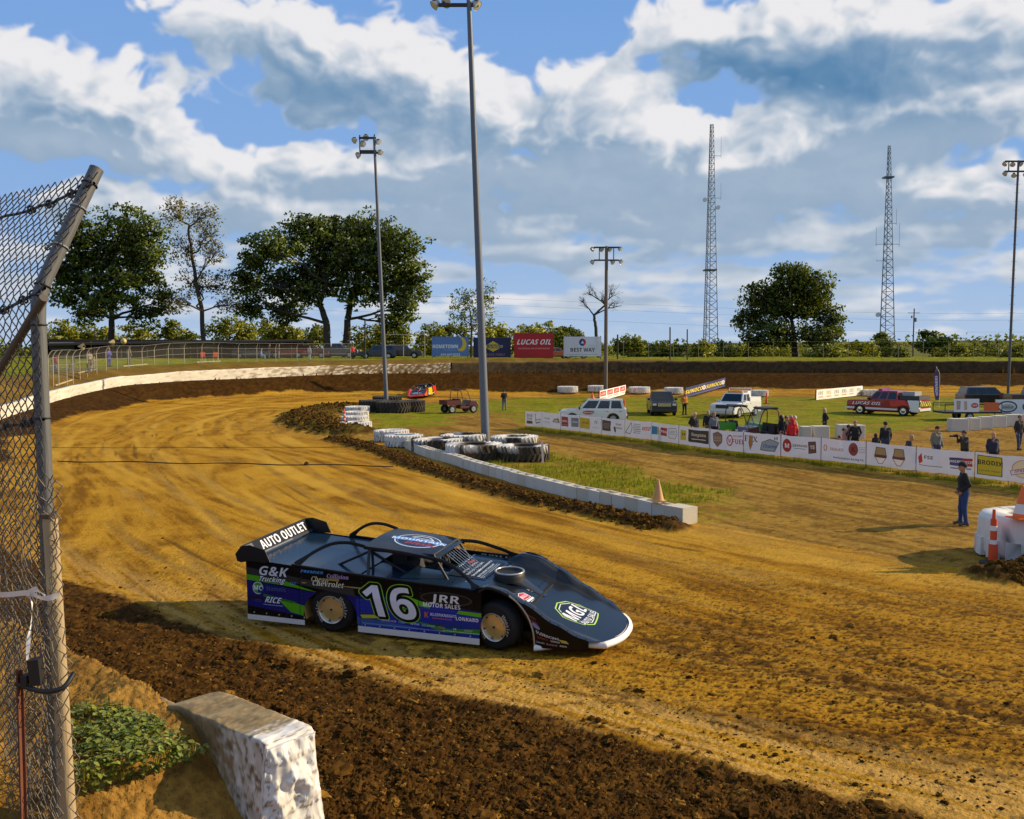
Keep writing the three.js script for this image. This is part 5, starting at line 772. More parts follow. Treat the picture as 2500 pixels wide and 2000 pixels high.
// ---------------------------------------------------------------- far line of woods, posts and wires
{
  const R = rng(301), pts = []; for (let i = 0; i < 26000; i++) { const x = -420 + 900 * R(), zz = -330 - 60 * R(), top = 4.5 + 3.6 * fbm(x * .03, 1, 3) + 2.2 * n2(x * .11, 5); pts.push([x, 3 + Math.max(.6, top + (x > 150 ? 2.4 : 0)) * Math.pow(R(), .7), zz, R()]); }
  const m = part(numbered('far_woods'), leafCloud(R, pts, .75, MIDG), LEAFM); m.userData.kind = 'stuff'; scene.add(m);
  const tp = (px, y0, y1, d, r, label) => { const a = at(px, y1, d), b = at(px, y0, d); solo('timber_post', bar(V(a.x, 3.2, a.z), b, r, r * .9, 8), M(.05, .042, .035, .9), label, 'post'); };
  tp(1508, 817, 872, 129, .11, 'short dark timber post beside the white billboard and the dead tree'); tp(1636, 799, 876, 130, .10, 'tallest dark timber post behind the back wall'); tp(1678, 804, 876, 130, .09, 'dark timber post a little shorter than the tallest one'); tp(891, 780, 870, 118, .10, 'dark timber post beside the second light pole near the parked cars'); tp(230, 795, 838, 128, .05, 'thin pale post sticking up behind the shed roof');
  const f = thing('boundary_fence', 'thin wire fence on pale posts along the top of the back wall', 'fence'), PM = M(.22, .20, .12, .8); const P = [];
  for (let i = 0; i < 18; i++) { const px = 1522 + i * 61, a = at(px, 876, 131); P.push(V(a.x, 3.7, a.z)); part('post', bar(V(a.x, 3.4, a.z), V(a.x, at(px, 828 + (i % 3) * 4, 131).y, a.z), .035, .03, 6), PM, f); }
  for (const y of [6.4, 5.6, 4.9]) part('wire', tube(P.map((p) => V(p.x, y + .06 * n2(p.x, y), p.z)), .012, 4, 60), PM, f);
  const u = thing('utility_pole', 'distant utility pole with a crossarm and a transformer by the low field', 'pole', V((2227 - 1250) / 2400 * 200, 3.6, -200)); part('pole_shaft', bar(V(0, -1, 0), V(.1, 10.3, 0), .16, .12, 8), WOODP, u); part('crossarm', box(2.4, .12, .12, 0, 9.4, 0), WOODP, u); part('transformer', cyl(.28, .28, .8, .35, 8, .1, 10), M(.2, .2, .2, .6), u); part('transformer', cyl(.16, .16, .5, -.4, 8.6, .1, 8), M(.2, .2, .2, .6), u);
  [[13.0, -.9, 'upper'], [11.6, 0, 'middle'], [9.2, .9, 'lower']].forEach(([y, o, w], i) => solo('power_line', tube([V(-120, y + 7, -215 + o), V(-20, y + 4, -208 + o), V(81, y, -200 + o), V(170, y + 1, -196 + o)], .013, 4, 60), IRON, w + ' thin power line strung across the sky behind the towers', 'wire'));
  const pf = thing('pipe_frame', 'open pale pipe frame standing left of the moon billboard', 'frame'), A = at(940, 872, 123), B = at(1037, 872, 123), pm = M(.36, .33, .22, .7), yy = (py) => at(1000, py, 123).y;
  for (const px of [940, 985, 1037]) { const q = at(px, 872, 123); part('post', bar(V(q.x, 3.6, q.z), V(q.x, yy(817), q.z), .045, .045, 8), pm, pf); }
  for (const py of [817, 843]) part('rail', bar(V(A.x, yy(py), A.z), V(B.x, yy(py), B.z), .04, .04, 8), pm, pf);
}
// ---------------------------------------------------------------- long dark shed behind the turn
{
  const a = at(96, 842, 108), b = at(765, 832, 122), s = thing('open_shed', 'long low black open sided shed behind the catch fence', 'shed'), DK = M(.012, .011, .010, .9), d = b.clone().sub(a).setY(0), L = d.length(); d.normalize(); const n = V(-d.z, 0, d.x), turn = Math.atan2(-d.z, d.x), g0 = 3.9;
  const P = (u, w, y) => a.clone().addScaledVector(d, u * L).addScaledVector(n, -w).setY(y), roofY = a.y;
  const ry = (u) => lerp(roofY, b.y, u); part('roof', [grid(12, 1, (u, v) => P(u, lerp(-.4, 5.2, v), ry(u) + .12 + .1 * v)), grid(12, 1, (u, v) => P(u, lerp(-.4, 5.2, v), ry(u) - .10 + .1 * v)), grid(12, 1, (u, v) => P(u, -.4, ry(u) - .10 + .22 * v))], new THREE.MeshStandardMaterial({ color: rgb(.012, .011, .010), roughness: .9, side: THREE.DoubleSide }), s).userData.kind = 'stuff';
  for (let i = 0; i < 11; i++) { const w = part('back_panel', box(L / 11 - .04, 3.0, .06), M(.006 + .005 * (i % 3), .006 + .004 * (i % 3), .006 + .003 * (i % 3), .95), s); w.position.copy(P((i + .5) / 11, 4.8, g0 + 1.1)); w.rotation.y = turn; }
  for (let i = 0; i <= 11; i++) { const p = P(i / 11, 0, g0); part('post', bar(V(p.x, g0 - .5, p.z), V(p.x, ry(i / 11), p.z), .06, .06, 6), M(.05, .045, .04, .9), s); }
  for (const [u, w, h, c] of [[.08, 2.6, .9, [.14, .16, .18]], [.62, 1.5, .7, [.17, .18, .2]], [.52, .9, .6, [.30, .32, .34]]]) { const m = part('notice_panel', box(w, h, .04), M(...c, .6), s); m.position.copy(P(u, 4.7, g0 + 1.8)); m.rotation.y = turn; }
  // folding chairs on the grass in front
  [[495, 870, 106, [.62, .06, .03], 'red folding chair left of the small purple table'], [526, 869, 106.5, [.65, .09, .03], 'red folding chair right of the small purple table']].forEach(([px, py, dd, c, l]) => { const p = setDown(px, dd), ch = thing('folding_chair', l, 'chair', p, .3), m = M(...c, .8); part('seat', box(.5, .04, .45, 0, .42, 0), m, ch); part('backrest', box(.5, .5, .04, 0, .70, -.22, -.2), m, ch); for (const sx of [-1, 1]) for (const sz of [-1, 1]) part('leg', bar(V(sx * .22, 0, sz * .2), V(sx * .22, .42, -sz * .2), .014, .014, 5), WHITE, ch); });
  const p = setDown(511, 105.5), t = thing('camp_table', 'small purple camp table between the red chairs', 'table', p); part('tabletop', box(.55, .04, .45, 0, .5, 0), M(.12, .08, .22, .8), t); for (const sx of [-1, 1]) for (const sz of [-1, 1]) part('leg', bar(V(sx * .2, 0, sz * .16), V(sx * .22, .5, sz * .18), .015, .015, 5), IRON, t);
}

// ---------------------------------------------------------------- dirt late model race cars
// car axes: x forwards, y up, z to its right; origin on the ground midway between the axles
const prof = (P) => (x) => { if (x <= P[0][0]) return P[0][1]; for (let i = 1; i < P.length; i++) if (x <= P[i][0]) { const t = (x - P[i - 1][0]) / (P[i][0] - P[i - 1][0]); return lerp(P[i - 1][1], P[i][1], t * t * (3 - 2 * t) * .5 + t * .5); } return P[P.length - 1][1]; };
const hoodY = prof([[.5, .84], [1.0, .815], [1.4, .705], [1.9, .505], [2.4, .32], [2.75, .205], [3.05, .15]]), fendY = prof([[.5, .86], [.95, .885], [1.15, .935], [1.4, .90], [1.75, .735], [2.2, .475], [2.55, .295], [2.8, .20], [3.1, .15]]), sideTop = prof([[-2.8, 1.03], [-1.9, .98], [-1.0, .93], [0, .88], [1.1, .855]]);
const frontX = (z) => 3.05 - .40 * Math.pow(Math.abs(z), 2.3);
function ringText(c, s, cx, cy, r, px, a0, da) { for (let i = 0; i < s.length; i++) { c.save(); c.translate(cx, cy); c.rotate(a0 + i * da); word(c, s[i], 0, -r, px, '#cfc9b8', { font: 'serif' }); c.restore(); } }
const tyreFace = canvas(512, 512, (c) => { c.fillStyle = '#121110'; c.fillRect(0, 0, 512, 512); ringText(c, 'Hoosier', 256, 256, 196, 58, .75, .20); ringText(c, 'Hoosier', 256, 256, 196, 58, .75 + Math.PI, .20); ell(c, 256, 256, 228, 228, null, '#1d1b19', 4); });
function raceWheel(parent, x, z, r, w, gold) {
  const g = new THREE.Group(); g.name = 'wheel'; g.position.set(x, r, z); parent.add(g); const out = z > 0 ? 1 : -1;
  const tp = [[.62 * r, -w / 2 + .03], [.70 * r, -w / 2], [.86 * r, -w / 2 - .006], [.96 * r, -w / 2 + .03], [r, -w / 2 + .07], [r * 1.003, 0], [r, w / 2 - .07], [.96 * r, w / 2 - .03], [.86 * r, w / 2 + .006]];
  part('tyre', new THREE.LatheGeometry(tp.map(([a, b]) => new THREE.Vector2(a, b)), 44).rotateX(Math.PI / 2), M(.014, .0135, .013, .82, { bumpMap: GRAIN, bumpScale: .003 }), g);
  const ring = new THREE.RingGeometry(.56 * r, .87 * r, 44); if (out < 0) ring.rotateY(Math.PI); ring.translate(0, 0, out * (w / 2 + .0055)); part('sidewall', ring, new THREE.MeshStandardMaterial({ map: tyreFace, roughness: .75 }), g);
  const lip = new THREE.LatheGeometry([[.50 * r, -.03], [.585 * r, .005], [.60 * r, .018], [.58 * r, .026], [.535 * r, .008], [.52 * r, -.02]].map(([a, b]) => new THREE.Vector2(a, b)), 40).rotateX(Math.PI / 2); if (out < 0) lip.rotateY(Math.PI); lip.translate(0, 0, out * (w / 2 + .004)); part('rim', lip, M(.62, .58, .50, .28, { metalness: .85 }), g);
  const disc = new THREE.LatheGeometry([[0, .004], [.03, .006], [.06 * r, -.002], [.30 * r, -.008], [.47 * r, -.016], [.53 * r, -.022]].map(([a, b]) => new THREE.Vector2(a, b)), 40).rotateX(Math.PI / 2); if (out < 0) disc.rotateY(Math.PI); disc.translate(0, 0, out * (w / 2)); part('wheel_cover', disc, gold, g);
  const bolts = []; for (let k = 0; k < 6; k++) { const a = k / 6 * 6.283 + .3; bolts.push(cyl(.011, .011, .014, Math.cos(a) * r * .49, Math.sin(a) * r * .49, 0, 6, Math.PI / 2).translate(0, 0, out * (w / 2 - .008))); } bolts.push(cyl(.018, .02, .02, 0, 0, out * (w / 2 + .006), 10, Math.PI / 2)); part('wheel_bolts', bolts, IRON, g).userData.kind = 'stuff';
  return g;
}
function strip(pts, w, t, sideDir) {                                          // flat bar along a line
  const c = new THREE.CatmullRomCurve3(pts), n = 24, P = []; return grid(n, 4, (u, v) => { const p = c.getPoint(u), tg = c.getTangent(u), wn = typeof w === 'function' ? w(u) : w, nn = V(-tg.y, tg.x, 0).normalize(), k = [[-1, -1], [1, -1], [1, 1], [-1, 1], [-1, -1]][Math.round(v * 4)]; return p.addScaledVector(nn, k[0] * wn / 2).add(V(0, 0, k[1] * t / 2)); });
}
function raceCar(label, o) {
  const car = thing('race_car', label, 'race car'), B = o.body, sh = { clearcoat: 1, clearcoatRoughness: .08 };
  const GLOSS = MP(...B, .34, { clearcoat: .4, clearcoatRoughness: .15 }), MATTE = M(.006, .006, .007, .55), SKIN = (t, k = .12) => MP(1, 1, 1, .42, { map: t, specularIntensity: .35, clearcoat: k, clearcoatRoughness: .12 });
  // flat side panels with the rear wheel opening cut out; uv runs over the panel in metres
  for (const s of [1, -1]) {
    const out = [[-2.78, .16], [-1.78, .16]]; for (let k = 0; k <= 12; k++) { const a = Math.PI * (1 - k / 12); out.push([-1.33 + .45 * Math.cos(a) * (k < 3 ? 1.04 : 1), .20 + .455 * Math.pow(Math.sin(a), .75)]); } out.push([-.86, .16], [1.06, .16], [1.10, .5], [1.10, .855]); for (let x = .9; x >= -2.8; x -= .25) out.push([x, sideTop(x)]); out.push([-2.82, 1.06]);
    const g = extrude(out, .012); const p = g.attributes.position, uv = g.attributes.uv; for (let i = 0; i < p.count; i++) { const x = p.getX(i), y = p.getY(i), u = (x + 2.82) / 3.92; uv.setXY(i, s > 0 ? u : 1 - u, (y - .1) / 1.0); p.setZ(i, p.getZ(i) + s * (1.0 - .06 * sstep(.75, 1.1, y))); } g.computeVertexNormals();
    part('side_panel', g, SKIN(s > 0 ? o.side : o.sideLeft ?? o.side), car);
    part('rocker_strip', box(1.0, .075, .016, -2.28, .118, s * 1.008), o.strip, car); part('rocker_strip', box(1.94, .09, .016, .10, .115, s * 1.008), o.strip, car);
    const bolts = []; for (let k = 0; k < 5; k++) bolts.push(cyl(.012, .012, .01, -2.66 + k * .22, .20, s * 1.012, 8, Math.PI / 2)); for (let k = 0; k < 8; k++) bolts.push(cyl(.010, .010, .01, -.75 + k * .24, .185, s * 1.012, 8, Math.PI / 2)); part('panel_bolts', bolts, M(.7, .68, .6, .4, { metalness: .6 }), car).userData.kind = 'stuff';
    // nose side plate ahead of the front wheel
    part('nose_side_plate', grid(14, 8, (u, v) => { const x0 = 1.90 - .34 * Math.pow(v, 2.4), x1 = 2.66, x = lerp(x0, x1, u), top = fendY(x) - .005; return V(x, lerp(.12, top, v), s * (.995 - .16 * Math.pow(clamp((x - 2.0) / .8), 2))); }, (u, v) => [s > 0 ? u : 1 - u, v]), SKIN(o.plate), car);
    // fender crown behind the nose, over the front wheel
    part('fender', grid(16, 6, (u, v) => { const x = lerp(.92, 1.74, u), z = lerp(.72, 1.0, v); return V(x, lerp(hoodY(x), fendY(x), sstep(0, .5, v)) - (v > .9 ? .012 : 0), s * z); }), GLOSS, car);
    part('fender_lip', strip([V(1.52, .84, s * 1.003), V(1.66, .74, s * 1.003), V(1.80, .56, s * 1.003), V(1.875, .36, s * 1.003), V(1.90, .13, s * 1.003)], .022, .012), s > 0 ? M(.5, .49, .46, .35, { metalness: .6 }) : MATTE, car); part('fender_edge', strip([V(1.06, .86, s * 1.003), V(1.18, .925, s * 1.003), V(1.36, .90, s * 1.003), V(1.52, .84, s * 1.003)], .035, .012), MATTE, car);
    // sail strip from roof to rear deck, and the long front pillar
    part('sail_strip', strip([V(-.93, 1.275, s * .60), V(-1.2, 1.325, s * .64), V(-1.45, 1.30, s * .70), V(-1.70, 1.18, s * .80), V(-1.95, .99, s * .93)], (u) => .05 + .05 * sstep(.8, 1, u), .012), MATTE, car);
    part('front_pillar', strip([V(.20, 1.165, s * .58), V(.45, 1.14, s * .66), V(.72, 1.04, s * .78), V(.90, .95, s * .88), V(1.02, .84, s * .95)], (u) => .055 + .12 * sstep(.75, 1, u), .012), MATTE, car);
    part('door_top_rail', strip([V(-2.0, 1.0, s * .965), V(-1.0, .945, s * .965), V(0, .90, s * .965), V(.98, .865, s * .965)], .03, .02), MATTE, car);
    part('door_post', strip([V(-.72, .92, s * .93), V(-.80, 1.08, s * .76), V(-.86, 1.25, s * .58)], .05, .02), MATTE, car);
    // spoiler ear
    part('spoiler_ear', extrude([[-2.98, 1.10], [-2.90, 1.20], [-2.88, 1.23], [-2.72, 1.26], [-2.45, 1.20], [-2.36, 1.01], [-2.75, 1.0], [-2.88, .97], [-2.95, .99]], .014, .004).translate(0, 0, s * .985), MATTE, car);
  }
  // nose and hood
  part('nose', grid(40, 44, (u, v) => { const zz = (v - .5) * 2, hw = 1.0 - .16 * Math.pow(clamp((lerp(.95, frontX(zz), u) - 2.0) / .85), 2), z = zz * hw, x = lerp(1.0, frontX(zz), u), w = sstep(.79, .86, Math.abs(zz)); return V(x, lerp(hoodY(x), fendY(x), w) + .012 * Math.cos(zz * 1.4), z); }, (u, v) => [v, u]), SKIN(o.nose, .5), car);
  part('bumper', grid(60, 5, (u, v) => { const zz = (u - .5) * 2, e = Math.abs(zz), pull = sstep(.86, 1, e), hw = .855 + .15 * pull, k = [[-.01, .185], [.035, .165], [.045, .125], [.025, .095], [-.03, .09], [-.04, .18]][Math.round(v * 5)]; const x = lerp(frontX(zz * .97), 1.90, Math.pow(clamp((e - .80) / .20), .8)); const nx = zz * .5; return V(x + k[0] * (1 - pull), k[1] - .02 * pull, zz * hw + Math.sign(zz) * k[0] * clamp(e)); }), o.lip, car);
  const riv = []; for (const s of [1, -1]) for (let k = 0; k < 12; k++) { const x = 1.25 + k * .125; riv.push(cyl(.009, .011, .008, x, fendY(x) + .012, s * .965 * (1 - .16 * Math.pow(clamp((x - 2) / .85), 2)), 6)); } for (let k = 0; k < 10; k++) { const z = -.7 + k * .155; riv.push(cyl(.009, .01, .008, 1.62, hoodY(1.62) + .024, z, 6)); } part('rivets', riv, M(.02, .02, .02, .5), car).userData.kind = 'stuff';
  // decks
  part('rear_deck', grid(10, 8, (u, v) => { const x = lerp(-2.74, -.90, u), z = (v - .5) * 1.92; return V(x, sideTop(x) - .012 - .02 * Math.cos((v - .5) * 3) * Math.sin(u * 3.1), z); }), o.deck ?? GLOSS, car);
  part('cockpit_deck', [grid(4, 3, (u, v) => V(lerp(-.90, .28, u), lerp(.90, .86, u), lerp(.12, .955, v))), grid(5, 6, (u, v) => V(lerp(.28, 1.02, u), lerp(.86, .822, u), (v - .5) * 1.9)), grid(1, 1, (u, v) => V(lerp(-.90, .28, u), lerp(.5, .88, v), .12)), grid(1, 1, (u, v) => V(-.90, lerp(.45, .92, v), lerp(-.96, .12, u)))], o.deck ?? GLOSS, car);
  part('cowl_print', grid(6, 6, (u, v) => V(lerp(.32, .92, u), lerp(.868, .834, u), lerp(-.66, .34, v)), (u, v) => [1 - v, u]), SKIN(o.cowl), car);
  // roof
  part('roof', grid(14, 12, (u, v) => { const z = (v - .5) * 1.20 * (1 - .05 * u), x = lerp(-.95, .24 + .05 * Math.cos((v - .5) * 3), u); return V(x, 1.285 - .085 * u + .035 * Math.cos((v - .5) * 2.6) - .05 * Math.pow(u, 4) - .012 * Math.pow(1 - u, 3), z); }, (u, v) => [u, 1 - v]), SKIN(o.roof, .22), car);
  part('roof_edge', strip([V(-.95, 1.26, .60), V(-.4, 1.222, .60), V(.1, 1.175, .585), V(.26, 1.135, .57)], .05, .01), MATTE, car); part('roof_edge', strip([V(-.95, 1.26, -.60), V(-.4, 1.222, -.60), V(.1, 1.175, -.585), V(.26, 1.135, -.57)], .05, .01), MATTE, car);
  part('roof_lining', box(1.1, .015, 1.1, -.36, 1.20, 0, 0, 0, -.07), MATTE, car);
  // spoiler blade
  part('spoiler', grid(2, 8, (u, v) => V(lerp(-2.70, -2.86, u), lerp(1.03, 1.24, u), (.5 - v) * 1.95), (u, v) => [v, u]), SKIN(o.spoiler), car); part('spoiler_back', grid(2, 2, (u, v) => V(lerp(-2.712, -2.872, u), lerp(1.025, 1.24, u), (v - .5) * 1.95)), MATTE, car);
  // scoop, windshield bars, cage, cockpit
  const sc = part('air_scoop', new THREE.LatheGeometry([[.25, -.03], [.235, .04], [.225, .09], [.20, .10], [.18, .07], [0, .05]].map(([a, b]) => new THREE.Vector2(a, b)), 28).translate(1.20, .80, -.02), MATTE, car); part('scoop_ring', new THREE.TorusGeometry(.218, .016, 8, 36).rotateX(Math.PI / 2).translate(1.20, .897, -.02), M(.5, .49, .46, .3, { metalness: .7 }), sc);
  part('scoop_fairing', grid(10, 10, (u, v) => { const a = (v - .5) * Math.PI, r = lerp(.222, .06, u); return V(1.20 + .58 * u + Math.cos(a) * r * (1 - u) * .6, lerp(.875 - .08 * Math.pow(Math.abs(v - .5) * 2, 3), hoodY(1.78) + .02, u), -.02 + Math.sin(a) * r); }), GLOSS, car);
  for (let k = 0; k < 7; k++) { const z = -.30 + k * .085; part('windshield_bar', bar(V(.24, 1.16, z), V(.66, .86, z), .006, .006, 5), CHROME, car); }
  part('cross_bar', bar(V(.50, 1.0, -.40), V(.50, 1.0, .32), .008, .008, 5), CHROME, car);
  const cg = [], cb = (a, b) => cg.push(bar(V(...a), V(...b), .022, .022, 7)); for (const s of [1, -1]) { cb([-.82, .3, s * .5], [-.86, 1.2, s * .5]); cb([.16, 1.2, s * .5], [-.86, 1.2, s * .5]); cb([.16, 1.2, s * .5], [.62, .5, s * .55]); cb([-.86, 1.2, s * .5], [-1.9, .7, s * .5]); cb([-.82, .7, s * .58], [.5, .6, s * .6]); cb([-.3, .86, s * .45], [-.85, 1.15, s * .48]); } cb([-.86, 1.2, -.5], [-.86, 1.2, .5]); cb([.16, 1.2, -.5], [.16, 1.2, .5]); part('roll_cage', cg, BLACK, car).userData.kind = 'stuff';
  part('chassis_floor', [box(5.0, .06, 1.5, -.2, .22, 0), box(1.0, .35, 1.1, 1.25, .42, 0), box(.9, .5, 1.2, -1.95, .45, 0), box(1.9, .5, .04, .1, .45, .9)], MATTE, car).userData.kind = 'stuff';
  const seat = part('seat', [box(.5, .12, .5, -.45, .42, -.32), box(.12, .75, .52, -.72, .78, -.32), box(.2, .3, .06, -.64, 1.0, -.06), box(.2, .3, .06, -.64, 1.0, -.58)], M(.02, .02, .022, .7), car);
  part('steering_wheel', new THREE.TorusGeometry(.17, .014, 6, 24).rotateY(Math.PI / 2).rotateZ(.35).translate(.02, .84, -.32), BLACK, car);
  // wheel openings' inner walls
  for (const s of [1, -1]) { part('wheel_housing', [box(.02, .5, .5, -1.80, .42, s * .74, 0, 0, .18), box(.02, .5, .5, -.84, .42, s * .74), box(1.0, .02, .5, -1.32, .74, s * .74)], s > 0 ? o.housing : MATTE, car).userData.kind = 'stuff'; }
  const w = [raceWheel(car, -1.32, .83, .365, .33, o.gold), raceWheel(car, -1.32, -.83, .365, .33, o.gold), raceWheel(car, 1.32, .84, .352, .30, o.gold), raceWheel(car, 1.32, -.84, .352, .30, o.gold)]; w[2].rotation.y = w[3].rotation.y = o.steer ?? 0;
  // driver
  const d = thing('person', o.driver, 'person'); part('race_suit', bodyMesh([[[-.42, .48, -.32], [-.55, .80, -.32], .17, .18], [[-.55, .84, -.52], [-.30, .72, -.56], .07, .055], [[-.30, .72, -.56], [-.02, .86, -.44], .055, .042], [[-.55, .84, -.12], [-.30, .72, -.10], .07, .055], [[-.30, .72, -.10], [-.02, .86, -.20], .055, .042], [[-.40, .48, -.42], [.15, .50, -.44], .09, .07], [[-.40, .48, -.22], [.15, .50, -.20], .09, .07]], .025), M(.03, .03, .035, .8), d);
  const hel = part('helmet', new THREE.SphereGeometry(.145, 22, 16).scale(1.08, 1.0, .95).translate(-.54, 1.03, -.32), MP(.55, .55, .52, .2, sh), d); part('visor', new THREE.SphereGeometry(.150, 18, 8, -.9, 1.8, 1.1, .75).scale(1.08, 1, .95).rotateY(Math.PI / 2 + .0).translate(-.54, 1.03, -.32), GLASS, hel);
  return [car, d];
}
// a smooth body from tapered capsules (surface nets)
function bodyMesh(bones, cell = .03, blend = .035, colour) {
  const pad = .12 + cell * 2, lo = [1e9, 1e9, 1e9], hi = [-1e9, -1e9, -1e9]; for (const [a, b, ra, rb] of bones) for (let k = 0; k < 3; k++) { lo[k] = Math.min(lo[k], a[k] - ra, b[k] - rb); hi[k] = Math.max(hi[k], a[k] + ra, b[k] + rb); } for (let k = 0; k < 3; k++) { lo[k] -= cell * 2.5; hi[k] += cell * 2.5; }
  const N = [0, 1, 2].map((k) => Math.ceil((hi[k] - lo[k]) / cell) + 1), f = new Float32Array(N[0] * N[1] * N[2]), cls = new Uint8Array(f.length), id = (i, j, k) => (k * N[1] + j) * N[0] + i;
  const pre = bones.map(([a, b, ra, rb, c, sq]) => ({ a, d: [b[0] - a[0], b[1] - a[1], b[2] - a[2]], l: (b[0] - a[0]) ** 2 + (b[1] - a[1]) ** 2 + (b[2] - a[2]) ** 2 + 1e-9, ra, rb, c: c ?? 0 }));
  for (let k = 0; k < N[2]; k++) for (let j = 0; j < N[1]; j++) for (let i = 0; i < N[0]; i++) {
    const x = lo[0] + i * cell, y = lo[1] + j * cell, z = lo[2] + k * cell; let s = 9, bd = 9, bc = 0;
    for (const q of pre) { const px = x - q.a[0], py = y - q.a[1], pz = z - q.a[2], t = clamp((px * q.d[0] + py * q.d[1] + pz * q.d[2]) / q.l), ex = px - q.d[0] * t, ey = py - q.d[1] * t, ez = pz - q.d[2] * t, v = Math.sqrt(ex * ex + ey * ey + ez * ez) - lerp(q.ra, q.rb, t); if (v < bd) { bd = v; bc = q.c; } const h = Math.max(blend - Math.abs(s - v), 0) / blend; s = Math.min(s, v) - h * h * blend * .25; }
    f[id(i, j, k)] = s; cls[id(i, j, k)] = bc;
  }
  const vert = new Map(), P = [], C = [], I = [];
  const V3 = (i, j, k) => { const key = id(i, j, k); if (vert.has(key)) return vert.get(key); let x = 0, y = 0, z = 0, n = 0, m = 9, mc = 0; const co = [];
    for (let c = 0; c < 8; c++) { const q = id(i + (c & 1), j + ((c >> 1) & 1), k + (c >> 2)); co.push(f[q]); if (Math.abs(f[q]) < m) { m = Math.abs(f[q]); mc = cls[q]; } }
    for (const [a, b] of [[0, 1], [2, 3], [4, 5], [6, 7], [0, 2], [1, 3], [4, 6], [5, 7], [0, 4], [1, 5], [2, 6], [3, 7]]) if ((co[a] < 0) !== (co[b] < 0)) { const t = co[a] / (co[a] - co[b]); x += lerp(a & 1, b & 1, t); y += lerp((a >> 1) & 1, (b >> 1) & 1, t); z += lerp(a >> 2, b >> 2, t); n++; }
    const v = P.length / 3; P.push(lo[0] + (i + x / n) * cell, lo[1] + (j + y / n) * cell, lo[2] + (k + z / n) * cell); C.push(mc); vert.set(key, v); return v; };
  for (let k = 1; k < N[2] - 1; k++) for (let j = 1; j < N[1] - 1; j++) for (let i = 1; i < N[0] - 1; i++) { const s = f[id(i, j, k)] < 0;
    const e = (t, q) => { if (s === t) return; const [a, b, c, d] = q; s ? I.push(a, b, c, a, c, d) : I.push(a, c, b, a, d, c); };
    e(f[id(i + 1, j, k)] < 0, f[id(i + 1, j, k)] < 0 === s ? [] : [V3(i, j - 1, k - 1), V3(i, j, k - 1), V3(i, j, k), V3(i, j - 1, k)]); e(f[id(i, j + 1, k)] < 0, f[id(i, j + 1, k)] < 0 === s ? [] : [V3(i - 1, j, k - 1), V3(i - 1, j, k), V3(i, j, k), V3(i, j, k - 1)]); e(f[id(i, j, k + 1)] < 0, f[id(i, j, k + 1)] < 0 === s ? [] : [V3(i - 1, j - 1, k), V3(i, j - 1, k), V3(i, j, k), V3(i - 1, j, k)]); }
  const g = new THREE.BufferGeometry(); g.setAttribute('position', new THREE.Float32BufferAttribute(P, 3)); g.setIndex(I); if (colour) { const c = new Float32Array(P.length); C.forEach((q, i) => c.set(colour(q, P[i * 3], P[i * 3 + 1], P[i * 3 + 2]), i * 3)); g.setAttribute('color', new THREE.BufferAttribute(c, 3)); } g.computeVertexNormals(); return g;
}
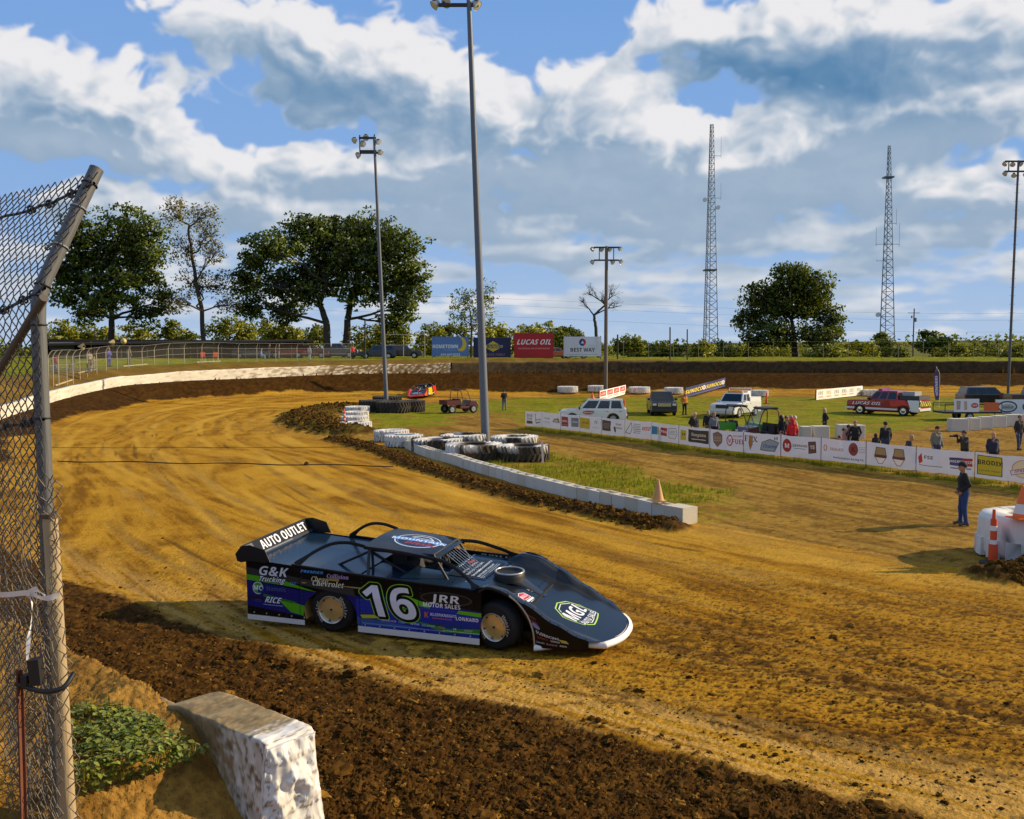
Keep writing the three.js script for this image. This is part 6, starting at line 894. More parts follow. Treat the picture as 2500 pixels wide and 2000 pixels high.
{
  const SW = 2048, SH = 524, X = (x) => (x + 2.82) / 3.92 * SW, Y = (y) => SH * (1 - (y - .1) / 1.0);
  const side = canvas(SW, SH, (c) => {
    c.fillStyle = '#07080b'; c.fillRect(0, 0, SW, SH);
    const P = (l, col) => pg(c, l.map(([x, y]) => [X(x), Y(y)]), col);
    P([[-2.82, .16], [-2.82, .70], [-1.9, .62], [-1.2, .60], [-.3, .66], [1.1, .56], [1.1, .16]], '#20206e'); P([[-2.82, .16], [-2.82, .30], [-1.7, .20], [-1.7, .16]], '#0a0a10'); P([[-.9, .16], [-.9, .58], [0, .62], [1.1, .50], [1.1, .16]], '#23349a');
    P([[-2.82, .80], [-2.82, .90], [-2.0, .82], [-.95, .72], [-.9, .60], [-1.6, .68]], '#3a3834'); P([[-2.82, .70], [-2.82, .79], [-2.2, .75], [-1.55, .615], [-2.1, .66]], '#58a81e'); P([[-2.82, .46], [-2.2, .44], [-1.75, .38], [-1.75, .34], [-2.4, .40], [-2.82, .40]], '#2a1c3c');
    P([[-2.25, .44], [-1.74, .38], [-1.78, .22], [-2.02, .26]], '#5fae1e'); P([[-2.5, .50], [-1.9, .42], [-2.0, .40], [-2.5, .46]], '#3d7a1c');
    P([[-.05, .68], [.3, .60], [.3, .54], [0, .58]], '#66b41e'); P([[.75, .55], [1.1, .54], [1.1, .48], [.72, .50]], '#66b41e'); P([[0, .34], [.6, .26], [1.1, .30], [1.1, .22], [.5, .20]], '#3f8a34'); P([[-.9, .30], [0, .24], [.3, .20], [-.9, .18]], '#3d5fa0');
    for (const x of [-1.86, -.84, .12]) { c.fillStyle = '#020203'; c.fillRect(X(x), 0, 4, SH); for (let k = 0; k < 16; k++) ell(c, X(x) + 14, k * 34 + 10, 3, 3, '#6a6a70'); }
    // lettering
    word(c, 'G&K', X(-2.33), Y(.865), 104, '#dedede', { skew: -.28, line: '#15161a', lw: 14, sx: 1.25 }); word(c, 'Trucking', X(-2.36), Y(.735), 58, '#f0f0f0', { skew: -.25, style: 'italic bold', line: '#14161a', lw: 10 }); word(c, 'LLC', X(-1.98), Y(.71), 34, '#6a9ad0', { style: 'italic bold' });
    ell(c, X(-2.60), Y(.585), 46, 48, '#4d9a3a', '#d8e6d0', 6); ell(c, X(-2.56), Y(.56), 26, 28, '#1c3a78'); word(c, 'MC', X(-2.60), Y(.585), 54, '#f2f4f0'); word(c, 'Stamnic', X(-2.28), Y(.595), 48, '#4a5a80'); scribble(c, X(-2.45), Y(.53), 170, 1, '#1a1c30', 10);
    word(c, 'RICE', X(-2.34), Y(.415), 66, '#eef0f4', { skew: -.22, style: 'italic bold', line: '#222a60', lw: 8 }); scribble(c, X(-2.5), Y(.345), 180, 1, '#9aa8d0', 8); scribble(c, X(-2.66), Y(.41), 60, 2, '#5a4a70', 6, 14);
    word(c, 'Cheap', X(-1.52), Y(.815), 50, '#d9c690', { font: 'serif', style: 'italic bold' }); word(c, 'Chevrolet', X(-1.38), Y(.755), 56, '#eadfbc', { font: 'serif', style: 'italic bold' }); c.fillStyle = '#b08a2c'; c.fillRect(X(-1.36), Y(.845), 90, 20);
    word(c, 'PREMIER', X(-1.66), Y(.915), 30, '#4aa6e6', { sx: 1.6, style: 'italic bold' }); word(c, 'Collision', X(-1.22), Y(.88), 44, '#c8a8d8', { font: 'serif', style: 'italic bold' }); word(c, 'Midwest', X(-2.64), Y(1.02), 40, '#e2d6d2', { font: 'serif', style: 'italic bold' });
    // the race number, leaning back
    const num = (col, lw, line) => word(c, '16', X(-.36), Y(.565), 340, col, { skew: .30, sx: 1.22, line, lw }); num('#fff', 54, '#8ac832'); num('#fff', 42, '#0c0d10'); num('#e6e4ea', 0); c.fillStyle = '#2f9a1c'; c.save(); c.translate(X(-.10), Y(.50)); c.fillRect(-20, -4, 40, 8); c.restore();
    ell(c, X(.55), Y(.70), 215, 52, '#3c3936'); ell(c, X(.55), Y(.70), 196, 42, '#191817'); word(c, 'JRR', X(.55), Y(.70), 84, '#e4e0dc', { sx: 1.7, skew: -.12 }); word(c, 'MOTOR SALES', X(.48), Y(.595), 46, '#ece6de', { sx: 1.02 }); scribble(c, X(.1), Y(.535), 330, 1, '#3d4a8a', 6);
    word(c, 'K', X(.24), Y(.44), 62, '#e06a2a'); word(c, 'KLEINKNIGHT', X(.50), Y(.455), 32, '#d9dcf0', { style: 'italic bold' }); scribble(c, X(.34), Y(.41), 160, 1, '#c05a40', 10); word(c, 'LONKARD', X(.88), Y(.43), 40, '#f0ece0', { sx: 1.0 });
    pg(c, [[X(-.84), Y(.34)], [X(-.6), Y(.36)], [X(-.5), Y(.31)], [X(-.8), Y(.28)]], '#c8c030', '#1c3a20', 4); [['#d8b8c8', 'INTERSTATE'], ['#9ab0d8', 'COMP'], ['#cdd8f0', 'KEYSER'], ['#a8c0b8', 'WILWOOD'], ['#d07a50', 'VEGA'], ['#dfe6d8', 'FK'], ['#b8d0a8', 'LUCAS']].forEach(([k, t], i) => word(c, t, X(-.36 + i * .21), Y(.285 - .004 * i), 22, k)); scribble(c, X(-.8), Y(.22), 700, 1, '#8aa0d8', 7); scribble(c, X(.3), Y(.32), 380, 1, '#234a28', 12); scribble(c, X(.5), Y(.235), 300, 1, '#bfe0b0', 8);
    for (let k = 0; k < 900; k++) { const rear = k % 2, x = rear ? -2.0 - .8 * R0() : .1 + 1.0 * R0(), y = .17 + .5 * Math.pow(R0(), 2.2); c.fillStyle = ['#5a3c12', '#7a5418', '#3c280c'][k % 3]; c.fillRect(X(x), Y(y), 2 + 5 * R0() * R0(), 2 + 3 * R0() * R0()); }
  });
  const nose = canvas(1024, 1024, (c, w, h) => {                                   // across = left to right of the car, up = towards the nose tip
    c.fillStyle = '#151b22'; c.fillRect(0, 0, w, h); c.fillStyle = '#101820'; c.fillRect(0, h * .68, w, h * .32);
    c.save(); c.translate(w * .56, h * .36); c.rotate(Math.PI); c.scale(1.0, 1.1);
    pg(c, [[-150, 30], [-165, -50], [-90, -130], [20, -150], [130, -110], [200, -20], [190, 110], [-60, 130], [-150, 90]], '#10161c', '#b9e04a', 9); pg(c, [[-130, 20], [-140, -50], [-70, -112], [30, -128], [120, -90], [182, -10], [172, 92], [-50, 110]], null, '#eef4e0', 6);
    word(c, 'MGL', 20, -18, 150, '#f4f4f6', { line: '#0c1014', lw: 16, skew: -.1 }); word(c, 'AUTO SALES', 34, 78, 58, '#f0f0f2', { line: '#0c1014', lw: 8 }); c.restore();
    for (const [x, y] of [[.70, .72], [.50, .76]]) { c.save(); c.translate(w * x, h * y); c.rotate(Math.PI); pg(c, [[-60, 30], [-50, -26], [0, -44], [56, -20], [60, 30]], '#c23a3c', '#e8dcdc', 6); word(c, 'BULLS', 0, 0, 36, '#f6e8e8'); c.fillStyle = '#e6e4e6'; c.fillRect(-50, 38, 120, 18); c.fillRect(-20, 62, 80, 12); c.restore(); }
    word(c, 'Premier', w * .22, h * .95, 50, '#7aa8e0', { rot: -Math.PI / 2 + .1, style: 'italic bold' });
  });
  const roof = canvas(1024, 1024, (c, w, h) => { c.fillStyle = '#0d1a2a'; c.fillRect(0, 0, w, h); c.save(); c.translate(w * .52, h * .5); c.rotate(.06); ell(c, 0, 0, 300, 300, null, '#dfe8f6', 16); ell(c, 10, 20, 270, 260, null, '#3a6ab8', 14); pg(c, [[-130, -120], [-60, -220], [80, -220], [170, -120]], null, '#e6ecf6', 18); pg(c, [[-380, -40], [400, -130], [330, 10], [-330, 90]], '#5a8ac8'); word(c, 'MOUNTAIN', 10, -16, 120, '#dce8fa', { rot: -.115, sx: 1.15 }); word(c, 'DIESEL', 90, 130, 130, '#b02a44', { rot: -.1, style: 'italic bold' }); c.restore(); });
  const spoiler = canvas(1024, 128, (c, w, h) => { c.fillStyle = '#16181c'; c.fillRect(0, 0, w, h); c.fillStyle = '#3a3c40'; c.fillRect(0, 106, w, 22); c.fillStyle = '#6a6c70'; c.fillRect(0, 10, 130, 70); word(c, 'AUTO OUTLET', 590, 58, 104, '#f4f4f6', { sx: 1.08 }); scribble(c, 170, 110, 500, 1, '#8a8c90', 10); });
  const plate = canvas(512, 300, (c, w, h) => { c.fillStyle = '#0a0b0d'; c.fillRect(0, 0, w, h); scribble(c, 20, 60, 90, 2, '#8a4048', 12, 26); ell(c, 70, 120, 34, 20, '#8a8ab0'); word(c, 'FLORACING', 150, 168, 38, '#d9dce0'); word(c, 'SUNOCO', 90, 208, 26, '#a0403a'); word(c, 'UNOH', 210, 208, 30, '#d0ccc4'); word(c, 'Lincoln', 60, 250, 24, '#b8bcc4'); word(c, 'General', 170, 252, 28, '#c88a84'); word(c, 'K&N', 280, 250, 32, '#d8d0c0'); pg(c, [[250, 170], [320, 160], [340, 200], [270, 206]], '#b8b04a'); });
  const cowl = canvas(512, 512, (c, w, h) => { c.fillStyle = '#0d1621'; c.fillRect(0, 0, w, h); for (let i = 0; i < 8; i++) { const names = ['BILSTEIN', 'CAPITAL', 'INTEGRA', 'PERFORMANCE', 'BRODIX', 'RACING', 'WILLYS', 'SWIFT']; word(c, names[i], 150 + (i % 2) * 200, 120 + Math.floor(i / 2) * 80, 46, '#d4dce8', { rot: -Math.PI / 2 * 0, style: 'italic bold' }); } ell(c, 420, 440, 60, 40, '#b04a30'); scribble(c, 40, 40, 420, 2, '#a8b4c8', 14, 30); });
  const [car, drv] = raceCar('black, blue and green dirt race car numbered 16 sliding over the near track', { body: [.008, .010, .014], side, nose, roof, spoiler, plate, cowl, strip: M(.78, .76, .72, .5), lip: MP(.82, .81, .79, .35), housing: M(.42, .27, .07, .8), deck: MP(.008, .022, .045, .14, { specularIntensity: .32 }), gold: M(.78, .58, .24, .32, { metalness: .6, bumpMap: GRAIN, bumpScale: .002 }), steer: -.22, driver: 'helmeted driver seated inside the black race car numbered 16' });
  const rr = onGround(815, 1543), fr = onGround(1221, 1580), fwd = fr.clone().sub(rr).normalize(), hr = (p, q) => { const r = V(-fwd.z, 0, fwd.x).normalize(); const x = p.x - r.x * 1.66, z = p.z - r.z * 1.66; return V(x, lerp(ground(x, z), p.y, 1.0) + .10, z); };
  const left = hr(rr).add(hr(fr)).multiplyScalar(.5), mid = rr.clone().add(fr).multiplyScalar(.5), right = mid.clone().sub(left).normalize(), up = right.clone().cross(fwd).negate().normalize(); if (up.y < 0) up.negate(); const rz = fwd.clone().cross(up).normalize();
  fwd.applyAxisAngle(up, -.05); rz.applyAxisAngle(up, -.05);
  const m = new THREE.Matrix4().makeBasis(fwd, up, rz).setPosition(mid.clone().addScaledVector(rz, -.93).addScaledVector(up, .005));
  const cs = fr.distanceTo(rr) / 2.64; for (const q of [car, drv]) { q.position.setFromMatrixPosition(m); q.quaternion.setFromRotationMatrix(m); q.scale.setScalar(cs); }
  // the second car, red and yellow, coming out of the far corner
  const s2 = canvas(1024, 262, (c, w, h) => { c.fillStyle = '#d8b41a'; c.fillRect(0, 0, w, h); pg(c, [[w * .45, 0], [w, 0], [w, h], [w * .6, h]], '#cc2a12'); pg(c, [[w * .40, 0], [w * .47, 0], [w * .64, h], [w * .54, h]], '#e07a18'); word(c, '25', w * .5, h * .5, 170, '#151515', { skew: -.2 }); }), n2t = canvas(512, 512, (c, w, h) => { c.fillStyle = '#c41d14'; c.fillRect(0, 0, w, h); c.fillStyle = '#11161e'; c.fillRect(60, 130, 392, 382); word(c, 'DLC', 256, 250, 130, '#b9d4f4', { style: 'italic bold', rot: Math.PI }); ell(c, 390, 250, 34, 30, '#3a9a3a'); }), r2 = canvas(128, 128, (c) => { c.fillStyle = '#241512'; c.fillRect(0, 0, 128, 128); }), p2 = canvas(64, 64, (c) => { c.fillStyle = '#d8651a'; c.fillRect(0, 0, 64, 64); });
  const [c2, d2] = raceCar('red and yellow dirt race car coming out of the far corner', { body: [.45, .02, .01], side: s2, nose: n2t, roof: r2, spoiler: r2, plate: p2, cowl: r2, strip: M(.10, .08, .06, .7), lip: MP(.55, .03, .015, .4), housing: M(.10, .06, .03, .9), deck: MP(.02, .015, .012, .3), gold: M(.20, .18, .16, .4, { metalness: .6 }), driver: 'helmeted driver inside the red and yellow race car' });
  const g2 = setDown(1030, 103); const yaw = -1.70; for (const q of [c2, d2]) { q.position.copy(g2).add(V(0, .02, 0)); q.rotation.set(.10, yaw, 0, 'YXZ'); }
}

// ---------------------------------------------------------------- road vehicles; x forwards, z to the right, origin on the ground
function roadWheel(parent, x, z, r, w, rim) {
  const g = new THREE.Group(); g.name = 'wheel'; g.position.set(x, r, z); parent.add(g);
  part('tyre', new THREE.LatheGeometry([[.6 * r, -w / 2], [.92 * r, -w / 2], [r, -w / 2 + .04], [r, w / 2 - .04], [.92 * r, w / 2], [.6 * r, w / 2]].map(([a, b]) => new THREE.Vector2(a, b)), 24).rotateX(Math.PI / 2), RUBBER, g);
  const d = new THREE.LatheGeometry([[0, .01], [.2 * r, .01], [.45 * r, -.02], [.58 * r, .005], [.62 * r, 0]].map(([a, b]) => new THREE.Vector2(a, b)), 20).rotateX(Math.PI / 2); if (z < 0) d.rotateY(Math.PI); d.translate(0, 0, Math.sign(z) * (w / 2 - .01)); part('rim', d, rim, g); return g;
}
// lower body as a bevelled profile with wheel arches; cab as a tapered box with glass panels let into it
function vehicle(name, label, cat, pos, yaw, o) {
  const v = thing(name, label, cat, pos, yaw, o.group), L = o.L, w = o.w, col = MP(...o.col, .35, { clearcoat: .6, clearcoatRoughness: .1, ...(o.colo ?? {}) }), r = o.r ?? .37, xa = o.axles;
  const lo = .30, pts = [[-L / 2, lo + .12]]; const arch = (xc) => { for (let k = 0; k <= 8; k++) { const a = Math.PI * (1 - k / 8); pts.push([xc + (r + .07) * Math.cos(a), lo + .03 + (r + .06) * Math.sin(a) * .95]); } };
  pts.push([-L / 2 + .05, lo]); arch(xa[1]); arch(xa[0]); pts.push([L / 2 - .08, lo], [L / 2, lo + .15]); for (const p of o.top) pts.push(p);
  part('body', o.map ? uvSide(extrude(pts, w, .06), L, o.map) : extrude(pts, w, .06), o.map ? new THREE.MeshPhysicalMaterial({ map: o.map, roughness: .35, clearcoat: .5 }) : col, v);
  const c = o.cab, P = (u, t, s) => { const x = lerp(lerp(c.b0, c.t0, t), lerp(c.b1, c.t1, t), u), z = lerp(c.wb, c.wt, t) / 2 * s; return V(x, lerp(c.yb, c.yt, t), z); };
  const hull = [[0, 0], [1, 0], [1, 1], [0, 1]].flatMap(([u, t]) => [P(u, t, 1), P(u, t, -1)]);
  const q = (a, b, cc, d) => quad(a, b, cc, d); const cabg = merge([q(P(0, 0, 1), P(1, 0, 1), P(1, 1, 1), P(0, 1, 1)), q(P(1, 0, -1), P(0, 0, -1), P(0, 1, -1), P(1, 1, -1)), q(P(1, 0, 1), P(1, 0, -1), P(1, 1, -1), P(1, 1, 1)), q(P(0, 0, -1), P(0, 0, 1), P(0, 1, 1), P(0, 1, -1)), grid(4, 4, (u, s) => { const p = P(u, 1, s * 2 - 1); p.y += .035 * Math.sin(u * 3.14) * Math.sin(s * 3.14) + .002; return p; })]); part('cab', cabg, o.cabm ? M(...o.cabm, .5) : col, v);
  const gl = (u0, u1, t0, t1, s) => { const e = .008 * s, f = (u, t) => P(u, t, s).add(V(0, 0, e)); return s > 0 ? q(f(u0, t0), f(u1, t0), f(u1, t1), f(u0, t1)) : q(f(u1, t0), f(u0, t0), f(u0, t1), f(u1, t1)); };
  for (const s of [1, -1]) for (const [u0, u1] of c.win) part('side_window', gl(u0, u1, .12, .86, s), GLASS, v);
  const fw = (u, e, t0, t1) => { const f = (s, t) => P(u, t, s * .88).add(V(e, 0, 0)); return q(f(1, t0), f(-1, t0), f(-1, t1), f(1, t1)); };
  part('windshield', fw(1, .008, .10, .90), GLASS, v); part('rear_window', fw(0, -.008, .2, .85), GLASS, v);
  for (const [x, z] of [[xa[0], 1], [xa[0], -1], [xa[1], 1], [xa[1], -1]]) roadWheel(v, x, z * (w / 2 - .12), r, .24, o.rim ?? M(.45, .45, .45, .35, { metalness: .7 }));
  part('front_bumper', extrude([[-.07, 0], [.07, .02], [.07, .2], [-.07, .22]], w * .98, .02).translate(L / 2 + .01, lo + .06, 0), o.bump ?? M(.03, .03, .03, .6), v); part('rear_bumper', extrude([[-.07, .02], [.07, 0], [.07, .2], [-.07, .2]], w * .98, .02).translate(-L / 2 - .01, lo + .08, 0), o.bump ?? M(.03, .03, .03, .6), v);
  for (const s of [1, -1]) { part('headlight', box(.05, .16, .30, L / 2 - .01, o.lampY ?? .78, s * (w / 2 - .22)), MP(.75, .75, .72, .1, { clearcoat: 1 }), v); part('tail_light', box(.04, .34, .14, -L / 2 + .01, (o.lampY ?? .78) + .12, s * (w / 2 - .10)), M(.42, .02, .015, .3), v); part('door_mirror', box(.10, .16, .22, c.b1 - .12, c.yb + .10, s * (w / 2 + .08)), o.mirror ?? BLACK, v); for (const [u0] of c.win) part('door_handle', box(.16, .03, .02, lerp(c.b0, c.b1, u0) + .12, c.yb - .12, s * (w / 2 + .004)), BLACK, v); }
  part('grille', box(.04, .26, w - .95, L / 2 + .012, (o.lampY ?? .78) - .02, 0), o.grille ?? M(.02, .02, .02, .5), v); part('underbody', box(L * .86, .18, w * .8, 0, .34, 0), BLACK, v);
  return v;
}
function uvSide(g, L) { const p = g.attributes.position, uv = g.attributes.uv; for (let i = 0; i < p.count; i++) { const u = p.getX(i) / L + .5; uv.setXY(i, p.getZ(i) > 0 ? u : 1 - u, (p.getY(i) - .3) / 1.0); } return g; }
const SUV = (L) => ({ L, w: 1.85, axles: [L * .30, -L * .30], top: [[L / 2 - .02, .80], [L / 2 - .16, .93], [L * .20, 1.04], [-L * .47, 1.06], [-L / 2, .98]], cab: { b0: -L * .475, b1: L * .22, t0: -L * .43, t1: L * .08, yb: 1.0, yt: 1.70, wb: 1.78, wt: 1.42, win: [[.06, .30], [.34, .60], [.64, .93]] } });
const PICKUP = (L) => ({ L, w: 1.98, axles: [L * .31, -L * .29], top: [[L / 2 - .01, 1.0], [L / 2 - .14, 1.10], [L * .19, 1.16], [L * .14, 1.20], [-L * .12, 1.20], [-L / 2, 1.20]], r: .40, lampY: .92, cab: { b0: -L * .14, b1: L * .20, t0: -L * .11, t1: L * .09, yb: 1.16, yt: 1.86, wb: 1.88, wt: 1.52, win: [[.08, .46], [.52, .92]] } });
const SEDAN = (L) => ({ L, w: 1.8, axles: [L * .30, -L * .29], r: .33, top: [[L / 2 - .02, .68], [L / 2 - .2, .80], [L * .17, .92], [-L * .36, .95], [-L / 2, .86]], cab: { b0: -L * .36, b1: L * .19, t0: -L * .24, t1: L * .04, yb: .90, yt: 1.42, wb: 1.7, wt: 1.3, win: [[.10, .48], [.54, .90]] } });
const face = (px, py) => { const p = flat(px, py); p.y = ground(p.x, p.z); return p; };
{
  // white wagon with a cone on its roof
  const t = vehicle('station_wagon', 'white station wagon with red door lettering behind the banner fence', 'car', face(1448, 1031), Math.PI - .12, { ...SUV(4.75), col: [.72, .72, .70], rim: M(.3, .3, .3, .4, { metalness: .6 }) });
  const dk = new THREE.MeshStandardMaterial({ map: canvas(256, 96, (c) => { c.fillStyle = '#d9d8d4'; c.fillRect(0, 0, 256, 96); ell(c, 128, 48, 110, 40, '#b02a26'); word(c, 'OFFICIAL', 128, 48, 44, '#f0e6e0', { style: 'italic bold' }); }), roughness: .5 }); part('door_print', quad(V(.75, .62, -.932), V(-.15, .62, -.932), V(-.15, .95, -.932), V(.75, .95, -.932)), dk, t);
  const wp = face(1448, 1031); cone('small orange cone on the roof of the white station wagon', V(wp.x - .05, wp.y + 1.74, wp.z), .42, .12, ORANGE);
  // black pickup facing the camera
  vehicle('pickup_truck', 'black pickup facing the track with a chrome grille bar', 'truck', face(1625, 1014).add(V(0, 0, -2.3)), -Math.PI / 2 - .06, { ...PICKUP(5.6), col: [.012, .012, .014], grille: CHROME, bump: M(.05, .05, .055, .4, { metalness: .5 }) });
  // white tow truck
  const tw = vehicle('tow_truck', 'white tow truck with toolboxes on its open bed', 'truck', face(1806, 1018).add(V(0, 0, -1.2)), Math.PI + .95, { ...PICKUP(5.4), col: [.68, .68, .66], mirror: WHITE, bump: M(.5, .5, .5, .4, { metalness: .5 }) });
  part('bed_box', box(2.2, .32, 2.0, -1.45, 1.34, 0), M(.70, .70, .68, .5), tw); part('tool_crate', box(.6, .5, .7, -1.0, 1.74, -.3), M(.75, .74, .72, .6), tw); part('tool_crate', box(.5, .4, .5, -1.8, 1.68, .3), M(.6, .45, .2, .7), tw); part('light_bar', box(.25, .14, 1.2, .15, 1.94, 0), M(.75, .30, .03, .3), tw); part('rear_rack', [bar(V(-.72, 1.6, -.9), V(-.72, 2.2, -.9), .03), bar(V(-.72, 1.6, .9), V(-.72, 2.2, .9), .03), bar(V(-.72, 2.2, -.9), V(-.72, 2.2, .9), .03)], WHITE, tw).userData.kind = 'stuff';
  // red and white safety truck
  const saf = canvas(1024, 256, (c, w, h) => { c.fillStyle = '#9a1216'; c.fillRect(0, 0, w, h); pg(c, [[w * .84, 0], [w, 0], [w, h], [w * .9, h]], '#e8e6e4'); pg(c, [[0, h * .7], [w * .9, h * .78], [w * .9, h * .9], [0, h * .86]], '#e4e2e0'); word(c, 'LUCAS OIL', w * .28, h * .42, 84, '#f0eeec', { style: 'italic bold', skew: -.1 }); pg(c, [[w * .6, h * .2], [w * .8, h * .1], [w * .86, h * .5], [w * .62, h * .6]], '#d8342c'); });
  const st = vehicle('safety_truck', 'red and white crew cab safety truck with yellow striped tail', 'truck', face(2182, 1013).add(V(0, 0, -1.3)), Math.PI - .80, { ...PICKUP(5.7), col: [.35, .02, .02], map: saf, rim: CHROME, bump: M(.7, .7, .68, .4), cab: { ...PICKUP(5.7).cab, b0: -1.25, t0: -1.1, win: [[.06, .36], [.42, .66], [.71, .94]] } });
  st.scale.setScalar(1.05); const chev = canvas(256, 96, (c, w, h) => { c.fillStyle = '#c9c21e'; c.fillRect(0, 0, w, h); for (let i = -2; i < 8; i++) { const x = i * 44; pg(c, i < 3 ? [[x, h], [x + 22, h], [x + 66, 0], [x + 44, 0]] : [[x, 0], [x + 22, 0], [x + 66, h], [x + 44, h]], '#3a2a1a'); } });
  part('tail_board', box(.06, .34, 1.9, -2.92, .92, 0), new THREE.MeshStandardMaterial({ map: chev, roughness: .5 }), st); part('bed_side', box(1.5, .3, 1.9, -2.1, 1.38, 0), M(.05, .05, .05, .7), st); part('equipment', box(.9, .35, 1.2, -1.9, 1.65, 0), M(.35, .35, .38, .5), st); part('light_bar', box(.3, .14, 1.3, .3, 1.93, 0), M(.25, .03, .25, .3), st);
  // dark trucks behind the trailer
  vehicle('pickup_truck', 'dark grey sport utility truck behind the trailer and the slim light pole', 'truck', setDown(2412, 94).add(V(0, 0, 0)), .05, { ...SUV(5.2), col: [.022, .021, .020] });
  vehicle('pickup_truck', 'dark pickup cut off by the frame edge behind the two logo banner', 'truck', setDown(2530, 90), .1, { ...PICKUP(5.6), col: [.03, .025, .022] });
  // flat trailer with a printed side
  const tr = thing('trailer', 'low flat trailer carrying a white printed board and orange netting', 'trailer', setDown(2365, 72), .04); part('deck', box(4.2, .14, 1.9, 0, .62, 0), M(.03, .03, .03, .7), tr); for (const s of [1, -1]) { roadWheel(tr, -.3, s * .95, .32, .2, M(.4, .4, .4, .4)); part('side_rail', [bar(V(-2.1, 1.25, s * .93), V(2.1, 1.25, s * .93), .03), bar(V(-2.1, .65, s * .93), V(-2.1, 1.25, s * .93), .03), bar(V(2.1, .65, s * .93), V(2.1, 1.25, s * .93), .03)], BLACK, tr).userData.kind = 'stuff'; }
  part('printed_board', box(1.85, .95, .03, -.55, 1.15, .98), new THREE.MeshStandardMaterial({ map: canvas(512, 256, (c, w, h) => { c.fillStyle = '#e2e0e6'; c.fillRect(0, 0, w, h); pg(c, [[50, 40], [130, 50], [120, 200], [60, 210]], '#b89888', '#7a5048', 6); pg(c, [[200, 50], [260, 40], [270, 210], [210, 220]], '#c0a090'); ell(c, 420, 130, 74, 50, '#c03a34'); word(c, 'HOT', 420, 130, 50, '#f0e0e0'); }), roughness: .5 }), tr); part('netting', box(1.1, .62, .03, 1.3, 1.05, .96), M(.62, .13, .04, .7), tr); part('tongue', bar(V(2.1, .55, 0), V(3.3, .5, 0), .05), BLACK, tr);
  // feather flag
  const fp = setDown(2296, 88), ff = thing('feather_flag', 'purple feather flag with white lettering beside the safety truck', 'flag', fp); part('flag_pole', tube([V(0, 0, 0), V(0, 2, 0), V(-.05, 3.2, 0), V(-.35, 3.75, 0)], .018, 6, 24), WHITE, ff);
  part('flag_cloth', grid(20, 6, (u, v) => { const y = .75 + 2.95 * u, wd = .55 * Math.pow(Math.sin(clamp(u * .82 + .16) * Math.PI), .5) * (u > .85 ? 1 - (u - .85) * 3 : 1); return V(-.03 - .25 * Math.pow(u, 4) - wd * v * .9 + .02, y, .06 * Math.sin(u * 5 + v * 2)); }, (u, v) => [1 - v, u]), new THREE.MeshPhysicalMaterial({ map: canvas(96, 512, (c, w, h) => { c.fillStyle = '#54406e'; c.fillRect(0, 0, w, h); c.save(); c.translate(48, 290); c.rotate(-Math.PI / 2); word(c, 'WINNERS', 0, 0, 62, '#ece6f0', { sx: 1.1 }); c.restore(); }), roughness: .7, transmission: .2, side: THREE.DoubleSide }), ff);
  // cars parked behind the turn
  const pk = [[700, 124, [.30, .012, .010], SUV(4.7), 'dark red hatchback parked behind the catch fence', .2, 'car'], [757, 126, [.16, .012, .012], SUV(4.9), 'maroon wagon parked under the left trunk of the broad trees', .1, 'car'], [826, 127, [.06, .065, .07], PICKUP(5.5), 'grey pickup parked between the broad tree trunks', -.1, 'truck'], [920, 124, [.02, .03, .05], SUV(4.7), 'dark blue wagon parked beside the dark timber post', Math.PI + .15, 'car'], [985, 126, [.022, .022, .024], SUV(4.8), 'black wagon parked behind the pipe frame', 0, 'car'], [1362, 128, [.55, .12, .02], SEDAN(4.4), 'orange car just showing between the red and white billboards', 0, 'car'], [1400, 131, [.5, .5, .5], SEDAN(4.5), 'silver car mostly hidden behind the white billboard', 0, 'car'], [615, 122, [.12, .13, .14], SUV(4.6), 'grey wagon parked under the end of the shed', .1, 'car']];
  for (const [px, d, col, k, l, y, c] of pk) vehicle('parked_car', l, c, setDown(px, d), y, { ...k, col, group: 'cars parked behind the turn' });
}
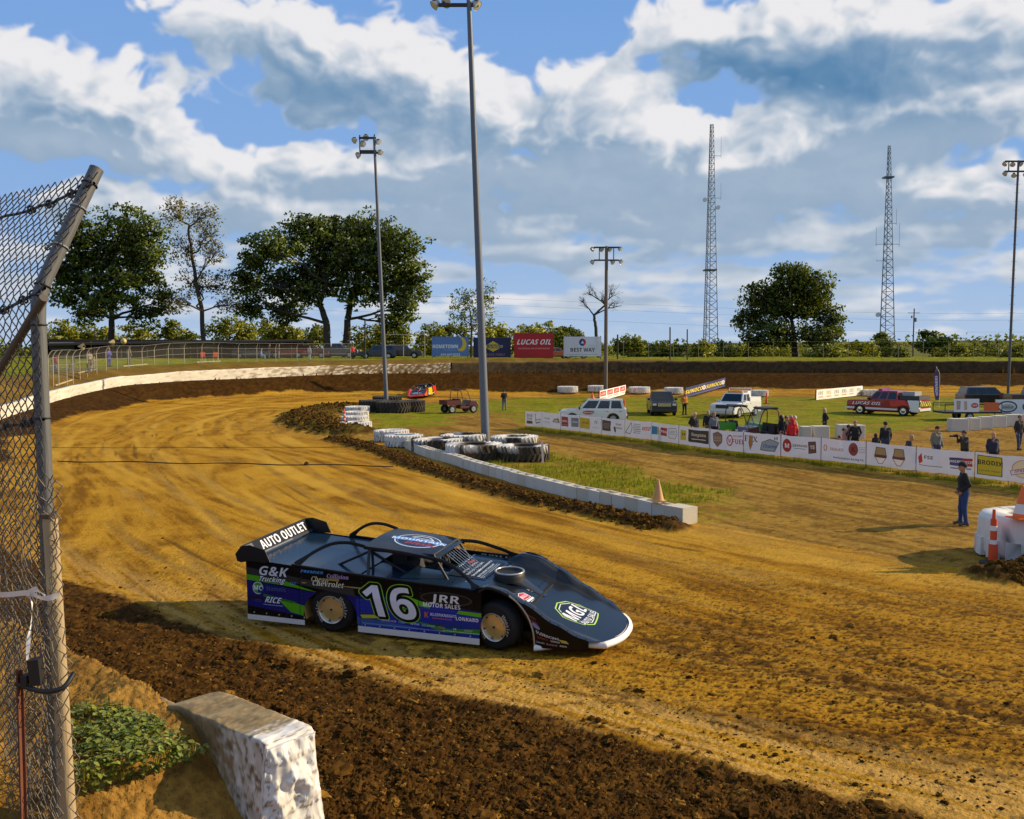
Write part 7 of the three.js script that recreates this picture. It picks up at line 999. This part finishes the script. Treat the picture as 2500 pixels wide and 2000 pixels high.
// ---------------------------------------------------------------- side-by-side buggies
function buggy(label, pos, yaw, o) {
  const b = thing('utility_buggy', label, 'buggy', pos, yaw), body = MP(...o.col, .45, { clearcoat: .4 }), DKM = M(.02, .02, .02, .7), L = o.L ?? 3.0;
  part('body_tub', extrude([[-.2, .35], [1.45, .35], [1.55, .62], [1.35, .98], [.75, 1.05], [.65, .55], [-.2, .55]], 1.35, .04), body, b); part('cargo_bed', [box(1.15, .06, 1.4, -.85, .72, 0), box(1.15, .34, .05, -.85, .90, .68), box(1.15, .34, .05, -.85, .90, -.68), box(.05, .34, 1.4, -1.42, .90, 0), box(.05, .34, 1.4, -.28, .90, 0)], body, b).userData.kind = 'stuff';
  for (const z of [-.35, .35]) { part('seat', box(.45, .14, .55, .1, .66, z), DKM, b); part('seat_back', box(.12, .5, .55, -.16, .92, z, 0, 0, .15), DKM, b); }
  for (const [x, z] of [[1.05, .64], [1.05, -.64], [-.95, .64], [-.95, -.64]]) roadWheel(b, x, z, .34, .26, o.rim ?? M(.4, .4, .4, .4, { metalness: .5 }));
  const c = []; for (const s of [1, -1]) c.push(tube([V(.78, 1.0, s * .66), V(.55, 1.7, s * .60), V(.35, 1.92, s * .58), V(-.2, 1.94, s * .58), V(-.36, 1.85, s * .60), V(-.40, .8, s * .66)], .028, 7, 30)); for (const x of [.38, -.3]) c.push(bar(V(x, 1.92, -.58), V(x, 1.92, .58), .026, .026, 7)); part('roll_cage', c, BLACK, b).userData.kind = 'stuff';
  part('steering_wheel', new THREE.TorusGeometry(.16, .015, 6, 18).rotateY(Math.PI / 2).rotateZ(.5).translate(.52, 1.02, .35), BLACK, b); for (const s of [1, -1]) { part('headlight', box(.04, .1, .24, 1.50, .78, s * .42), M(.7, .7, .66, .2), b); part('tail_light', box(.03, .12, .1, -1.45, .95, s * .55), M(.4, .02, .02, .3), b); }
  if (o.roof) part('roof_panel', extrude([[-.42, 0], [.46, 0], [.42, .07], [-.36, .09]], 1.24, .02).translate(0, 1.95, 0), o.roofm ?? BLACK, b); if (o.screen) part('windscreen', quad(V(.80, 1.02, .58), V(.80, 1.02, -.58), V(.42, 1.9, -.54), V(.42, 1.9, .54)), MP(.75, .8, .82, .05, { transmission: 1, thickness: 0 }), b);
}
buggy('open dark red utility buggy beside the ring of black tyres', face(1118, 1008).add(V(0, 0, -.8)), .55, { col: [.10, .018, .015] });
buggy('green utility buggy with a black roof behind the banner fence', setDown(1800, 54.5), .1, { col: [.06, .30, .02], roof: true, screen: true });
buggy('dark maroon utility buggy with a windscreen beside the green one', setDown(1873, 52.5), Math.PI + .25, { col: [.045, .012, .016], roof: true, screen: true });

// ---------------------------------------------------------------- people
function person(label, pos, yaw, o) {                                         // faces +x before turning
  const h = (o.h ?? 1.76) / 1.76, p = thing('person', label, 'person', pos, yaw, o.group), S = o.sit ? -.42 : 0, B = [], J = {};
  const fat = o.fat ?? 1, top = 1, leg = 2, skin = 3, shoe = 4, hair = 5;
  const hip = [0, .93 + S, 0], chest = [o.lean ?? .02, 1.30 + S, 0], neck = [(o.lean ?? .02) * 1.3, 1.47 + S, 0], head = [(o.lean ?? .02) * 1.6 + .02, 1.62 + S, 0];
  for (const s of [1, -1]) {
    const st = o.stride ?? .0;
    const hj = [0, .92 + S, s * .095], kn = o.sit ? [.42, .50, s * .13] : [.03 + s * st * .5, .49, s * .11], an = o.sit ? [.44, .09, s * .13] : [s * st, .09, s * .13];
    B.push([hj, kn, .105 * fat, .070, leg], [kn, an, .068, .052, leg], [an, [an[0] + .16, .045, an[2]], .050, .040, shoe], [[an[0] - .04, .05, an[2]], an, .045, .05, shoe]);
    const sh = [chest[0], 1.41 + S, s * .185], A = o.arms ?? 'down'; let el, wr;
    if (A === 'down') { el = [chest[0] - .04, 1.14 + S, s * .25]; wr = [chest[0] + .06, .90 + S, s * .26]; } else if (A === 'pockets') { el = [chest[0] - .10, 1.15 + S, s * .28]; wr = [chest[0] + .10, .97 + S, s * .20]; } else if (A === 'hips') { el = [chest[0] - .10, 1.16 + S, s * .36]; wr = [chest[0] + .04, .98 + S, s * .18]; } else if (A === 'front') { el = [chest[0] + .05, 1.14 + S, s * .24]; wr = [chest[0] + .27, 1.08 + S, s * .06]; } else { el = [chest[0] + .16, 1.22 + S, s * .24]; wr = [chest[0] + .30, 1.50 + S, s * .10]; }
    B.push([sh, el, .062 * fat, .050, top], [el, wr, .050, .040, top]); const fd = A === 'up' ? [.06, .07, -s * .02] : A === 'front' ? [.05, 0, -s * .08] : [.03, -.09, -s * .01]; const pal = [wr[0] + fd[0] * .7, wr[1] + fd[1] * .7, wr[2] + fd[2] * .7]; B.push([wr, pal, .034, .032, skin]); J[s] = [wr, pal, fd];
  }
  B.push([[0, .97 + S, .05], [chest[0], 1.26 + S, .07], .125 * fat, .125 * fat, top], [[0, .97 + S, -.05], [chest[0], 1.26 + S, -.07], .125 * fat, .125 * fat, top], [[chest[0], 1.30 + S, .08], [chest[0], 1.40 + S, .12], .11 * fat, .075, top], [[chest[0], 1.30 + S, -.08], [chest[0], 1.40 + S, -.12], .11 * fat, .075, top], [[0, .92 + S, .04], [0, .92 + S, -.04], .125 * fat, .125 * fat, leg], [neck, head, .055, .06, skin]);
  B.push([[head[0], head[1] - .03, 0], [head[0], head[1] + .05, 0], .080, .092, skin], [[head[0] + .03, head[1] - .08, 0], [head[0] + .05, head[1] - .06, 0], .05, .05, skin], [[head[0] + .09, head[1], 0], [head[0] + .102, head[1] - .02, 0], .016, .018, skin]);
  if (o.hood) B.push([[head[0] - .03, head[1] - .12, 0], [head[0] - .03, head[1] + .03, 0], .10, .112, top]);
  const g = bodyMesh(B, o.cell ?? .03, .04, (c, x, y, z) => { const k = c === leg ? o.legs : c === shoe ? (o.shoes ?? [.05, .04, .035]) : c === skin ? (o.skin ?? [.42, .22, .14]) : o.top; if (c === top && y < (o.hem ?? .90) + S) return o.legs; return k; });
  const fing = []; for (const s of [1, -1]) { const [wr, pal, fd] = J[s]; const d = V(...fd).normalize(), c = V(...pal); for (let k = 0; k < 4; k++) { const off = V(.036 - k * .022, 0, 0), a = c.clone().add(off), L = [.052, .062, .058, .045][k]; const m = a.clone().addScaledVector(d, L * .6), e = m.clone().addScaledVector(d, L * .45).add(V(0, 0, -s * .018)); fing.push(bar(a, m, .009, .0085, 5), bar(m, e, .0085, .007, 5)); } const ta = c.clone().add(V(.035, .01, 0)); fing.push(bar(ta, ta.clone().addScaledVector(d, .045).add(V(.025, 0, -s * .01)), .0105, .008, 5)); }
  const fg = merge(fing); paint(fg, () => o.skin ?? [.42, .22, .14]); fg.deleteAttribute('uv'); const body = part('body', [g, fg], VC(.85), p); body.scale.setScalar(h);
  const hp = head;
  if (!o.hood && !o.bald) { const hg = new THREE.SphereGeometry(.103, 16, 12, 0, 6.283, 0, 1.75).scale(1.05, 1.08, .92).rotateZ(.35).translate(hp[0] - .012, hp[1] + .03, 0); const m = part('hair', o.long ? [hg, new THREE.SphereGeometry(.1, 12, 10).scale(.7, 1.5, .95).translate(hp[0] - .06, hp[1] - .08, 0)] : hg, M(...(o.hair ?? [.03, .02, .014]), .9), p); m.scale.setScalar(h); }
  if (o.cap) { const m = part('cap', [new THREE.SphereGeometry(.112, 18, 10, 0, 6.283, 0, 1.5).scale(1.06, .95, .95).translate(hp[0], hp[1] + .045, 0), new THREE.CylinderGeometry(.085, .09, .012, 16).scale(1.0, 1, .9).translate(hp[0] + .10, hp[1] + .045, 0)], M(...o.cap, .8), p); m.scale.setScalar(h); }
  if (o.face !== false) { const m = part('eyes', [new THREE.SphereGeometry(.011, 8, 6).translate(hp[0] + .083, hp[1] + .012, .032), new THREE.SphereGeometry(.011, 8, 6).translate(hp[0] + .083, hp[1] + .012, -.032)], M(.03, .02, .015, .3), p); m.scale.setScalar(h); }
  return p;
}
const BLK = [.012, .012, .014], JEAN = [.035, .055, .12], KHA = [.20, .15, .09], FACE = Math.PI;                // yaw pi looks to the left of the track
{
  const big = { cell: .02 };
  person('person in black jacket, cap and blue jeans standing near the striped post', face(2352, 1282), Math.PI - .25, { ...big, h: 1.83, top: BLK, legs: [.022, .05, .16], cap: BLK, arms: 'pockets', fat: 1.12, hem: .88, shoes: [.10, .08, .06], stride: .05 });
  person('person in black top and pale jeans standing beyond the dark red buggy', face(1231, 1003), Math.PI / 2 + .2, { top: BLK, legs: [.12, .14, .19], arms: 'front', h: 1.78 });
  person('person in an orange hooded top beside the black pickup', face(1671, 1013), -1.2, { top: [.62, .22, .03], legs: BLK, cap: [.6, .25, .05], arms: 'pockets' });
  const B = (px, d) => setDown(px, d);
  person('white haired person in a black jacket behind the banner fence', B(1697, 53), -1.2, { top: BLK, legs: JEAN, hair: [.6, .58, .55], fat: 1.15, arms: 'pockets' });
  person('person in a black jacket with pale trousers next to a person in grey', B(1731, 54), -1.9, { top: BLK, legs: KHA, hair: [.45, .40, .35] });
  person('person in a grey top next to the person in pale trousers', B(1745, 53.6), -1.4, { top: [.16, .17, .20], legs: BLK, h: 1.7 });
  person('person in a red hooded top with the hood down behind the banner fence', B(1938, 48.5), Math.PI / 2, { top: [.55, .012, .012], legs: BLK, hood: true, fat: 1.05, skin: [.5, .02, .015] });
  person('white haired person in pale clothes standing behind the red hooded top', B(1945, 50.5), Math.PI, { top: [.50, .44, .38], legs: KHA, hair: [.65, .62, .58] });
  person('grey haired person in dark clothes left of the red hooded top', B(1932, 51), -1, { top: [.05, .045, .04], legs: BLK, hair: [.5, .46, .42] });
  person('dark haired person in a black coat beside the maroon buggy', B(1921, 50), -.6, { top: BLK, legs: BLK });
  person('hooded person in black standing close to the maroon buggy', B(1910, 51), -.8, { top: BLK, legs: JEAN, hood: true });
  person('seated person in teal and black low behind the fence beside the red hooded top', B(1914, 47), 2.4, { top: [.03, .10, .10], legs: BLK, sit: true, h: 1.6 });
  person('blonde woman in black standing with hands on hips before the concrete blocks', face(2034, 1073).add(V(0, 0, -1.5)), Math.PI, { top: BLK, legs: [.02, .02, .022], hair: [.55, .40, .22], long: true, arms: 'hips', h: 1.7 });
  person('dark haired person in a rose top crouched behind the fence by the blonde woman', B(2063, 47), -.5, { top: [.35, .18, .16], legs: BLK, sit: true, fat: 1.1, arms: 'front' });
  person('dark haired person in black seated beside the rose top', B(2074, 48), -.6, { top: BLK, legs: BLK, sit: true, h: 1.85, skin: [.25, .12, .07] });
  person('small dark haired child low behind the banner fence next to the rose top', B(2053, 46), -.4, { top: [.5, .42, .40], legs: JEAN, sit: true, h: 1.45 });
  person('short haired person in a black jacket standing by the end of the block row', B(2092, 47), -1.9, { top: BLK, legs: BLK, h: 1.7, arms: 'pockets' });
  person('child in a black hood low behind the banner fence', B(2143, 45), 1.6, { top: BLK, legs: BLK, hood: true, h: 1.22, face: false });
  person('broad person in a black hooded sweatshirt and cap behind the banner fence', B(2167, 45.5), Math.PI / 2, { top: BLK, legs: JEAN, cap: BLK, fat: 1.2, h: 1.72 });
  person('stooping person in a dark hooded jacket behind the yellow banner print', B(2215, 43.5), 0, { top: [.03, .03, .032], legs: JEAN, lean: .18, sit: true, h: 1.7, hair: [.35, .25, .13] });
  person('person in a grey green jacket with a red chest print and dark cap', B(2292, 43), -1.4, { top: [.16, .17, .14], legs: JEAN, cap: BLK, fat: 1.1, h: 1.72 });
  person('photographer in a black vest holding a camera behind the banner fence', B(2362, 41.5), Math.PI + .2, { top: [.03, .028, .025], legs: BLK, arms: 'up', fat: 1.15, h: 1.66, cap: [.05, .04, .03] });
  { const q = B(2362, 41.5), c = thing('camera', 'black camera with a long lens held by the photographer behind the fence', 'camera', q.clone().add(V(-.42, 1.43, .05)), .2); part('camera_body', box(.14, .11, .10, 0, 0, 0), BLACK, c); part('lens', cyl(.045, .05, .22, -.17, 0, 0, 14, 0, Math.PI / 2), BLACK, c); }
  person('bald person in a navy jacket standing next to the photographer', B(2430, 40.5), -1.5, { top: [.018, .022, .045], legs: BLK, bald: true, fat: 1.25, h: 1.68 });
  person('person in dark jacket and blue jeans standing by the concrete block row', face(2487, 1099), -1.3, { top: [.03, .026, .022], legs: JEAN, h: 1.8, stride: .12 });
  // spectators behind the turn
  person('spectator in blue overalls leaning behind the catch fence', setDown(265, 91), -.4, { top: [.05, .06, .32], legs: [.05, .07, .25], arms: 'front' });
  person('spectator in a tan coat behind the catch fence', setDown(218, 88), 2.2, { top: [.42, .33, .18], legs: KHA, h: 1.6 });
  person('spectator in tan and grey beside the leaning fence post', setDown(314, 96), 1.2, { top: [.24, .20, .14], legs: [.10, .10, .10] });
  person('spectator in red and white near the left end of the catch fence', setDown(134, 80), 1, { top: [.5, .10, .08], legs: [.3, .3, .3], h: 1.5 });
  person('spectator in a pale blue shirt sitting at the end of the shed', setDown(637, 116), .2, { top: [.14, .22, .42], legs: [.25, .3, .4], sit: true });
  person('spectator in dark clothes standing beside the maroon wagon', setDown(657, 118), .4, { top: [.06, .04, .03], legs: [.3, .28, .25] });
  person('spectator in a brown coat standing under the broad tree', setDown(680, 118), .4, { top: [.12, .06, .03], legs: [.25, .23, .2] });
  person('spectator in a white top standing by the fence near the parked cars', setDown(755, 113), 1, { top: [.5, .48, .44], legs: [.3, .3, .32], h: 1.7 });
  person('spectator in a bright red shirt beside the dark blue wagon', setDown(861, 119), -.6, { top: [.6, .02, .02], legs: BLK });
}
// ---------------------------------------------------------------- thin dark strand drawn across the track, with a clod on it; low benches behind the fence
{
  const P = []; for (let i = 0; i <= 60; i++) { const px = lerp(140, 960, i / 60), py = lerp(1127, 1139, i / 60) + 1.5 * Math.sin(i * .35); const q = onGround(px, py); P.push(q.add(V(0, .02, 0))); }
  solo('dark_strand', tube(P, .022, 5, 160), M(.03, .02, .012, .9), 'thin dark strand lying straight across the packed dirt track', 'strand');
  const c = onGround(748, 1136); solo('dirt_lump', clodGeo(3).scale(.09, .11, .09), M(.05, .025, .01, .95), 'single dark lump of dirt sitting on the strand across the track', 'dirt lump', c.add(V(0, .06, 0)));
  const bm = M(.34, .30, .20, .85); [0, 1, 2, 3].forEach((k) => { const a = setDown(128 + k * 6, 80 + k * 1.6), g = thing('bench_row', ['lowest bare timber bench row behind the left end of the catch fence', 'second bare timber bench row from the ground behind the catch fence', 'third bare timber bench row from the ground behind the catch fence', 'topmost bare timber bench row behind the left end of the catch fence'][k], 'bench', a.clone().add(V(1.2, 0, 0)), .25); part('bench_plank', box(4.4 - k * .5, .06, .3, 0, .38 + k * .28, 0), bm, g); for (const x of [-1.6, 0, 1.6]) part('bench_leg', box(.08, .36 + k * .28, .25, x, .18 + k * .14, 0), bm, g); });
  // loudspeaker horns on the catch fence
  [[196, 846, 82], [270, 836, 90], [302, 833, 94]].forEach(([px, py, d], i) => { const p = at(px, py, d), s = thing('horn_speaker', ['tan horn loudspeaker at the left end of the catch fence', 'tan horn loudspeaker above the spectator in blue overalls', 'pale horn loudspeaker above the leaning fence post'][i], 'loudspeaker', p, i); part('horn', T(new THREE.ConeGeometry(.28, .5, 14, 1, true), 0, 0, 0, 0, 0, Math.PI / 2), M(.55, .42, .18, .6, { side: THREE.DoubleSide }), s); part('driver', cyl(.09, .09, .2, .3, 0, 0, 10, 0, Math.PI / 2), IRON, s); part('mount', bar(V(.2, 0, 0), V(.2, -.5, 0), .03, .03), IRON, s); });
}

// ---------------------------------------------------------------- grass tufts on the nearer grass
{
  const R = rng(401), blades = []; for (let k = 0; k < 7; k++) { const a = R() * 6.28, r = .03 * R(), h = .07 + .06 * R(), b = .05 * (R() - .3); const p = V(Math.cos(a) * r, 0, Math.sin(a) * r), d = V(Math.cos(a), 0, Math.sin(a)), n = V(-d.z, 0, d.x).multiplyScalar(.006); const g = new THREE.BufferGeometry(), t = p.clone().addScaledVector(d, b).add(V(0, h, 0)); g.setAttribute('position', new THREE.Float32BufferAttribute([...p.clone().add(n).toArray(), ...p.clone().sub(n).toArray(), ...t.toArray()], 3)); g.computeVertexNormals(); blades.push(g); }
  const list = [], add = (x, z) => { if (grassAt(x, z) < .45 + .4 * R()) return; const [y] = surface(x, z, plan(x, z)); list.push([x, y - .01, z, 0, R() * 6.28, 0, .8 + 1.1 * R(), mixc(mixc([.17, .20, .008], [.34, .31, .015], R()), [.30, .20, .03], R() * .5)]); };
  for (let k = 0; k < 320; k++) { const p = nearBank(150 + R() * 420, 1700 + R() * 290); list.push([p.x, p.y - .01, p.z, 0, R() * 6.28, 0, .3 + .5 * R(), mixc([.14, .17, .01], [.34, .26, .04], R())]); } for (let k = 0; k < 26000; k++) add(-8 + 24 * R(), -62 + 34 * R()); for (let k = 0; k < 9000; k++) { const i = Math.floor(R() * (BAN.length - 1)), t = R(); add(lerp(BAN[i].x, BAN[i + 1].x, t) + (R() - .5) * 2, lerp(BAN[i].z, BAN[i + 1].z, t) + (R() - .5) * 2); }
  scatter('grass_tufts', merge(blades), MP(1, 1, 1, .8, { specularIntensity: .3, side: THREE.DoubleSide, transmission: .2 }), list, 'short tufted grass behind the block barrier and under the banner fence', 'grass');
}

renderer.render(scene, camera);
